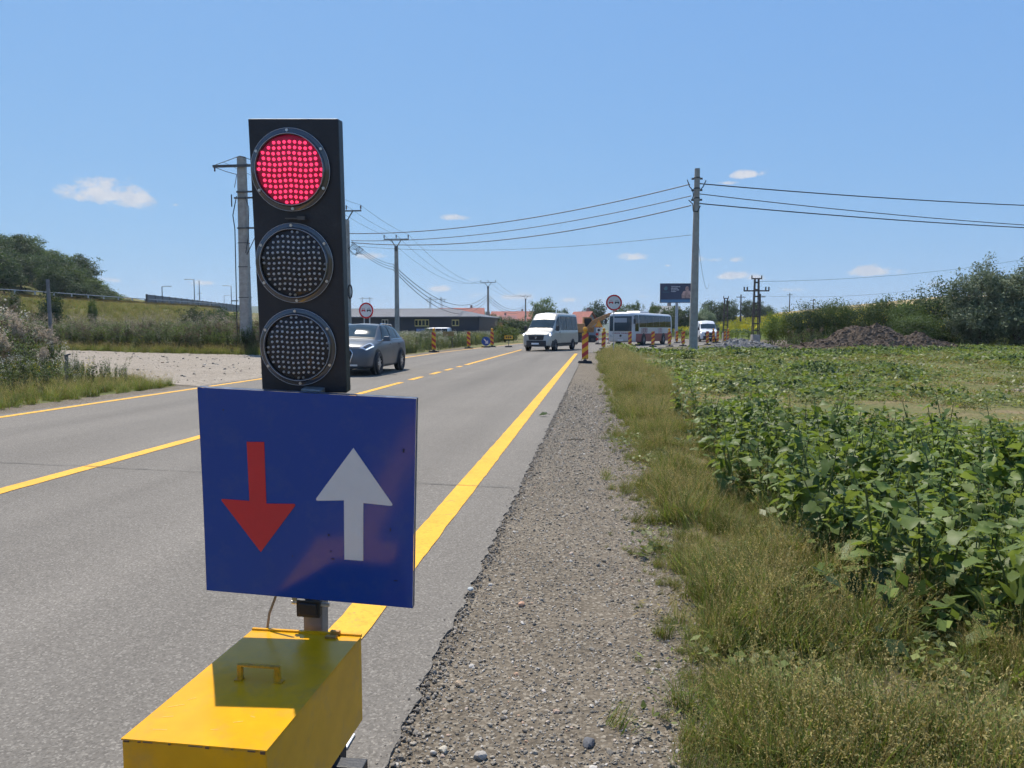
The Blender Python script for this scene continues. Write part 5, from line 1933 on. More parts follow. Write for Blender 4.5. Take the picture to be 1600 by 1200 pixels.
def house(name, label, loc, rot, w, d, e, r, m_roof, m_wall=None, windows=2):
    t = thing(name, label, 'house', loc, R(rot))
    mb_ = MB()
    mb_.box((0, 0, e / 2), (w, d, e))
    mb_.add([(-w / 2, -d / 2, e), (-w / 2, d / 2, e), (-w / 2, 0, r - .1)], [(0, 2, 1)])
    mb_.add([(w / 2, -d / 2, e), (w / 2, d / 2, e), (w / 2, 0, r - .1)], [(0, 1, 2)])
    mb_.build('wall', m_wall or M_cream, t)
    mb_ = MB()
    for sy in (-1, 1):
        vs = [(-w / 2 - .4, sy * (d / 2 + .5), e - .2), (w / 2 + .4, sy * (d / 2 + .5), e - .2), (w / 2 + .4, 0, r), (-w / 2 - .4, 0, r)]
        vs += [(a, b, c + 0.2) for a, b, c in vs]
        mb_.add(vs, [(0, 1, 2, 3), (7, 6, 5, 4), (0, 4, 5, 1), (1, 5, 6, 2), (3, 2, 6, 7), (0, 3, 7, 4)])
    rf_ = mb_.build('roof', m_roof, t)
    MB().box((w * .22, d * .12, r + .2), (.6, .6, 1.5)).build('chimney', M_roof_b, rf_)
    for i in range(windows):
        x = -w / 2 + (i + .5) * w / windows
        f = MB().box((x, -d / 2 - .03, e * .55), (1.2, .08, 1.3)).build('window', M_whitesh, t)
        MB().box((x, -d / 2 - .08, e * .55), (.95, .03, 1.05)).build('pane', M_glass, f)
    return t


def hz_loc(px, Y):
    p_ = atY(px, 515, Y)
    return (p_.x, Y, float(terrain(p_.x, Y)) - 0.1)


house('tiled_house', 'house with orange red tiled roof peeping over the warehouse end', hz_loc(722, 190), 8, 11, 9, 4.0, 7.0, M_roof_r)
house('low_shed', 'low shed with grey brown roof right of the warehouse', hz_loc(748, 135), -6, 7.2, 6, 2.2, 3.9, M_roof_b, M_roof_o, 1)
house('brick_shed', 'small orange roofed shed in front of the grey brown shed', hz_loc(752, 122), 12, 7.0, 3.5, 1.0, 2.5, M_roof_o, M_roof_o, 0)
house('tiled_house', 'red roofed house among trees right of the fourth pole', hz_loc(801, 250), -5, 14, 10, 4.5, 7.6, M_roof_r)
house('tiled_house', 'dull red roofed house just behind the fourth pole', hz_loc(778, 230), 12, 11, 8, 3.6, 5.8, mat('faded maroon tiles', (0.24, 0.09, 0.085), 0.8, var=0.2, scale=2))
house('tiled_house', 'red roofed grey house between the minibus and coach', hz_loc(911, 150), -28, 3.6, 6.0, 2.6, 5.0, M_roof_r, mat('grey plaster', (0.25, 0.27, 0.30), 0.9, var=0.1))
house('tiled_house', 'pale gabled roof among the trees behind the billboard column', hz_loc(1040, 170), 35, 7, 6, 3.2, 6.2, mat('pale sheet roof', (0.42, 0.38, 0.32), 0.6, var=0.2))

# ------------------------------------------------------------------ motorway edge on the embankment
M_rail = mat('weathered guard rail', (0.36, 0.37, 0.39), 0.45, 0.7, var=0.15, scale=2)
gr = thing('guard_rail', 'steel guard rail along the top of the left embankment', 'guard rail', (-64.5, 40, 4.6))
ypts = np.arange(0, 84, 3.0)
gzv = [float(terrain(-64.5, 40 + y)) - 4.6 for y in ypts]
mb = MB()
for (a, b, za, zb) in zip(ypts[:-1], ypts[1:], gzv[:-1], gzv[1:]):
    for (h0, h1, o) in ((0.55, 0.66, 0.0), (0.66, 0.74, -0.05), (0.74, 0.85, 0.0)):
        mb.add([(0.05 + o, a, za + h0), (0.05 + o, b, zb + h0), (0.05 + o, b, zb + h1), (0.05 + o, a, za + h1)], [(0, 1, 2, 3), (3, 2, 1, 0)])
    mb.tube([(0, a, za + 1.25), (0, b, zb + 1.25)], 0.05, 5)
mb.build('rail', M_rail, gr)
for y, z in zip(ypts, gzv):
    MB().box((-0.06, y, z + 0.6), (0.10, 0.14, 1.35)).build('post', M_rail, gr)

nb = thing('noise_barrier', 'dark grey noise barrier panels on the embankment', 'barrier', (0, 0, 0))
M_nb = mat('dark grey barrier panel', (0.10, 0.115, 0.135), 0.6, var=0.12, scale=1.2)
A_, B2 = Vector((-64.3, 100, 0)), Vector((-88, 176, 0))
n = 20
for k in range(n):
    a, b = A_.lerp(B2, k / n), A_.lerp(B2, (k + 1) / n)
    za, zb = float(terrain(a.x, a.y)) - 0.2, float(terrain(b.x, b.y)) - 0.2
    ta, tb = 6.5 + (7.45 - 6.5) * k / n, 6.5 + (7.45 - 6.5) * (k + 1) / n
    d = (b - a).normalized()
    nn = Vector((-d.y, d.x, 0)) * 0.06
    a2, b2 = a + d * .03, b - d * .03
    vs = [a2 - nn + Vector((0, 0, za)), b2 - nn + Vector((0, 0, zb)), b2 + nn + Vector((0, 0, zb)), a2 + nn + Vector((0, 0, za)),
          a2 - nn + Vector((0, 0, ta)), b2 - nn + Vector((0, 0, tb)), b2 + nn + Vector((0, 0, tb)), a2 + nn + Vector((0, 0, ta))]
    MB().add(vs, [(3, 2, 1, 0), (4, 5, 6, 7), (0, 1, 5, 4), (1, 2, 6, 5), (2, 3, 7, 6), (3, 0, 4, 7)]).build('panel', M_nb, nb)
    MB().box((a.x, a.y, (za + ta) / 2), (0.2, 0.2, ta - za + 0.1)).build('post', M_dsteel, nb)

for (px, ptop, Y, s, lb) in ((253, 448, 150, 1, 'street lamp just above the near end of the noise barrier'), (303, 437, 150, -1, 'taller street lamp left of the thick concrete pole'),
                             (311, 438, 165, 0, 'bare lamp mast right beside the taller street lamp'), (361, 447, 170, -1, 'street lamp immediately left of the thick concrete pole'),
                             (350, 462, 260, 1, 'small far street lamp near the thick concrete pole')):
    tp = atY(px, ptop, Y)
    zt = float(terrain(tp.x, Y))
    t = thing('street_lamp', lb, 'street lamp', (tp.x, Y, zt - .1))
    h = tp.z - zt + .1
    MB().cyl((0, 0, 0), (0, 0, h), 0.16, 0.09, 8).build('pole', M_steel, t)
    if s:
        MB().tube([(0, 0, h), (s * 1.2, 0, h + .12), (s * 1.5, 0, h + .12)], 0.07, 6).build('arm', M_steel, t)
        MB().box((s * 1.75, 0, h + .1), (.8, .3, .14)).build('lamp_head', M_steel, t, bevel=0.03)
    else:
        MB().box((0, 0, h * .6), (1.0, .15, .15)).build('arm', M_steel, t)

# ------------------------------------------------------------------ stakes on the left verge
t = thing('marker_stake', 'short weathered wooden stake on the left grass verge', 'post', gz(105, 603), 0.3)
mb = MB()
mb.box((0, 0, 0.40), (0.085, 0.07, 0.82), 0, Matrix.Rotation(R(2), 3, 'Y'), 0.9)
mb.build('stake', M_wood, t, bevel=0.008)
MB().box((0.05, -0.03, 0.80), (0.16, 0.03, 0.035), 0, Matrix.Rotation(R(-16), 3, 'Y')).build('cross_piece', M_wood, t)
b_ = atY(80, 515, 26)
t = thing('tall_post', 'tall grey post rising from the weeds behind the wooden stake', 'post', (b_.x, 26, 0), 0)
MB().cyl((0, 0, 0), (-0.05, 0, 3.35), 0.075, 0.06, 10).build('shaft', mat('grey pipe', (0.16, 0.16, 0.155), 0.7, var=0.2), t, smooth=40)
MB().box((0, 0, 0.15), (0.3, 0.3, 0.3)).build('footing', M_conc, t)

# ------------------------------------------------------------------ vegetation helpers
def unit(v):
    return v / np.maximum(np.linalg.norm(v, axis=-1, keepdims=True), 1e-9)


def leaf_quads(P, N_, size, aspect, g, tdir=None):
    """Rhombic leaves at P with normals N_."""
    n = len(P)
    t = g.normal(size=(n, 3)) if tdir is None else tdir + 0.25 * g.normal(size=(n, 3))
    t = unit(t - N_ * (t * N_).sum(1, keepdims=True))
    b = np.cross(N_, t)
    s = np.asarray(size).reshape(-1, 1) * np.ones((n, 1))
    V = np.stack([P - t * s, P + b * s * aspect, P + t * s, P - b * s * aspect], 1).reshape(-1, 3)
    Fc = np.arange(4 * n).reshape(n, 4)
    return V, Fc


def merge(parts):
    V, Fc, o = [], [], 0
    for v, f in parts:
        V.append(v)
        Fc.append(f + o)
        o += len(v)
    return np.concatenate(V), np.concatenate(Fc)


def limb(p0, p1, r0, r1, n=6, bend=0.0, g=None, segs=4):
    """Tapered, slightly crooked limb as quads."""
    p0, p1 = np.array(p0, float), np.array(p1, float)
    d = unit(p1 - p0)
    a = unit(np.cross(d, [0.3, 0.9, 0.2]))
    b = np.cross(d, a)
    off = np.zeros(3)
    V = []
    for k in range(segs + 1):
        f = k / segs
        if g is not None and 0 < k < segs:
            off = (a * g.normal() + b * g.normal()) * bend
        c = p0 + (p1 - p0) * f + off * math.sin(math.pi * f)
        r = r0 + (r1 - r0) * f
        for q in range(n):
            t = 2 * math.pi * q / n
            V.append(c + (a * math.cos(t) + b * math.sin(t)) * r)
    V = np.array(V)
    Fc = [(k * n + q, k * n + (q + 1) % n, (k + 1) * n + (q + 1) % n, (k + 1) * n + q) for k in range(segs) for q in range(n)]
    return V, np.array(Fc)


M_bark = mat('bark', (0.075, 0.058, 0.042), 0.95, var=0.35, scale=9, bump=0.6, bscale=18)
LM_green = leaf_mat('mid green foliage', (0.048, 0.082, 0.022), (0.105, 0.155, 0.040), 0.65, 0.3, 0.6)
LM_dark = leaf_mat('dark green foliage', (0.030, 0.054, 0.020), (0.068, 0.106, 0.034), 0.65, 0.25, 0.6)
LM_lime = leaf_mat('yellow green foliage', (0.075, 0.120, 0.022), (0.150, 0.200, 0.042), 0.65, 0.4, 0.6)
LM_silver = leaf_mat('silver grey foliage', (0.095, 0.135, 0.066), (0.25, 0.300, 0.180), 0.65, 0.2, 0.6)
LM_mast = leaf_mat('broad field leaves', (0.070, 0.115, 0.020), (0.190, 0.245, 0.062), 0.50, 0.40, 1.5, spec=0.30)
LM_field = leaf_mat('low field weeds', (0.095, 0.125, 0.028), (0.195, 0.220, 0.062), 0.45, 0.3, 1.0, rnd=0.35)
LM_grass = leaf_mat('green grass blades', (0.088, 0.130, 0.024), (0.180, 0.220, 0.054), 0.5, 0.35, 2.0, rnd=0.35)
LM_dry = leaf_mat('dry grass blades', (0.19, 0.155, 0.060), (0.34, 0.27, 0.10), 0.6, 0.35, 2.0, rnd=0.35)
LM_seed = leaf_mat('seed heads', (0.24, 0.21, 0.075), (0.44, 0.37, 0.15), 0.7, 0.35, 2.0, rnd=0.3)
LM_stalk = leaf_mat('brown weed stalks', (0.095, 0.070, 0.045), (0.19, 0.145, 0.10), 0.8, 0.2, 2.0, rnd=0.3)
LM_fluff = leaf_mat('pinkish seed fluff', (0.24, 0.205, 0.155), (0.40, 0.35, 0.27), 0.8, 0.4, 2.0, rnd=0.2)
LM_yel = leaf_mat('yellow petals', (0.42, 0.36, 0.02), (0.62, 0.50, 0.035), 0.5, 0.4, 2.0, rnd=0.2)
LM_white = leaf_mat('white umbels', (0.34, 0.33, 0.25), (0.50, 0.48, 0.40), 0.7, 0.3, 2.0, rnd=0.2)


def crown_mesh(name, g, radii, cz, n_clump, per, clump_r, leaf, aspect, m, hollow=0.55, droop=0.0, flat=0.0):
    """Foliage as many leaf faces gathered in clumps over an uneven crown volume."""
    d = unit(g.normal(size=(n_clump, 3)))
    rad = hollow + (1 - hollow) * g.random(n_clump) ** 0.6
    lump = 1 + 0.22 * np.sin(d[:, 0] * 4 + g.random() * 6) * np.cos(d[:, 1] * 5 + g.random() * 6) + 0.14 * np.sin(d[:, 2] * 7 + g.random() * 6) + 0.12 * g.normal(size=n_clump)
    C_ = d * (rad * lump)[:, None] * np.array(radii)
    C_[:, 2] = np.where(C_[:, 2] < 0, C_[:, 2] * 0.9, C_[:, 2]) + cz
    k = np.repeat(np.arange(n_clump), per)
    off = g.normal(size=(len(k), 3)) * clump_r * np.array([1, 1, 0.7])
    P = C_[k] + off
    nrm = unit(unit(P - np.array([0, 0, cz])) * 0.5 + g.normal(size=P.shape) * 0.65 + np.array([0, 0, 0.45]))
    s = leaf * g.uniform(0.6, 1.3, len(P))
    V, Fc = leaf_quads(P, nrm, s, aspect, g)
    keep = V.reshape(-1, 4, 3)[:, :, 2].min(1) > 0.02
    V = V.reshape(-1, 4, 3)[keep].reshape(-1, 3)
    Fc = np.arange(len(V)).reshape(-1, 4)
    return np_mesh(name, V, Fc, m), C_


def make_plant_meshes(seed, h, radii, cz, n_clump, per, clump_r, leaf, aspect, m, trunk_r, hollow=0.5, multi=1):
    g = np.random.default_rng(seed)
    cm, C_ = crown_mesh('crown', g, radii, cz, n_clump, per, clump_r, leaf, aspect, m, hollow)
    parts = []
    for q in range(multi):
        bx_, by_ = (g.normal(0, 0.12 * radii[0], 2) if multi > 1 else (0, 0))
        tx, ty = g.normal(0, 0.18 * radii[0], 2)
        top = np.array([bx_ + tx, by_ + ty, cz + 0.25 * radii[2]])
        parts.append(limb((bx_, by_, -0.15), top, trunk_r, trunk_r * 0.35, 8, 0.06 * h * 0.3, g, 6))
        for c in C_[g.choice(len(C_), min(12, len(C_)), replace=False)]:
            f = g.uniform(0.35, 0.9)
            s = np.array([bx_, by_, 0]) * (1 - f) + top * f
            parts.append(limb(s, s + (c - s) * 0.85, trunk_r * 0.35, trunk_r * 0.06, 5, 0.08, g, 4))
    V, Fc = merge(parts)
    return cm, np_mesh('trunk', V, Fc, M_bark, smooth=True)


TREES = {
    'round': make_plant_meshes(11, 7.0, (3.0, 3.0, 2.6), 4.4, 170, 34, 0.42, 0.17, 0.6, LM_green, 0.22),
    'dark': make_plant_meshes(12, 6.5, (2.6, 2.6, 2.7), 3.9, 170, 34, 0.38, 0.16, 0.6, LM_dark, 0.2),
    'wide': make_plant_meshes(13, 6.0, (3.8, 3.4, 2.4), 3.4, 190, 34, 0.45, 0.17, 0.6, LM_dark, 0.2, multi=2),
    'airy': make_plant_meshes(14, 6.0, (2.6, 2.6, 1.7), 4.4, 44, 60, 0.34, 0.15, 0.5, LM_green, 0.14, hollow=0.3),
}
SHRUBS = {
    'green': make_plant_meshes(21, 4.2, (2.1, 1.9, 2.0), 2.05, 240, 36, 0.26, 0.085, 0.5, LM_green, 0.07, multi=4),
    'dark': make_plant_meshes(22, 4.4, (2.2, 2.0, 2.1), 2.1, 260, 36, 0.26, 0.085, 0.5, LM_dark, 0.07, multi=4),
    'lime': make_plant_meshes(23, 3.0, (1.5, 1.4, 1.5), 1.5, 130, 30, 0.22, 0.095, 0.5, LM_lime, 0.05, multi=3),
    'silver': make_plant_meshes(24, 6.5, (2.7, 2.5, 3.1), 3.0, 620, 40, 0.27, 0.115, 0.45, LM_silver, 0.12, hollow=0.68, multi=4),
}


def plant(name, label, cat, kind, x, y, s=1.0, sz=None, rot=0.0, group=None, z=None, sx=None):
    cm, tm = kind
    z = float(terrain(x, y)) if z is None else z
    t = thing(name, label, cat, (x, y, z), rot, group)
    t.scale = (sx or s, s, sz or s)
    link('crown', cm, t)
    link('trunk', tm, t)
    return t


def plant_px(name, label, cat, kind, px, ptop, Y, nat_h, wid_px=None, nat_w=None, rot=0.0, group=None):
    p_ = atY(px, ptop, Y)
    zt = float(terrain(p_.x, Y))
    sz = (p_.z - zt) / nat_h
    sx = (wid_px / FPX * Y / nat_w) if wid_px else sz
    t = plant(name, label, cat, kind, p_.x, Y, sx, sz, rot, group, zt)
    return t


SH_H = {'green': 4.3, 'dark': 4.45, 'lime': 3.2, 'silver': 6.6}
SH_W = {'green': 4.6, 'dark': 4.8, 'lime': 3.4, 'silver': 6.0}
for (k, px, pt, Y, w, lb) in (
        ('lime', 1208, 494, 72, 36, 'light green leafy shrub just right of the lattice mast'),
        ('lime', 1234, 488, 70, 34, 'light green shrub second from the lattice mast'),
        ('dark', 1262, 478, 68, 56, 'dark shrub behind the left slope of the larger dirt heap'),
        ('green', 1302, 470, 68, 62, 'tall green shrub behind the top of the larger dirt heap'),
        ('dark', 1342, 478, 70, 60, 'dark green shrub behind the dip between the dirt heaps'),
        ('green', 1385, 464, 68, 56, 'green shrub with pointed top behind the smaller dirt heap'),
        ('green', 1420, 474, 66, 60, 'rounded green shrub right of the smaller dirt heap'),
        ('dark', 1470, 446, 66, 92, 'large dark shrub touching the silver leaved tree'),
        ('green', 1432, 492, 62, 70, 'low green shrub at the foot of the large dark shrub')):
    plant_px('hedgerow_shrub', lb, 'shrub', SHRUBS[k], px, pt - 3, Y, SH_H[k] * 0.93, w * 1.06, SH_W[k], rot=px * 0.7, group='hedgerow shrubs at the field edge')
plant_px('silver_tree', 'large silvery leaved tree at the field edge', 'tree', SHRUBS['silver'], 1540, 416, 62, 6.3, 92, 6.0, rot=0.4)
plant_px('silver_tree', 'silvery leaved tree cut by the right picture edge', 'tree', SHRUBS['silver'], 1606, 420, 60, 6.3, 110, 6.0, rot=2.6)
plant_px('silver_tree', 'silvery leaved tree wholly behind the first two', 'tree', SHRUBS['silver'], 1690, 430, 64, 6.6, 120, 6.0, rot=4.6)
plant_px('grey_willow', 'round grey green willow bush behind the concrete pole and white van', 'tree', SHRUBS['silver'], 1101, 482, 104, 6.6, 42, 6.0, rot=1.1)

TR_H = {'round': 7.3, 'dark': 6.9, 'wide': 6.1, 'airy': 6.3}
TR_W = {'round': 6.6, 'dark': 5.8, 'wide': 8.2, 'airy': 5.6}
for (k, px, pt, Y, w, lb) in (
        ('round', 850, 469, 175, 44, 'round tree rising behind the minibus roof'),
        ('dark', 836, 492, 160, 30, 'low dark tree at the left of the minibus roof'),
        ('wide', 879, 483, 190, 24, 'small tree just above the back of the minibus'),
        ('dark', 933, 471, 165, 30, 'dark tree immediately left of the round sign'),
        ('wide', 918, 480, 190, 24, 'small dark tree behind the red roofed grey house'),
        ('airy', 994, 470, 120, 26, 'feathery tree above the coach roof beside the round sign'),
        ('airy', 1022, 473, 125, 22, 'feathery tree above the coach roof left of the billboard'),
        ('round', 975, 479, 160, 40, 'pale tree behind the front half of the coach'),
        ('wide', 1048, 479, 140, 46, 'dark spreading tree under the billboard left end'),
        ('dark', 1072, 482, 138, 36, 'dark tree just behind the billboard column'),
        ('wide', 1118, 471, 175, 54, 'dark spreading tree on the rise right of the concrete pole'),
        ('round', 1140, 471, 190, 30, 'tree on the rise left of the lattice mast'),
        ('wide', 1176, 470, 205, 44, 'tree on the skyline behind the lattice mast'),
        ('dark', 1198, 478, 215, 26, 'last small tree on the skyline before the stubble hill'),
        ('dark', 775, 492, 128, 40, 'dark leafy tree behind the fourth pole foot'),
        ('wide', 800, 497, 112, 56, 'spreading tree between the fourth pole and the minibus'),
        ('wide', 830, 503, 104, 46, 'tree half hidden by the minibus front'),
        ('round', 752, 488, 210, 26, 'little tree between the red roofs'),
        ('round', 728, 498, 118, 20, 'small tree at the warehouse end'),
        ('dark', 300, 481, 78, 44, 'dark bushy tree below the noise barrier, nearer the barrier end'),
        ('wide', 338, 482, 76, 52, 'wide bushy tree left of the thick concrete pole'),
        ('round', 372, 488, 74, 44, 'bushy tree at the foot of the thick concrete pole'),
        ('dark', 78, 456, 62, 38, 'dark bush on the embankment slope behind the tall post'),
        ('round', 144, 470, 70, 16, 'single small round bush on the dry embankment slope'),
        ('dark', 20, 458, 66, 24, 'small dark bush on the embankment at the left edge'),
        ('lime', 790, 508, 84, 44, 'bright green bush behind the low yellow plate'),
        ('silver', 668, 512, 60, 26, 'pale flowering bush beside the rear of the grey car'),
        ('green', 711, 520, 66, 34, 'dark green low bush between two lamp delineators')):
    if k in TREES:
        plant_px('broadleaf_tree', lb, 'tree', TREES[k], px, pt, Y, TR_H[k], w, TR_W[k], rot=px * 1.3)
    else:
        plant_px('roadside_bush', lb, 'bush', SHRUBS[k], px, pt, Y, SH_H[k], w, SH_W[k], rot=px * 1.3)

# wooded hillside on the left: every tree its own object, four patterns
g = np.random.default_rng(31)
n_h = 0
for _ in range(4000):
    x, y = g.uniform(-165, -74), g.uniform(84, 150)
    if not hasattr(g, 'pts'):
        pass
    zt = float(terrain(x, y))
    if zt < 4.9 + 0.6 * g.random() or x > -78 or x > -0.735 * y:
        continue
    if any((x - a) ** 2 + (y - b) ** 2 < 3.6 ** 2 for a, b in globals().setdefault('_hp', [])):
        continue
    _hp.append((x, y))
    k = ('dark', 'wide', 'round', 'dark')[n_h % 4]
    s = g.uniform(0.55, 0.95)
    plant('hillside_tree', 'dark green tree on the wooded hillside beyond the guard rail', 'tree', TREES[k], x, y, s, s * g.uniform(0.9, 1.15), g.uniform(0, 6.28), 'trees on the wooded hillside', zt)
    n_h += 1
    if n_h >= 150:
        break
for (px, pt, Y) in ((88, 408, 108), (100, 418, 112), (110, 424, 107), (121, 431, 110), (130, 432, 114), (140, 441, 108), (149, 443, 112), (157, 450, 108), (165, 455, 113), (173, 461, 109), (181, 466, 112), (96, 432, 100), (118, 441, 101), (136, 450, 102), (154, 459, 103), (75, 420, 99)):
    plant_px('hillside_tree', 'dark green tree on the wooded hillside beyond the guard rail', 'tree', TREES[('dark', 'wide', 'round')[px % 3]], px, pt, Y, 6.4, 44, 6.4, px, 'trees on the wooded hillside')

# ------------------------------------------------------------------ scattered ground cover (stuff)
def proto_collection(name, meshes):
    c = bpy.data.collections.new(name)
    for i, me in enumerate(meshes):
        o = bpy.data.objects.new('%s_%02d' % (name, i), me)
        c.objects.link(o)
    return c


def scatter(name, label, pts, scl, rot, idx, coll):
    n = len(pts)
    me = bpy.data.meshes.new(name)
    me.vertices.add(n)
    me.vertices.foreach_set('co', np.asarray(pts, np.float32).ravel())
    for an, ty, dat in (('scl', 'FLOAT', np.asarray(scl, np.float32)), ('idx', 'INT', np.asarray(idx, np.int32))):
        a = me.attributes.new(an, ty, 'POINT')
        a.data.foreach_set('value', dat)
    a = me.attributes.new('rot', 'FLOAT_VECTOR', 'POINT')
    a.data.foreach_set('vector', np.asarray(rot, np.float32).ravel())
    me.update()
    o = link(name, me)
    tag(o, label, kind='stuff')
    ng = bpy.data.node_groups.new(name, 'GeometryNodeTree')
    ng.interface.new_socket('Geometry', in_out='INPUT', socket_type='NodeSocketGeometry')
    ng.interface.new_socket('Geometry', in_out='OUTPUT', socket_type='NodeSocketGeometry')
    N, L = ng.nodes, ng.links
    gi, go = N.new('NodeGroupInput'), N.new('NodeGroupOutput')
    ip = N.new('GeometryNodeInstanceOnPoints')
    ci = N.new('GeometryNodeCollectionInfo')
    ci.inputs['Collection'].default_value = coll
    ci.inputs['Separate Children'].default_value = True
    ci.inputs['Reset Children'].default_value = True
    ip.inputs['Pick Instance'].default_value = True

    def attr(nm, ty):
        q = N.new('GeometryNodeInputNamedAttribute')
        q.data_type = ty
        q.inputs['Name'].default_value = nm
        return q.outputs['Attribute']
    e2r = N.new('FunctionNodeEulerToRotation')
    L.new(attr('rot', 'FLOAT_VECTOR'), e2r.inputs[0])
    L.new(gi.outputs[0], ip.inputs['Points'])
    L.new(ci.outputs[0], ip.inputs['Instance'])
    L.new(attr('idx', 'INT'), ip.inputs['Instance Index'])
    L.new(e2r.outputs[0], ip.inputs['Rotation'])
    L.new(attr('scl', 'FLOAT'), ip.inputs['Scale'])
    L.new(ip.outputs[0], go.inputs[0])
    md_ = o.modifiers.new('scatter', 'NODES')
    md_.node_group = ng
    return o


def blades(g, n, r, h, w, lean, curl=0.5):
    """Grass tuft: bent tapering blades, two quads and a tip each."""
    P = np.c_[g.normal(0, r, (n, 2)), np.zeros(n)]
    a = g.uniform(0, 2 * np.pi, n)
    d = np.c_[np.cos(a), np.sin(a), np.zeros(n)]
    sd = np.c_[-np.sin(a), np.cos(a), np.zeros(n)]
    H = h * g.uniform(0.5, 1.15, n)[:, None]
    ln = lean * g.uniform(0.2, 1.2, n)[:, None]
    V, Fc = [], []
    ws = (1.0, 0.85, 0.5, 0.05)
    for f, wf in zip((0, 0.4, 0.75, 1.0), ws):
        c = P + np.array([0, 0, 1]) * H * (f - 0.25 * ln * f ** 2.5) + d * H * ln * f ** (1 + curl)
        V.append(c - sd * w * wf)
        V.append(c + sd * w * wf)
    V = np.stack(V, 1)
    for k in range(3):
        Fc.append(np.stack([np.arange(n) * 8 + 2 * k, np.arange(n) * 8 + 2 * k + 1, np.arange(n) * 8 + 2 * k + 3, np.arange(n) * 8 + 2 * k + 2], -1))
    return V.reshape(-1, 3), np.concatenate(Fc)


def join_np(parts):
    """parts: (V, F, material index) with quads."""
    V, Fc, Mi, o = [], [], [], 0
    for v, f, m in parts:
        V.append(v)
        Fc.append(f + o)
        Mi.append(np.full(len(f), m))
        o += len(v)
    return np.concatenate(V), np.concatenate(Fc), np.concatenate(Mi)


def seed_tuft(seed, dry, h=0.26):
    """Roadside tuft: green and dry blades with drooping seed spikes."""
    g = np.random.default_rng(seed)
    parts = [(*blades(g, 40, 0.05, h * 0.85, 0.0026, 0.8), 0), (*blades(g, int(14 * dry), 0.05, h * 0.8, 0.0018, 0.9), 1)]
    n = 16
    v, f = blades(g, n, 0.04, h * 1.15, 0.0009, 0.5)
    parts.append((v, f, 1))
    tips = v.reshape(n, 8, 3)[:, 6]
    dirs = unit(v.reshape(n, 8, 3)[:, 6] - v.reshape(n, 8, 3)[:, 4])
    P = (tips[:, None, :] - dirs[:, None, :] * np.linspace(0, 0.06, 7)[None, :, None] + g.normal(0, 0.0022, (n, 7, 3))).reshape(-1, 3)
    v, f = leaf_quads(P, unit(g.normal(size=P.shape)), 0.0050, 0.45, g, np.repeat(dirs, 7, 0))
    parts.append((v, f, 2))
    V, Fc, Mi = join_np(parts)
    return np_mesh('tuft', V, Fc, [LM_grass, LM_dry, LM_seed], midx=Mi)


def weed(seed, h, nst, leafn, leaf, mats_, top=None, spread=0.12, aspect=0.3, topn=30, tops=0.02):
    """Upright weed: stems with leaves up their length and an optional flowering top."""
    g = np.random.default_rng(seed)
    parts = []
    for s_ in range(nst):
        b = np.r_[g.normal(0, spread, 2), 0]
        t = b + np.r_[g.normal(0, spread * 1.1, 2), h * g.uniform(0.7, 1.1)]
        v, f = limb(b, t, 0.008 + h * .002, 0.003, 4, 0.03, g, 3)
        parts.append((v, f, 1))
        fz = g.uniform(0.08, 1.0, leafn)
        P = b + (t - b) * fz[:, None]
        a = g.uniform(0, 6.28, leafn)
        out = np.c_[np.cos(a), np.sin(a), g.uniform(-0.3, 0.7, leafn)]
        L_len = leaf * g.uniform(0.6, 1.25, leafn) * (1.15 - 0.6 * fz)
        P = P + unit(out) * L_len[:, None]
        nn = unit(np.c_[-np.cos(a) * .5, -np.sin(a) * .5, np.ones(leafn)] + 0.35 * g.normal(size=(leafn, 3)))
        v, f = leaf_quads(P, nn, L_len, aspect, g, unit(out) * 3)
        parts.append((v, f, 0))
        if top is not None:
            Pt = t + g.normal(size=(topn, 3)) * np.array([.07, .07, .09]) * (h / 1.5)
            v, f = leaf_quads(Pt, unit(g.normal(size=Pt.shape)), tops * g.uniform(.6, 1.3, topn), 0.7, g)
            parts.append((v, f, 2))
    V, Fc, Mi = join_np(parts)
    return np_mesh('weed', V, Fc, mats_, midx=Mi)


def low_cluster(seed, n, r, h, leaf, m, aspect=0.65):
    g = np.random.default_rng(seed)
    P = np.c_[g.normal(0, r, (n, 2)), h * g.uniform(0.15, 1.0, n)]
    nn = unit(g.normal(size=(n, 3)) * 0.45 + np.array([0, 0, 1]))
    v, f = leaf_quads(P, nn, leaf * g.uniform(0.5, 1.3, n), aspect, g)
    return np_mesh('cluster', v, f, m)


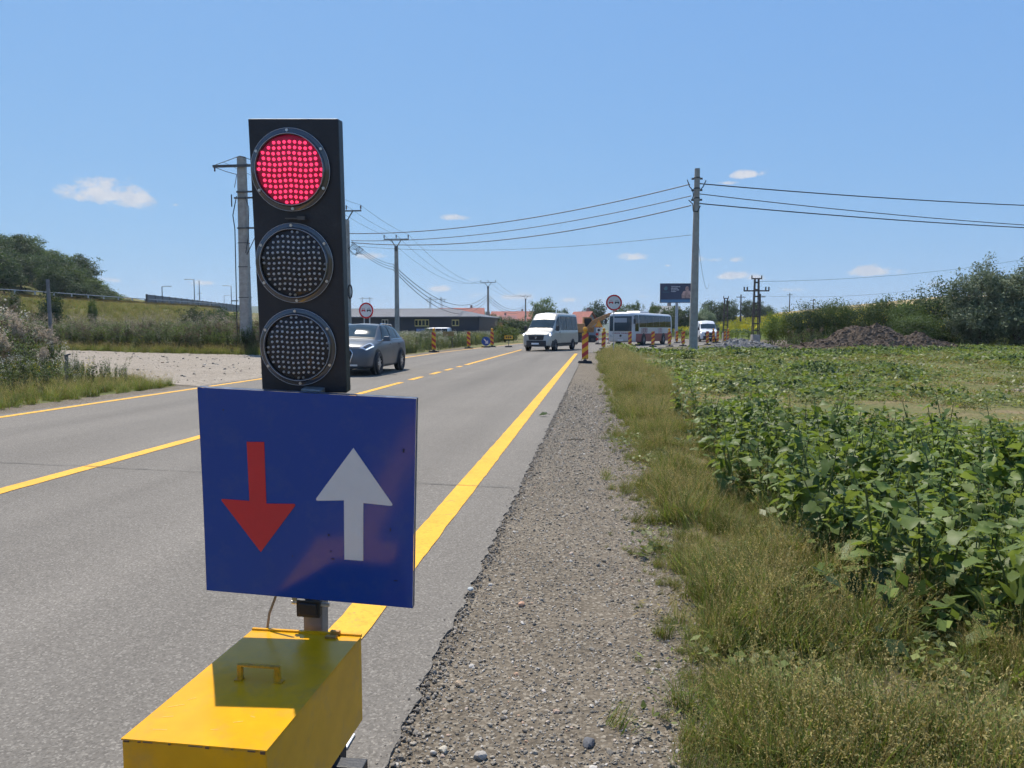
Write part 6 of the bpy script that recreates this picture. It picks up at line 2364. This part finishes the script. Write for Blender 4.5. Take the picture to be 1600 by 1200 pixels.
PC_tuft = proto_collection('verge_tuft', [seed_tuft(40 + k, d) for k, d in enumerate((0.2, 0.5, 0.9, 1.6, 0.3, 0.8))])
PC_green = proto_collection('green_tuft', [(lambda V, F: np_mesh('tuft', V, F, LM_grass))(*blades(np.random.default_rng(60 + k), 30, 0.05, 0.34, 0.004, 0.7)) for k in range(3)])
PC_weed = proto_collection('tall_weed', [
    weed(70, 1.7, 4, 34, 0.10, [LM_green, LM_stalk, LM_fluff], None),
    weed(71, 1.9, 4, 40, 0.12, [LM_lime, LM_stalk, LM_fluff], None, aspect=0.16),
    weed(72, 1.6, 3, 26, 0.09, [LM_dark, LM_stalk, LM_stalk], 1, topn=40, tops=0.03),
    weed(73, 2.0, 5, 22, 0.11, [LM_green, LM_stalk, LM_fluff], 1, topn=26, tops=0.022),
    weed(74, 1.5, 5, 44, 0.09, [LM_dark, LM_stalk, LM_white], None, aspect=0.4),
    weed(75, 1.4, 4, 24, 0.10, [LM_lime, LM_stalk, LM_yel], 1, topn=12, tops=0.02),
    weed(76, 1.6, 4, 24, 0.10, [LM_field, LM_stalk, LM_white], 1, topn=22, tops=0.03),
    weed(77, 1.8, 4, 8, 0.08, [LM_stalk, LM_stalk, LM_stalk], 1, topn=40, tops=0.03),
    weed(78, 1.9, 5, 30, 0.10, [LM_dark, LM_stalk, LM_fluff], 1, topn=110, tops=0.034)])
PC_low = proto_collection('low_weed', [low_cluster(90, 34, 0.12, 0.16, 0.038, LM_field), low_cluster(91, 40, 0.15, 0.12, 0.03, LM_field, 0.5), low_cluster(92, 26, 0.11, 0.22, 0.05, LM_mast),
                                       low_cluster(93, 44, 0.14, 0.10, 0.028, LM_grass, 0.25), low_cluster(94, 30, 0.12, 0.16, 0.035, LM_dry, 0.2), low_cluster(95, 36, 0.14, 0.2, 0.045, LM_dark)])


def sunflower(seed):
    g = np.random.default_rng(seed)
    parts = [(*limb((0, 0, 0), (0, 0, 1.35), 0.03, 0.02, 4, 0.02, g, 2), 0)]
    n = 12
    a = g.uniform(0, 6.28, n)
    fz = g.uniform(0.3, 1.2, n)
    P = np.c_[np.cos(a) * .2, np.sin(a) * .2, fz]
    parts.append((*leaf_quads(P, unit(np.c_[np.cos(a) * .3, np.sin(a) * .3, np.ones(n)]), 0.2, 0.65, g, np.c_[np.cos(a), np.sin(a), -.3 * np.ones(n)] * 3), 0))
    k = 10
    b = np.linspace(0, 2 * np.pi, k, endpoint=False)
    c0 = np.array([0, -.08, 1.42])
    e1, e2 = np.array([1, 0, 0]), np.array([0, .35, .94])
    P = c0 + (np.cos(b)[:, None] * e1 + np.sin(b)[:, None] * e2) * 0.14
    parts.append((*leaf_quads(P, np.tile(unit(np.array([[0, -.94, .35]])), (k, 1)), 0.10, 0.6, g, (np.cos(b)[:, None] * e1 + np.sin(b)[:, None] * e2) * 4), 1))
    V, Fc, Mi = join_np(parts)
    return np_mesh('sunflower', V, Fc, [LM_lime, LM_yel], midx=Mi)


PC_sun = proto_collection('sunflower', [sunflower(100 + k) for k in range(3)])


def rand_rot(g, n, tilt=0.12):
    return np.c_[g.normal(0, tilt, n), g.normal(0, tilt, n), g.uniform(0, 6.28, n)]


def in_poly(x, y, poly):
    inside = np.zeros(len(x), bool)
    n = len(poly)
    for i in range(n):
        (x0, y0), (x1, y1) = poly[i], poly[(i + 1) % n]
        c = ((y0 > y) != (y1 > y)) & (x < (x1 - x0) * (y - y0) / ((y1 - y0) if y1 != y0 else 1e-9) + x0)
        inside ^= c
    return inside


def ground_pts(g, n, x0, x1, y0, y1, ypow=1.0):
    x = g.uniform(x0, x1, n)
    y = y0 + (y1 - y0) * g.random(n) ** ypow
    return x, y


# dry seeded grass along the right verge
g = np.random.default_rng(50)
x, y = ground_pts(g, 25000, -0.1, 3.2, 1.3, 48, 1.9)
e = 0.30 + 0.10 * (fbm(y * 0.9, y * 0 + 1, 8) - 0.5) * 2 - 0.10 * smooth01((y - 12) / 20)
outer = 1.45 + 0.25 * (fbm(y * 0.6, y * 0 + 4, 9) - .5) * 2 + 0.35 * smooth01((y - 11) / 5) + 0.5 * np.maximum(0, 4.3 - y)
keep = (x > e + 0.10 * g.normal(size=len(x))) & (x < outer) & (fbm(x * 2.1, y * 2.1, 12) > 0.33)
x, y = x[keep], y[keep]
far = smooth01((y - 6) / 20)
clump = fbm(x * 2.6, y * 2.6, 14)
kindn = fbm(x * 1.2, y * 1.2, 15)
sc_ = g.uniform(0.4, 1.15, len(x)) * (0.45 + 1.1 * smooth01((clump - 0.32) / 0.4)) * (0.40 + 0.38 * smooth01((x - e[keep]) / 0.45)) * (1 + 0.5 * far)
scatter('verge_grass', 'dry yellow green seeded grass along the gravel shoulder', np.c_[x, y, terrain(x, y) + 0.004], sc_, rand_rot(g, len(x), 0.25),
        np.where(kindn > 0.56, g.choice([2, 3, 3, 5], len(x)), np.where(kindn > 0.44, g.choice([0, 1, 2, 5], len(x)), g.choice([0, 4, 4, 1], len(x)))), PC_tuft)
x, y = ground_pts(g, 2600, 0.25, 2.0, 1.4, 30, 1.8)
keep = (fbm(x * 1.7, y * 1.7, 18) > 0.47) & (x > 0.42 + 0.08 * g.normal(size=len(x)))
x, y = x[keep], y[keep]
scatter('verge_weeds', 'small leafy weeds and runners in the verge grass', np.c_[x, y, terrain(x, y) + 0.01], g.uniform(0.3, 0.75, len(x)), rand_rot(g, len(x), 0.15), g.choice([0, 1, 1, 3, 4], len(x)), PC_low)
# longer green grass at the foot of the broad leaved plants
x, y = ground_pts(g, 2600, 1.0, 4.2, 1.6, 10, 1.3)
keep = ((fbm(x * 1.3, y * 1.3, 21) > 0.62) & (x > 1.35 + 0.4 * np.maximum(0, 4.2 - y))) | ((x > 2.0) & (np.abs(x - 0.57 * y) < 0.22) & (y < 6) & (y > 3.6))
x, y = x[keep], y[keep]
scatter('long_grass', 'long green grass between the broad leaved plants', np.c_[x, y, terrain(x, y)], g.uniform(0.6, 1.15, len(x)), rand_rot(g, len(x), 0.2), g.integers(0, 3, len(x)), PC_green)
# low weeds over the open field
x, y = ground_pts(g, 42000, 1.2, 48, 3.5, 62, 1.25)
patch_ = fbm(x * 0.22, y * 0.22, 33) + 0.35 * (fbm(x * 1.1, y * 1.1, 34) - 0.5)
keep = (x < 0.75 * y + 1.5) & (patch_ > 0.385 + 0.05 * g.normal(size=len(x))) & ~((x > 2.5 + 0 * y) & (y > 49 + 0.25 * (x - 5)) & (x < 13 + (y - 50))) & (x > 1.3)
x, y, patch_ = x[keep], y[keep], patch_[keep]
idx = np.where(patch_ > 0.62, g.choice([2, 5, 0, 0], len(x)), np.where(patch_ > 0.5, g.choice([0, 1, 3, 2], len(x)), g.choice([1, 4, 3, 4, 0], len(x))))
scatter('field_weeds', 'low green weeds covering the open field', np.c_[x, y, terrain(x, y) - 0.01], g.uniform(0.6, 1.35, len(x)) * (1 + 0.5 * smooth01((y - 15) / 25)), rand_rot(g, len(x), 0.1), idx, PC_low)
# tall weeds beyond the gravel lot
g = np.random.default_rng(51)
far_edge = np.array(lot_far)
t_ = g.random(5200)
seg = np.interp(t_, np.linspace(0, 1, len(far_edge)), far_edge[:, 0]), np.interp(t_, np.linspace(0, 1, len(far_edge)), far_edge[:, 1])
dd = 0.2 + 9.0 * g.random(5200) ** 1.3
x, y = seg[0] - 0.25 * dd, seg[1] + dd
keep = x < -11.2
x, y, dd = x[keep], y[keep], dd[keep]
ix = g.choice([0, 1, 1, 2, 0, 4, 4, 1, 7, 1, 0, 4, 3], len(x))
scatter('tall_weeds', 'band of tall green and brown weeds behind the gravel lot', np.c_[x, y, terrain(x, y) - .02], g.uniform(0.75, 1.25, len(x)) * (0.75 + 0.25 * smooth01(dd / 1.5)) * (1 - 0.58 * smooth01((x + 19.5) / 5)), rand_rot(g, len(x), 0.1), ix, PC_weed)
t_ = g.random(1500)
x = np.interp(t_, np.linspace(0, 1, len(far_edge)), far_edge[:, 0]) + g.normal(0, .3, 1500)
y = np.interp(t_, np.linspace(0, 1, len(far_edge)), far_edge[:, 1]) + g.normal(-.15, .45, 1500)
keep = x < -11.5
scatter('lot_edge_grass', 'ragged grass along the far edge of the gravel lot', np.c_[x[keep], y[keep], 0.01 + terrain(x[keep], y[keep])], g.uniform(1.0, 2.6, keep.sum()), rand_rot(g, keep.sum(), .2), g.choice([0, 1, 2, 4], keep.sum()), PC_tuft)
# weeds along the far left roadside, past the lot
x = g.uniform(-30, -10.9, 5200)
y = g.uniform(44, 104, 5200)
keep = x < -10.9 + np.interp(y, [44, 58, 77, 98], [0, 0.7, 2.2, 4.0])
x, y = x[keep], y[keep]
edge_d = -10.6 + np.interp(y, [44, 58, 77, 98], [0, 0.7, 2.2, 4.0]) - x
scatter('roadside_weeds', 'green roadside weeds with pale flowers behind the left delineators', np.c_[x, y, terrain(x, y) - .02], g.uniform(0.42, 0.78, len(x)) * (0.42 + 0.55 * smooth01(edge_d / 2.5)), rand_rot(g, len(x), 0.1),
        g.choice([0, 4, 6, 0, 5, 1, 4], len(x)), PC_weed)
# near left corner: weeds with fluffy heads, short dry grass at the road edge
x, y = g.uniform(-34, -10.6, 9000), g.uniform(9, 31, 9000)
lim = np.interp(-x, [9.9, 12, 14.5, 19, 27, 40], [17.6, 18.6, 20.5, 23, 27, 32])
keep = (y < lim - 0.15)
x, y, lim = x[keep], y[keep], lim[keep]
dr = -10.4 - x
kind_tall = (dr > 4.6 + 1.5 * g.random(len(x))) & (g.random(len(x)) < 0.55)
kind_mid = (~kind_tall) & (dr > 1.6 + 0.8 * g.random(len(x))) & (g.random(len(x)) < 0.5)
q = kind_tall
scatter('corner_weeds', 'tall weeds with pinkish fluffy heads at the left edge', np.c_[x[q], y[q], terrain(x[q], y[q]) - .02], g.uniform(0.7, 1.2, q.sum()) * (0.55 + 0.5 * smooth01((dr[q] - 5) / 4)), rand_rot(g, q.sum(), 0.1),
        g.choice([8, 7, 4, 4, 0, 2, 4, 1, 6, 0, 0, 4, 1, 0], q.sum()), PC_weed)
q = kind_mid
scatter('mid_weeds', 'knee high green weeds around the wooden stake', np.c_[x[q], y[q], terrain(x[q], y[q]) - .02], g.uniform(0.22, 0.5, q.sum()), rand_rot(g, q.sum(), 0.12), g.choice([0, 4, 5, 6, 4, 1], q.sum()), PC_weed)
q = ~(kind_tall | kind_mid) & (dr < 3.4)
scatter('left_verge_grass', 'short dry grass along the left road edge', np.c_[x[q], y[q], terrain(x[q], y[q])], g.uniform(0.8, 1.5, q.sum()), rand_rot(g, q.sum(), 0.2), g.choice([0, 1, 2, 4, 4], q.sum()), PC_tuft)
# embankment and roadside dry grass
x, y = g.uniform(-66, -44, 5000), g.uniform(50, 115, 5000)
scatter('embankment_grass', 'dry grass on the embankment slope', np.c_[x, y, terrain(x, y)], g.uniform(1.8, 3.4, len(x)), rand_rot(g, len(x), 0.2), g.choice([1, 2, 3, 3], len(x)), PC_tuft)
# weeds under the hedgerow and beyond the detour
x, y = g.uniform(13, 44, 2600), g.uniform(58, 100, 2600)
keep = (y > 60 + 0.25 * (x - 13)) & (x > 15.5 + 0.30 * (y - 62)) & (y < 66 + 0.9 * (x - 12))
x, y = x[keep], y[keep]
scatter('hedge_bottom_weeds', 'green weeds along the bottom of the hedgerow', np.c_[x, y, terrain(x, y) - .02], g.uniform(0.5, 1.0, len(x)), rand_rot(g, len(x), 0.1), g.choice([0, 1, 4, 2], len(x)), PC_weed)
# sunflowers on the slope, in rows
rx, ry = np.meshgrid(np.arange(14, 148, 0.95), np.arange(108, 222, 2.0))
rx, ry = rx.ravel() + g.normal(0, .2, rx.size), ry.ravel() + g.normal(0, .25, ry.size)
keep = (rx < 0.62 * ry + 4) & (rx > 0.085 * ry)
rx, ry = rx[keep], ry[keep]
scatter('sunflowers', 'field of flowering sunflowers on the slope', np.c_[rx, ry, terrain(rx, ry)], g.uniform(0.9, 1.3, len(rx)), np.c_[g.normal(0, .1, len(rx)), g.normal(0, .1, len(rx)), g.normal(-.2, .5, len(rx))], g.integers(0, 3, len(rx)), PC_sun)

# ------------------------------------------------------------------ gravel and stones
def stone_mat():
    m, t, b = _nodes('mixed stones')
    N, L = t.nodes, t.links
    oi = N.new('ShaderNodeObjectInfo')
    r = N.new('ShaderNodeValToRGB')
    cols = [(0.0, (0.085, 0.078, 0.068)), (0.25, (0.17, 0.15, 0.12)), (0.55, (0.25, 0.215, 0.165)), (0.8, (0.34, 0.30, 0.24)), (0.94, (0.50, 0.46, 0.40)), (1.0, (0.42, 0.26, 0.16))]
    while len(r.color_ramp.elements) < len(cols):
        r.color_ramp.elements.new(0.5)
    for e_, (p_, c_) in zip(r.color_ramp.elements, cols):
        e_.position = p_
        e_.color = (*c_, 1)
    L.new(oi.outputs['Random'], r.inputs[0])
    tcn = N.new('ShaderNodeTexCoord')
    n = N.new('ShaderNodeTexNoise')
    n.inputs['Scale'].default_value = 3
    n.inputs['Detail'].default_value = 5
    L.new(tcn.outputs['Object'], n.inputs['Vector'])
    h = N.new('ShaderNodeHueSaturation')
    mr_ = N.new('ShaderNodeMapRange')
    mr_.inputs['To Min'].default_value = 0.6
    mr_.inputs['To Max'].default_value = 1.4
    L.new(n.outputs[0], mr_.inputs['Value'])
    L.new(mr_.outputs[0], h.inputs['Value'])
    L.new(r.outputs[0], h.inputs['Color'])
    L.new(h.outputs[0], b.inputs['Base Color'])
    b.inputs['Roughness'].default_value = 0.85
    return m


M_stone = stone_mat()
import bmesh


def stone_mesh(seed, sub=1, flat=0.65, m=None):
    g = np.random.default_rng(seed)
    bm = bmesh.new()
    bmesh.ops.create_icosphere(bm, subdivisions=sub, radius=1.0)
    s = np.array([1, g.uniform(.6, .95), flat * g.uniform(.7, 1.1)])
    pl = [(Vector(unit(g.normal(size=3))), g.uniform(.55, .85)) for _ in range(6)]
    for v in bm.verts:
        c = v.co.copy()
        for nrm, dd_ in pl:
            ex_ = c.dot(nrm) - dd_
            if ex_ > 0:
                c -= nrm * ex_ * 0.85
        v.co = Vector((c.x * s[0], c.y * s[1], c.z * s[2])) * g.uniform(.93, 1.05)
    me = bpy.data.meshes.new('stone')
    bm.to_mesh(me)
    bm.free()
    me.materials.append(m or M_stone)
    return me


PC_stone = proto_collection('stone', [stone_mesh(200 + k, 2 if k < 3 else 1) for k in range(6)])
g = np.random.default_rng(52)
x, y = ground_pts(g, 52000, -0.80, 0.62, 1.5, 24, 2.3)
keep = (x > -0.72 + 0.03 * g.normal(size=len(x))) & (fbm(x * 3, y * 3, 41) > 0.22) & (g.random(len(x)) > smooth01((y - 9) / 14))
x, y = x[keep], y[keep]
s = 0.0030 + 0.0055 * g.random(len(x)) ** 2.0 + 0.010 * (g.random(len(x)) < 0.04) * g.random(len(x))
s = s * (1 + 0.9 * smooth01((y - 4) / 10))
scatter('gravel', 'loose grey gravel on the shoulder', np.c_[x, y, 0.012 + s * 0.25], s, rand_rot(g, len(x), 0.4), g.integers(0, 6, len(x)), PC_stone)
# crumbled asphalt edge
y = 1.5 + 16 * g.random(4600) ** 1.5
x = -0.675 + 0.035 * g.normal(size=len(y))
s = 0.003 + 0.011 * g.random(len(y)) ** 2
scatter('edge_crumbs', 'dark crumbs along the broken asphalt edge', np.c_[x, y, 0.016 + s * .3], s, rand_rot(g, len(y), .5), g.integers(0, 6, len(y)),
        proto_collection('crumb', [stone_mesh(220 + k, 1, .6, mat('asphalt crumb', (0.19, 0.165, 0.132), 0.9, rnd=0.5)) for k in range(4)]))
for k, (px, py, r_, col, lb) in enumerate((
        (736, 933, 0.020, (0.40, 0.42, 0.40), 'pale flat stone on the asphalt edge beside the shoulder'),
        (815, 950, 0.028, (0.46, 0.27, 0.17), 'small orange brick shard on the gravel shoulder'),
        (716, 1075, 0.024, (0.36, 0.27, 0.18), 'tan stone on the gravel near the box'),
        (750, 1190, 0.026, (0.34, 0.31, 0.27), 'rounded grey stone at the bottom picture edge'),
        (920, 1168, 0.034, (0.11, 0.11, 0.115), 'large dark stone on the gravel, bottom centre'),
        (693, 1180, 0.022, (0.44, 0.40, 0.32), 'cream coloured stone near the crumbled asphalt edge'))):
    p_ = gz(px, py)
    o = link('loose_stone', stone_mesh(240 + k, 2, 0.6, mat('loose stone %d' % k, col, 0.85, var=0.2, scale=60)), None, (p_.x, p_.y, 0.02 if px > 760 or k else 0.045), (0.2, 0.1, k * 1.1), r_)
    tag(o, lb, 'stone', 'loose stones on the shoulder')
# stones and scraps strewn over the lot
g = np.random.default_rng(53)
x, y = g.uniform(-34, -10.5, 900), g.uniform(18, 46, 900)
keep = in_poly(x, y, lot_near + lot_far[::-1])
x, y = x[keep], y[keep]
s = 0.02 + 0.07 * g.random(len(x)) ** 5
scatter('lot_stones', 'scattered stones on the gravel lot', np.c_[x, y, 0.03 + 0 * x], s, rand_rot(g, len(x), .3), g.integers(0, 6, len(x)), PC_stone)
t = thing('twig', 'thin dry twig lying on the gravel shoulder', 'twig', gz(900, 690) + Vector((0, 0, 0.02)), 0.2)
MB().tube([(-.10, .02, 0), (-.03, 0, .008), (.05, -.012, .004), (.11, -.03, .012)], 0.004, 5).build('stem', M_bark, t)
MB().tube([(.03, -.008, .005), (.07, .03, .02)], 0.003, 5).build('side_shoot', M_bark, t)
t = thing('fallen_leaf', 'crumpled green leaf lying on the asphalt beside the yellow line', 'leaf', gz(848, 653) + Vector((0, 0, 0.045)), 0.5)
MB().add([(-.08, 0, 0), (-.02, -.05, .03), (.06, -.02, .01), (.09, .02, .04), (.02, .05, .05), (-.04, .03, .015)], [(0, 1, 2), (0, 2, 5), (2, 3, 4), (2, 4, 5)]).build('blade', LM_dark, t)
MB().tube([(.08, .01, .02), (.15, .03, .006)], 0.004, 5).build('stem', LM_stalk, t)


# ------------------------------------------------------------------ heaps by the works
def heap(name, label, cx_, cy_, rx_, ry_, h, m, seed, rough=0.26, n=90, peaks=((0, 0, 1),), clods=260, cl=(0.04, 0.16)):
    g = np.random.default_rng(seed)
    u = np.linspace(-1.15, 1.15, n)
    U, V_ = np.meshgrid(u, u)
    z = np.zeros_like(U)
    for (pu, pv, ph) in peaks:
        d_ = np.hypot(U - pu, V_ - pv)
        z = np.maximum(z, ph * np.clip(1 - d_, 0, 1) ** 0.85)
    z = z * (1 + rough * 2.6 * (fbm(U * 3 + seed, V_ * 3, seed) - 0.5)) + rough * 0.9 * (fbm(U * 9, V_ * 9 + seed, seed + 3) - 0.5) * (z > 0.02) + rough * 0.16 * (g.random(U.shape) - 0.5) * (z > 0.02)
    P = np.stack([U * rx_, V_ * ry_, z * h - 0.06], -1).reshape(-1, 3)
    i = (np.arange(n - 1)[:, None] * n + np.arange(n - 1)[None, :]).ravel()
    t = thing(name, label, 'heap', (cx_, cy_, float(terrain(cx_, cy_))))
    link('mound', np_mesh('mound', P, np.stack([i, i + 1, i + n + 1, i + n], -1), m), t)
    V, Fc, o = [], [], 0
    st = [stone_mesh(seed * 10 + k, 1, .75) for k in range(4)]
    arr = []
    for me in st:
        v = np.zeros(len(me.vertices) * 3)
        me.vertices.foreach_get('co', v)
        f = np.zeros(len(me.polygons) * 3, int)
        me.loops.foreach_get('vertex_index', f)
        arr.append((v.reshape(-1, 3), f.reshape(-1, 3)))
    for _ in range(clods):
        q_ = g.integers(0, n * n)
        if z.ravel()[q_] < 0.02 and g.random() > 0.25:
            continue
        v, f = arr[g.integers(0, 4)]
        s_ = cl[0] + (cl[1] - cl[0]) * g.random() ** 3
        V.append(v * s_ + P[q_] + np.r_[g.normal(0, .05, 2), s_ * .2])
        Fc.append(f + o)
        o += len(v)
    tag(link('clods', np_mesh('clods', np.concatenate(V), np.concatenate(Fc), m), t), kind='stuff')
    return t


M_dirt = mat('dark dug soil', (0.088, 0.060, 0.038), 0.95, var=0.45, scale=1.8, bump=0.9, bscale=7, dirt=(0.13, 0.095, 0.064), dirt_amt=0.5, dirt_scale=2.5)
M_rubble = mat('grey road rubble', (0.20, 0.19, 0.175), 0.95, var=0.4, scale=2.5, bump=0.9, bscale=9, dirt=(0.11, 0.09, 0.075), dirt_amt=0.6, dirt_scale=2)
heap('dirt_heap', 'larger dark heap of dug soil before the hedgerow', 19.6, 57.5, 3.7, 2.6, 1.95, M_dirt, 3, peaks=((-.05, 0, 1.0), (.28, .1, .92), (-.45, -.2, .55), (-.85, -.1, .22)), clods=900)
heap('dirt_heap', 'smaller dark heap of dug soil right of the larger one', 23.4, 57.0, 2.6, 1.9, 1.22, M_dirt, 4, peaks=((0, 0, 1.0), (.4, .1, .6)), clods=600)
heap('rubble_heap', 'grey heap of broken road rubble at the foot of the lattice mast', 9.4, 50.8, 2.5, 1.7, 0.95, M_rubble, 5, peaks=((0, 0, 1.0), (.45, .1, .75), (-.5, 0, .45)), clods=1100, cl=(.03, .13))
heap('soil_ridge', 'low brown soil ridge between rubble heap and dirt heaps', 13.4, 53.2, 4.2, 1.3, 0.42, M_dirt, 6, peaks=((-.5, 0, .8), (0, 0, 1), (.5, 0, .9)), clods=700, cl=(.03, .12))
heap('rubble_heap', 'low grey strip of rubble left of the bare concrete pole', 3.2, 51.0, 2.8, 1.0, 0.28, M_rubble, 7, peaks=((-.4, 0, .8), (.3, 0, 1)), clods=600, cl=(.02, .09))
heap('white_rubble', 'pale rubble lump in the field at the right picture edge', float(gz(1612, 612).x), float(gz(1612, 612).y), 0.55, 0.4, 0.22, mat('pale rubble', (0.30, 0.25, 0.19), 0.9, var=0.3, scale=8), 8, peaks=((0, 0, 1), (.3, .2, .6)), n=36, clods=120, cl=(.02, .08))

# ------------------------------------------------------------------ broad leaved plants on the right
def big_leaf(seed, lobes=5):
    """Lobed, cupped leaf on its stalk; base at the origin, blade along +Y, unit length."""
    g = np.random.default_rng(seed)
    n = 18
    out = []
    for k in range(n):
        a = -math.pi * 0.93 + 2 * math.pi * 0.93 * k / (n - 1)
        lob = 0.5 + 0.5 * math.cos(a * lobes * 0.52 * 1.0)
        r = (0.30 + 0.27 * lob) * (1.0 + 0.28 * math.cos(a)) * g.uniform(.93, 1.07)
        if k % 2:
            r *= 0.88
        out.append((r * math.sin(a) * 1.02, 0.42 + r * math.cos(a) * 0.95))
    fold = g.uniform(0.12, 0.35)
    curl = g.uniform(0.25, 0.6)

    def Z(x, y):
        return fold * abs(x) * (1.0 - 0.6 * abs(x)) - curl * max(0, y - 0.35) ** 2 + 0.03 * math.sin(9 * x + 5 * y + seed)
    mb_ = MB()
    mid = [(0, 0.12), (0, 0.42), (0, 0.75)]
    vs = [(x, y, Z(x, y)) for x, y in out] + [(x, y, Z(x, y)) for x, y in mid]
    fs = []
    for k in range(n - 1):
        yc = (out[k][1] + out[k + 1][1]) / 2
        c = n + (0 if yc < 0.22 else 1 if yc < 0.66 else 2)
        fs.append((c, k + 1, k))
        y2 = (out[k + 1][1] + out[min(k + 2, n - 1)][1]) / 2
        c2 = n + (0 if y2 < 0.22 else 1 if y2 < 0.66 else 2)
        if k < n - 2 and c2 != c:
            fs.append((c, c2, k + 1))
    mb_.add(vs, fs, 0)
    mb_.add([(-.012, -.55, -.12), (.012, -.55, -.12), (.014, .12, 0), (-.014, .12, 0)], [(0, 1, 2, 3)], 1)
    me = mb_.mesh('leaf', [LM_mast, LM_stalkg], smooth=True)
    return me


LM_stalkg = leaf_mat('green stalks', (0.07, 0.10, 0.035), (0.13, 0.15, 0.06), 0.6, 0.15, 2.0)
LEAF = [big_leaf(300 + k, 5 if k % 2 else 6) for k in range(5)]


def leaf_np(me):
    v = np.zeros(len(me.vertices) * 3)
    me.vertices.foreach_get('co', v)
    tri = [tuple(p.vertices) if len(p.vertices) == 3 else (p.vertices[0], p.vertices[1], p.vertices[2]) for p in me.polygons]
    return v.reshape(-1, 3), np.array(tri)


LEAF_NP = [leaf_np(m_) for m_ in LEAF]


def plant_layout(seed, h, n):
    """Stem points and leaf placements (matrix, kind) of one plant."""
    g = np.random.default_rng(seed)
    stems, leaves = [], []
    ns = g.integers(2, 4)
    for s_ in range(ns):
        b = Vector((*g.normal(0, .04, 2), -0.02))
        tp = b + Vector((*g.normal(0, .11, 2), h * g.uniform(.75, 1.05)))
        stems.append((b, tp))
        k = n // ns
        for i in range(k):
            f = 0.22 + 0.78 * (i + g.random()) / k
            p_ = b.lerp(tp, f)
            a = g.uniform(0, 2 * math.pi)
            size = (0.042 + 0.10 * g.random() ** 1.6) * (1.15 - 0.4 * f)
            pitch = g.normal(-14, 34) + 14 * f
            m_ = Matrix.Translation(p_) @ Matrix.Rotation(a, 4, 'Z') @ Matrix.Rotation(R(pitch), 4, 'X') @ Matrix.Rotation(g.normal(0, .35), 4, 'Y') @ Matrix.Translation((0, 0.55 * size * g.uniform(.8, 1.4), 0)) @ Matrix.Scale(size, 4)
            leaves.append((m_, int(g.integers(0, 5))))
    return stems, leaves


def stem_mesh(stems):
    V, Fc = merge([limb(tuple(b), tuple(t_), 0.007, 0.003, 5, 0.012, None, 3) for b, t_ in stems])
    return np_mesh('stem', V, Fc, LM_stalkg, smooth=True)


LAY = [plant_layout(400 + k, h, n) for k, (h, n) in enumerate(((0.55, 60), (0.64, 66), (0.46, 50), (0.60, 62), (0.38, 44), (0.52, 56)))]
STEM = [stem_mesh(s_) for s_, _ in LAY]
FOL = []
for s_, lv in LAY:
    V, Fc, o = [], [], 0
    for m_, k in lv:
        v, f = LEAF_NP[k]
        A = np.array(m_)
        V.append(v @ A[:3, :3].T + A[:3, 3])
        Fc.append(f + o)
        o += len(v)
    FOL.append(np_mesh('foliage', np.concatenate(V), np.concatenate(Fc), LM_mast, smooth=True))

g = np.random.default_rng(55)
spots = []
yy = 1.9
while yy < 11.9:
    step = 0.21 + 0.010 * yy
    xx = 1.22 + 0.0 * yy
    xmax = 0.62 * yy + 0.75
    while xx < xmax:
        px_, py_ = xx + g.uniform(-.13, .13), yy + g.uniform(-.13, .13)
        lim_y = 12.2 - (px_ - 1.3) * 1.30 + 0.6 * (fbm(np.array([px_ * 1.3]), np.array([2.0]), 60)[0] - .5)
        left = 1.26 + 0.22 * (fbm(np.array([py_ * 1.1]), np.array([1.0]), 61)[0] - .5) * 2 + 0.45 * max(0, 4.3 - py_)
        gap = fbm(np.array([px_ * .9]), np.array([py_ * .9]), 62)[0]
        if py_ < lim_y and px_ > left and gap > 0.30:
            spots.append((px_, py_))
        xx += step * g.uniform(.85, 1.2)
    yy += step
spots.sort(key=lambda q: q[1])
n_near = 0
for i, (x, y) in enumerate(spots):
    k = int(g.integers(0, 6))
    s = g.uniform(0.75, 1.2)
    near = n_near < 30 and x < 0.62 * y + 0.2
    t = thing('broadleaf_plant', 'green broad leaved plant in the dense patch beside the dry verge grass', 'plant', (x, y, float(terrain(x, y))), g.uniform(0, 6.28), 'broad leaved plants in the field')
    t.scale = (s, s, s * g.uniform(.9, 1.1))
    link('stem', STEM[k], t)
    if near:
        n_near += 1
        for m_, q in LAY[k][1]:
            o = bpy.data.objects.new('leaf', LEAF[q])
            COL.objects.link(o)
            o.parent = t
            o.matrix_basis = m_
    else:
        link('foliage', FOL[k], t)
print('plants', len(spots), 'near', n_near, 'hill trees', n_h, 'objects', len(bpy.data.objects))

# ------------------------------------------------------------------ summer haze: even thin air round the whole place
hz_mat = bpy.data.materials.new('thin summer haze')
hz_mat.use_nodes = True
hn = hz_mat.node_tree
for n_ in list(hn.nodes):
    hn.nodes.remove(n_)
ho = hn.nodes.new('ShaderNodeOutputMaterial')
hv = hn.nodes.new('ShaderNodeVolumePrincipled')
hv.inputs['Color'].default_value = (0.80, 0.88, 0.97, 1)
hv.inputs['Density'].default_value = 0.00022
hv.inputs['Anisotropy'].default_value = 0.2
hn.links.new(hv.outputs[0], ho.inputs['Volume'])
hz = MB().box((0, 2700, 44.0), (8100, 6700, 92.0)).build('haze', hz_mat)
tag(hz, 'thin pale summer haze', kind='stuff')
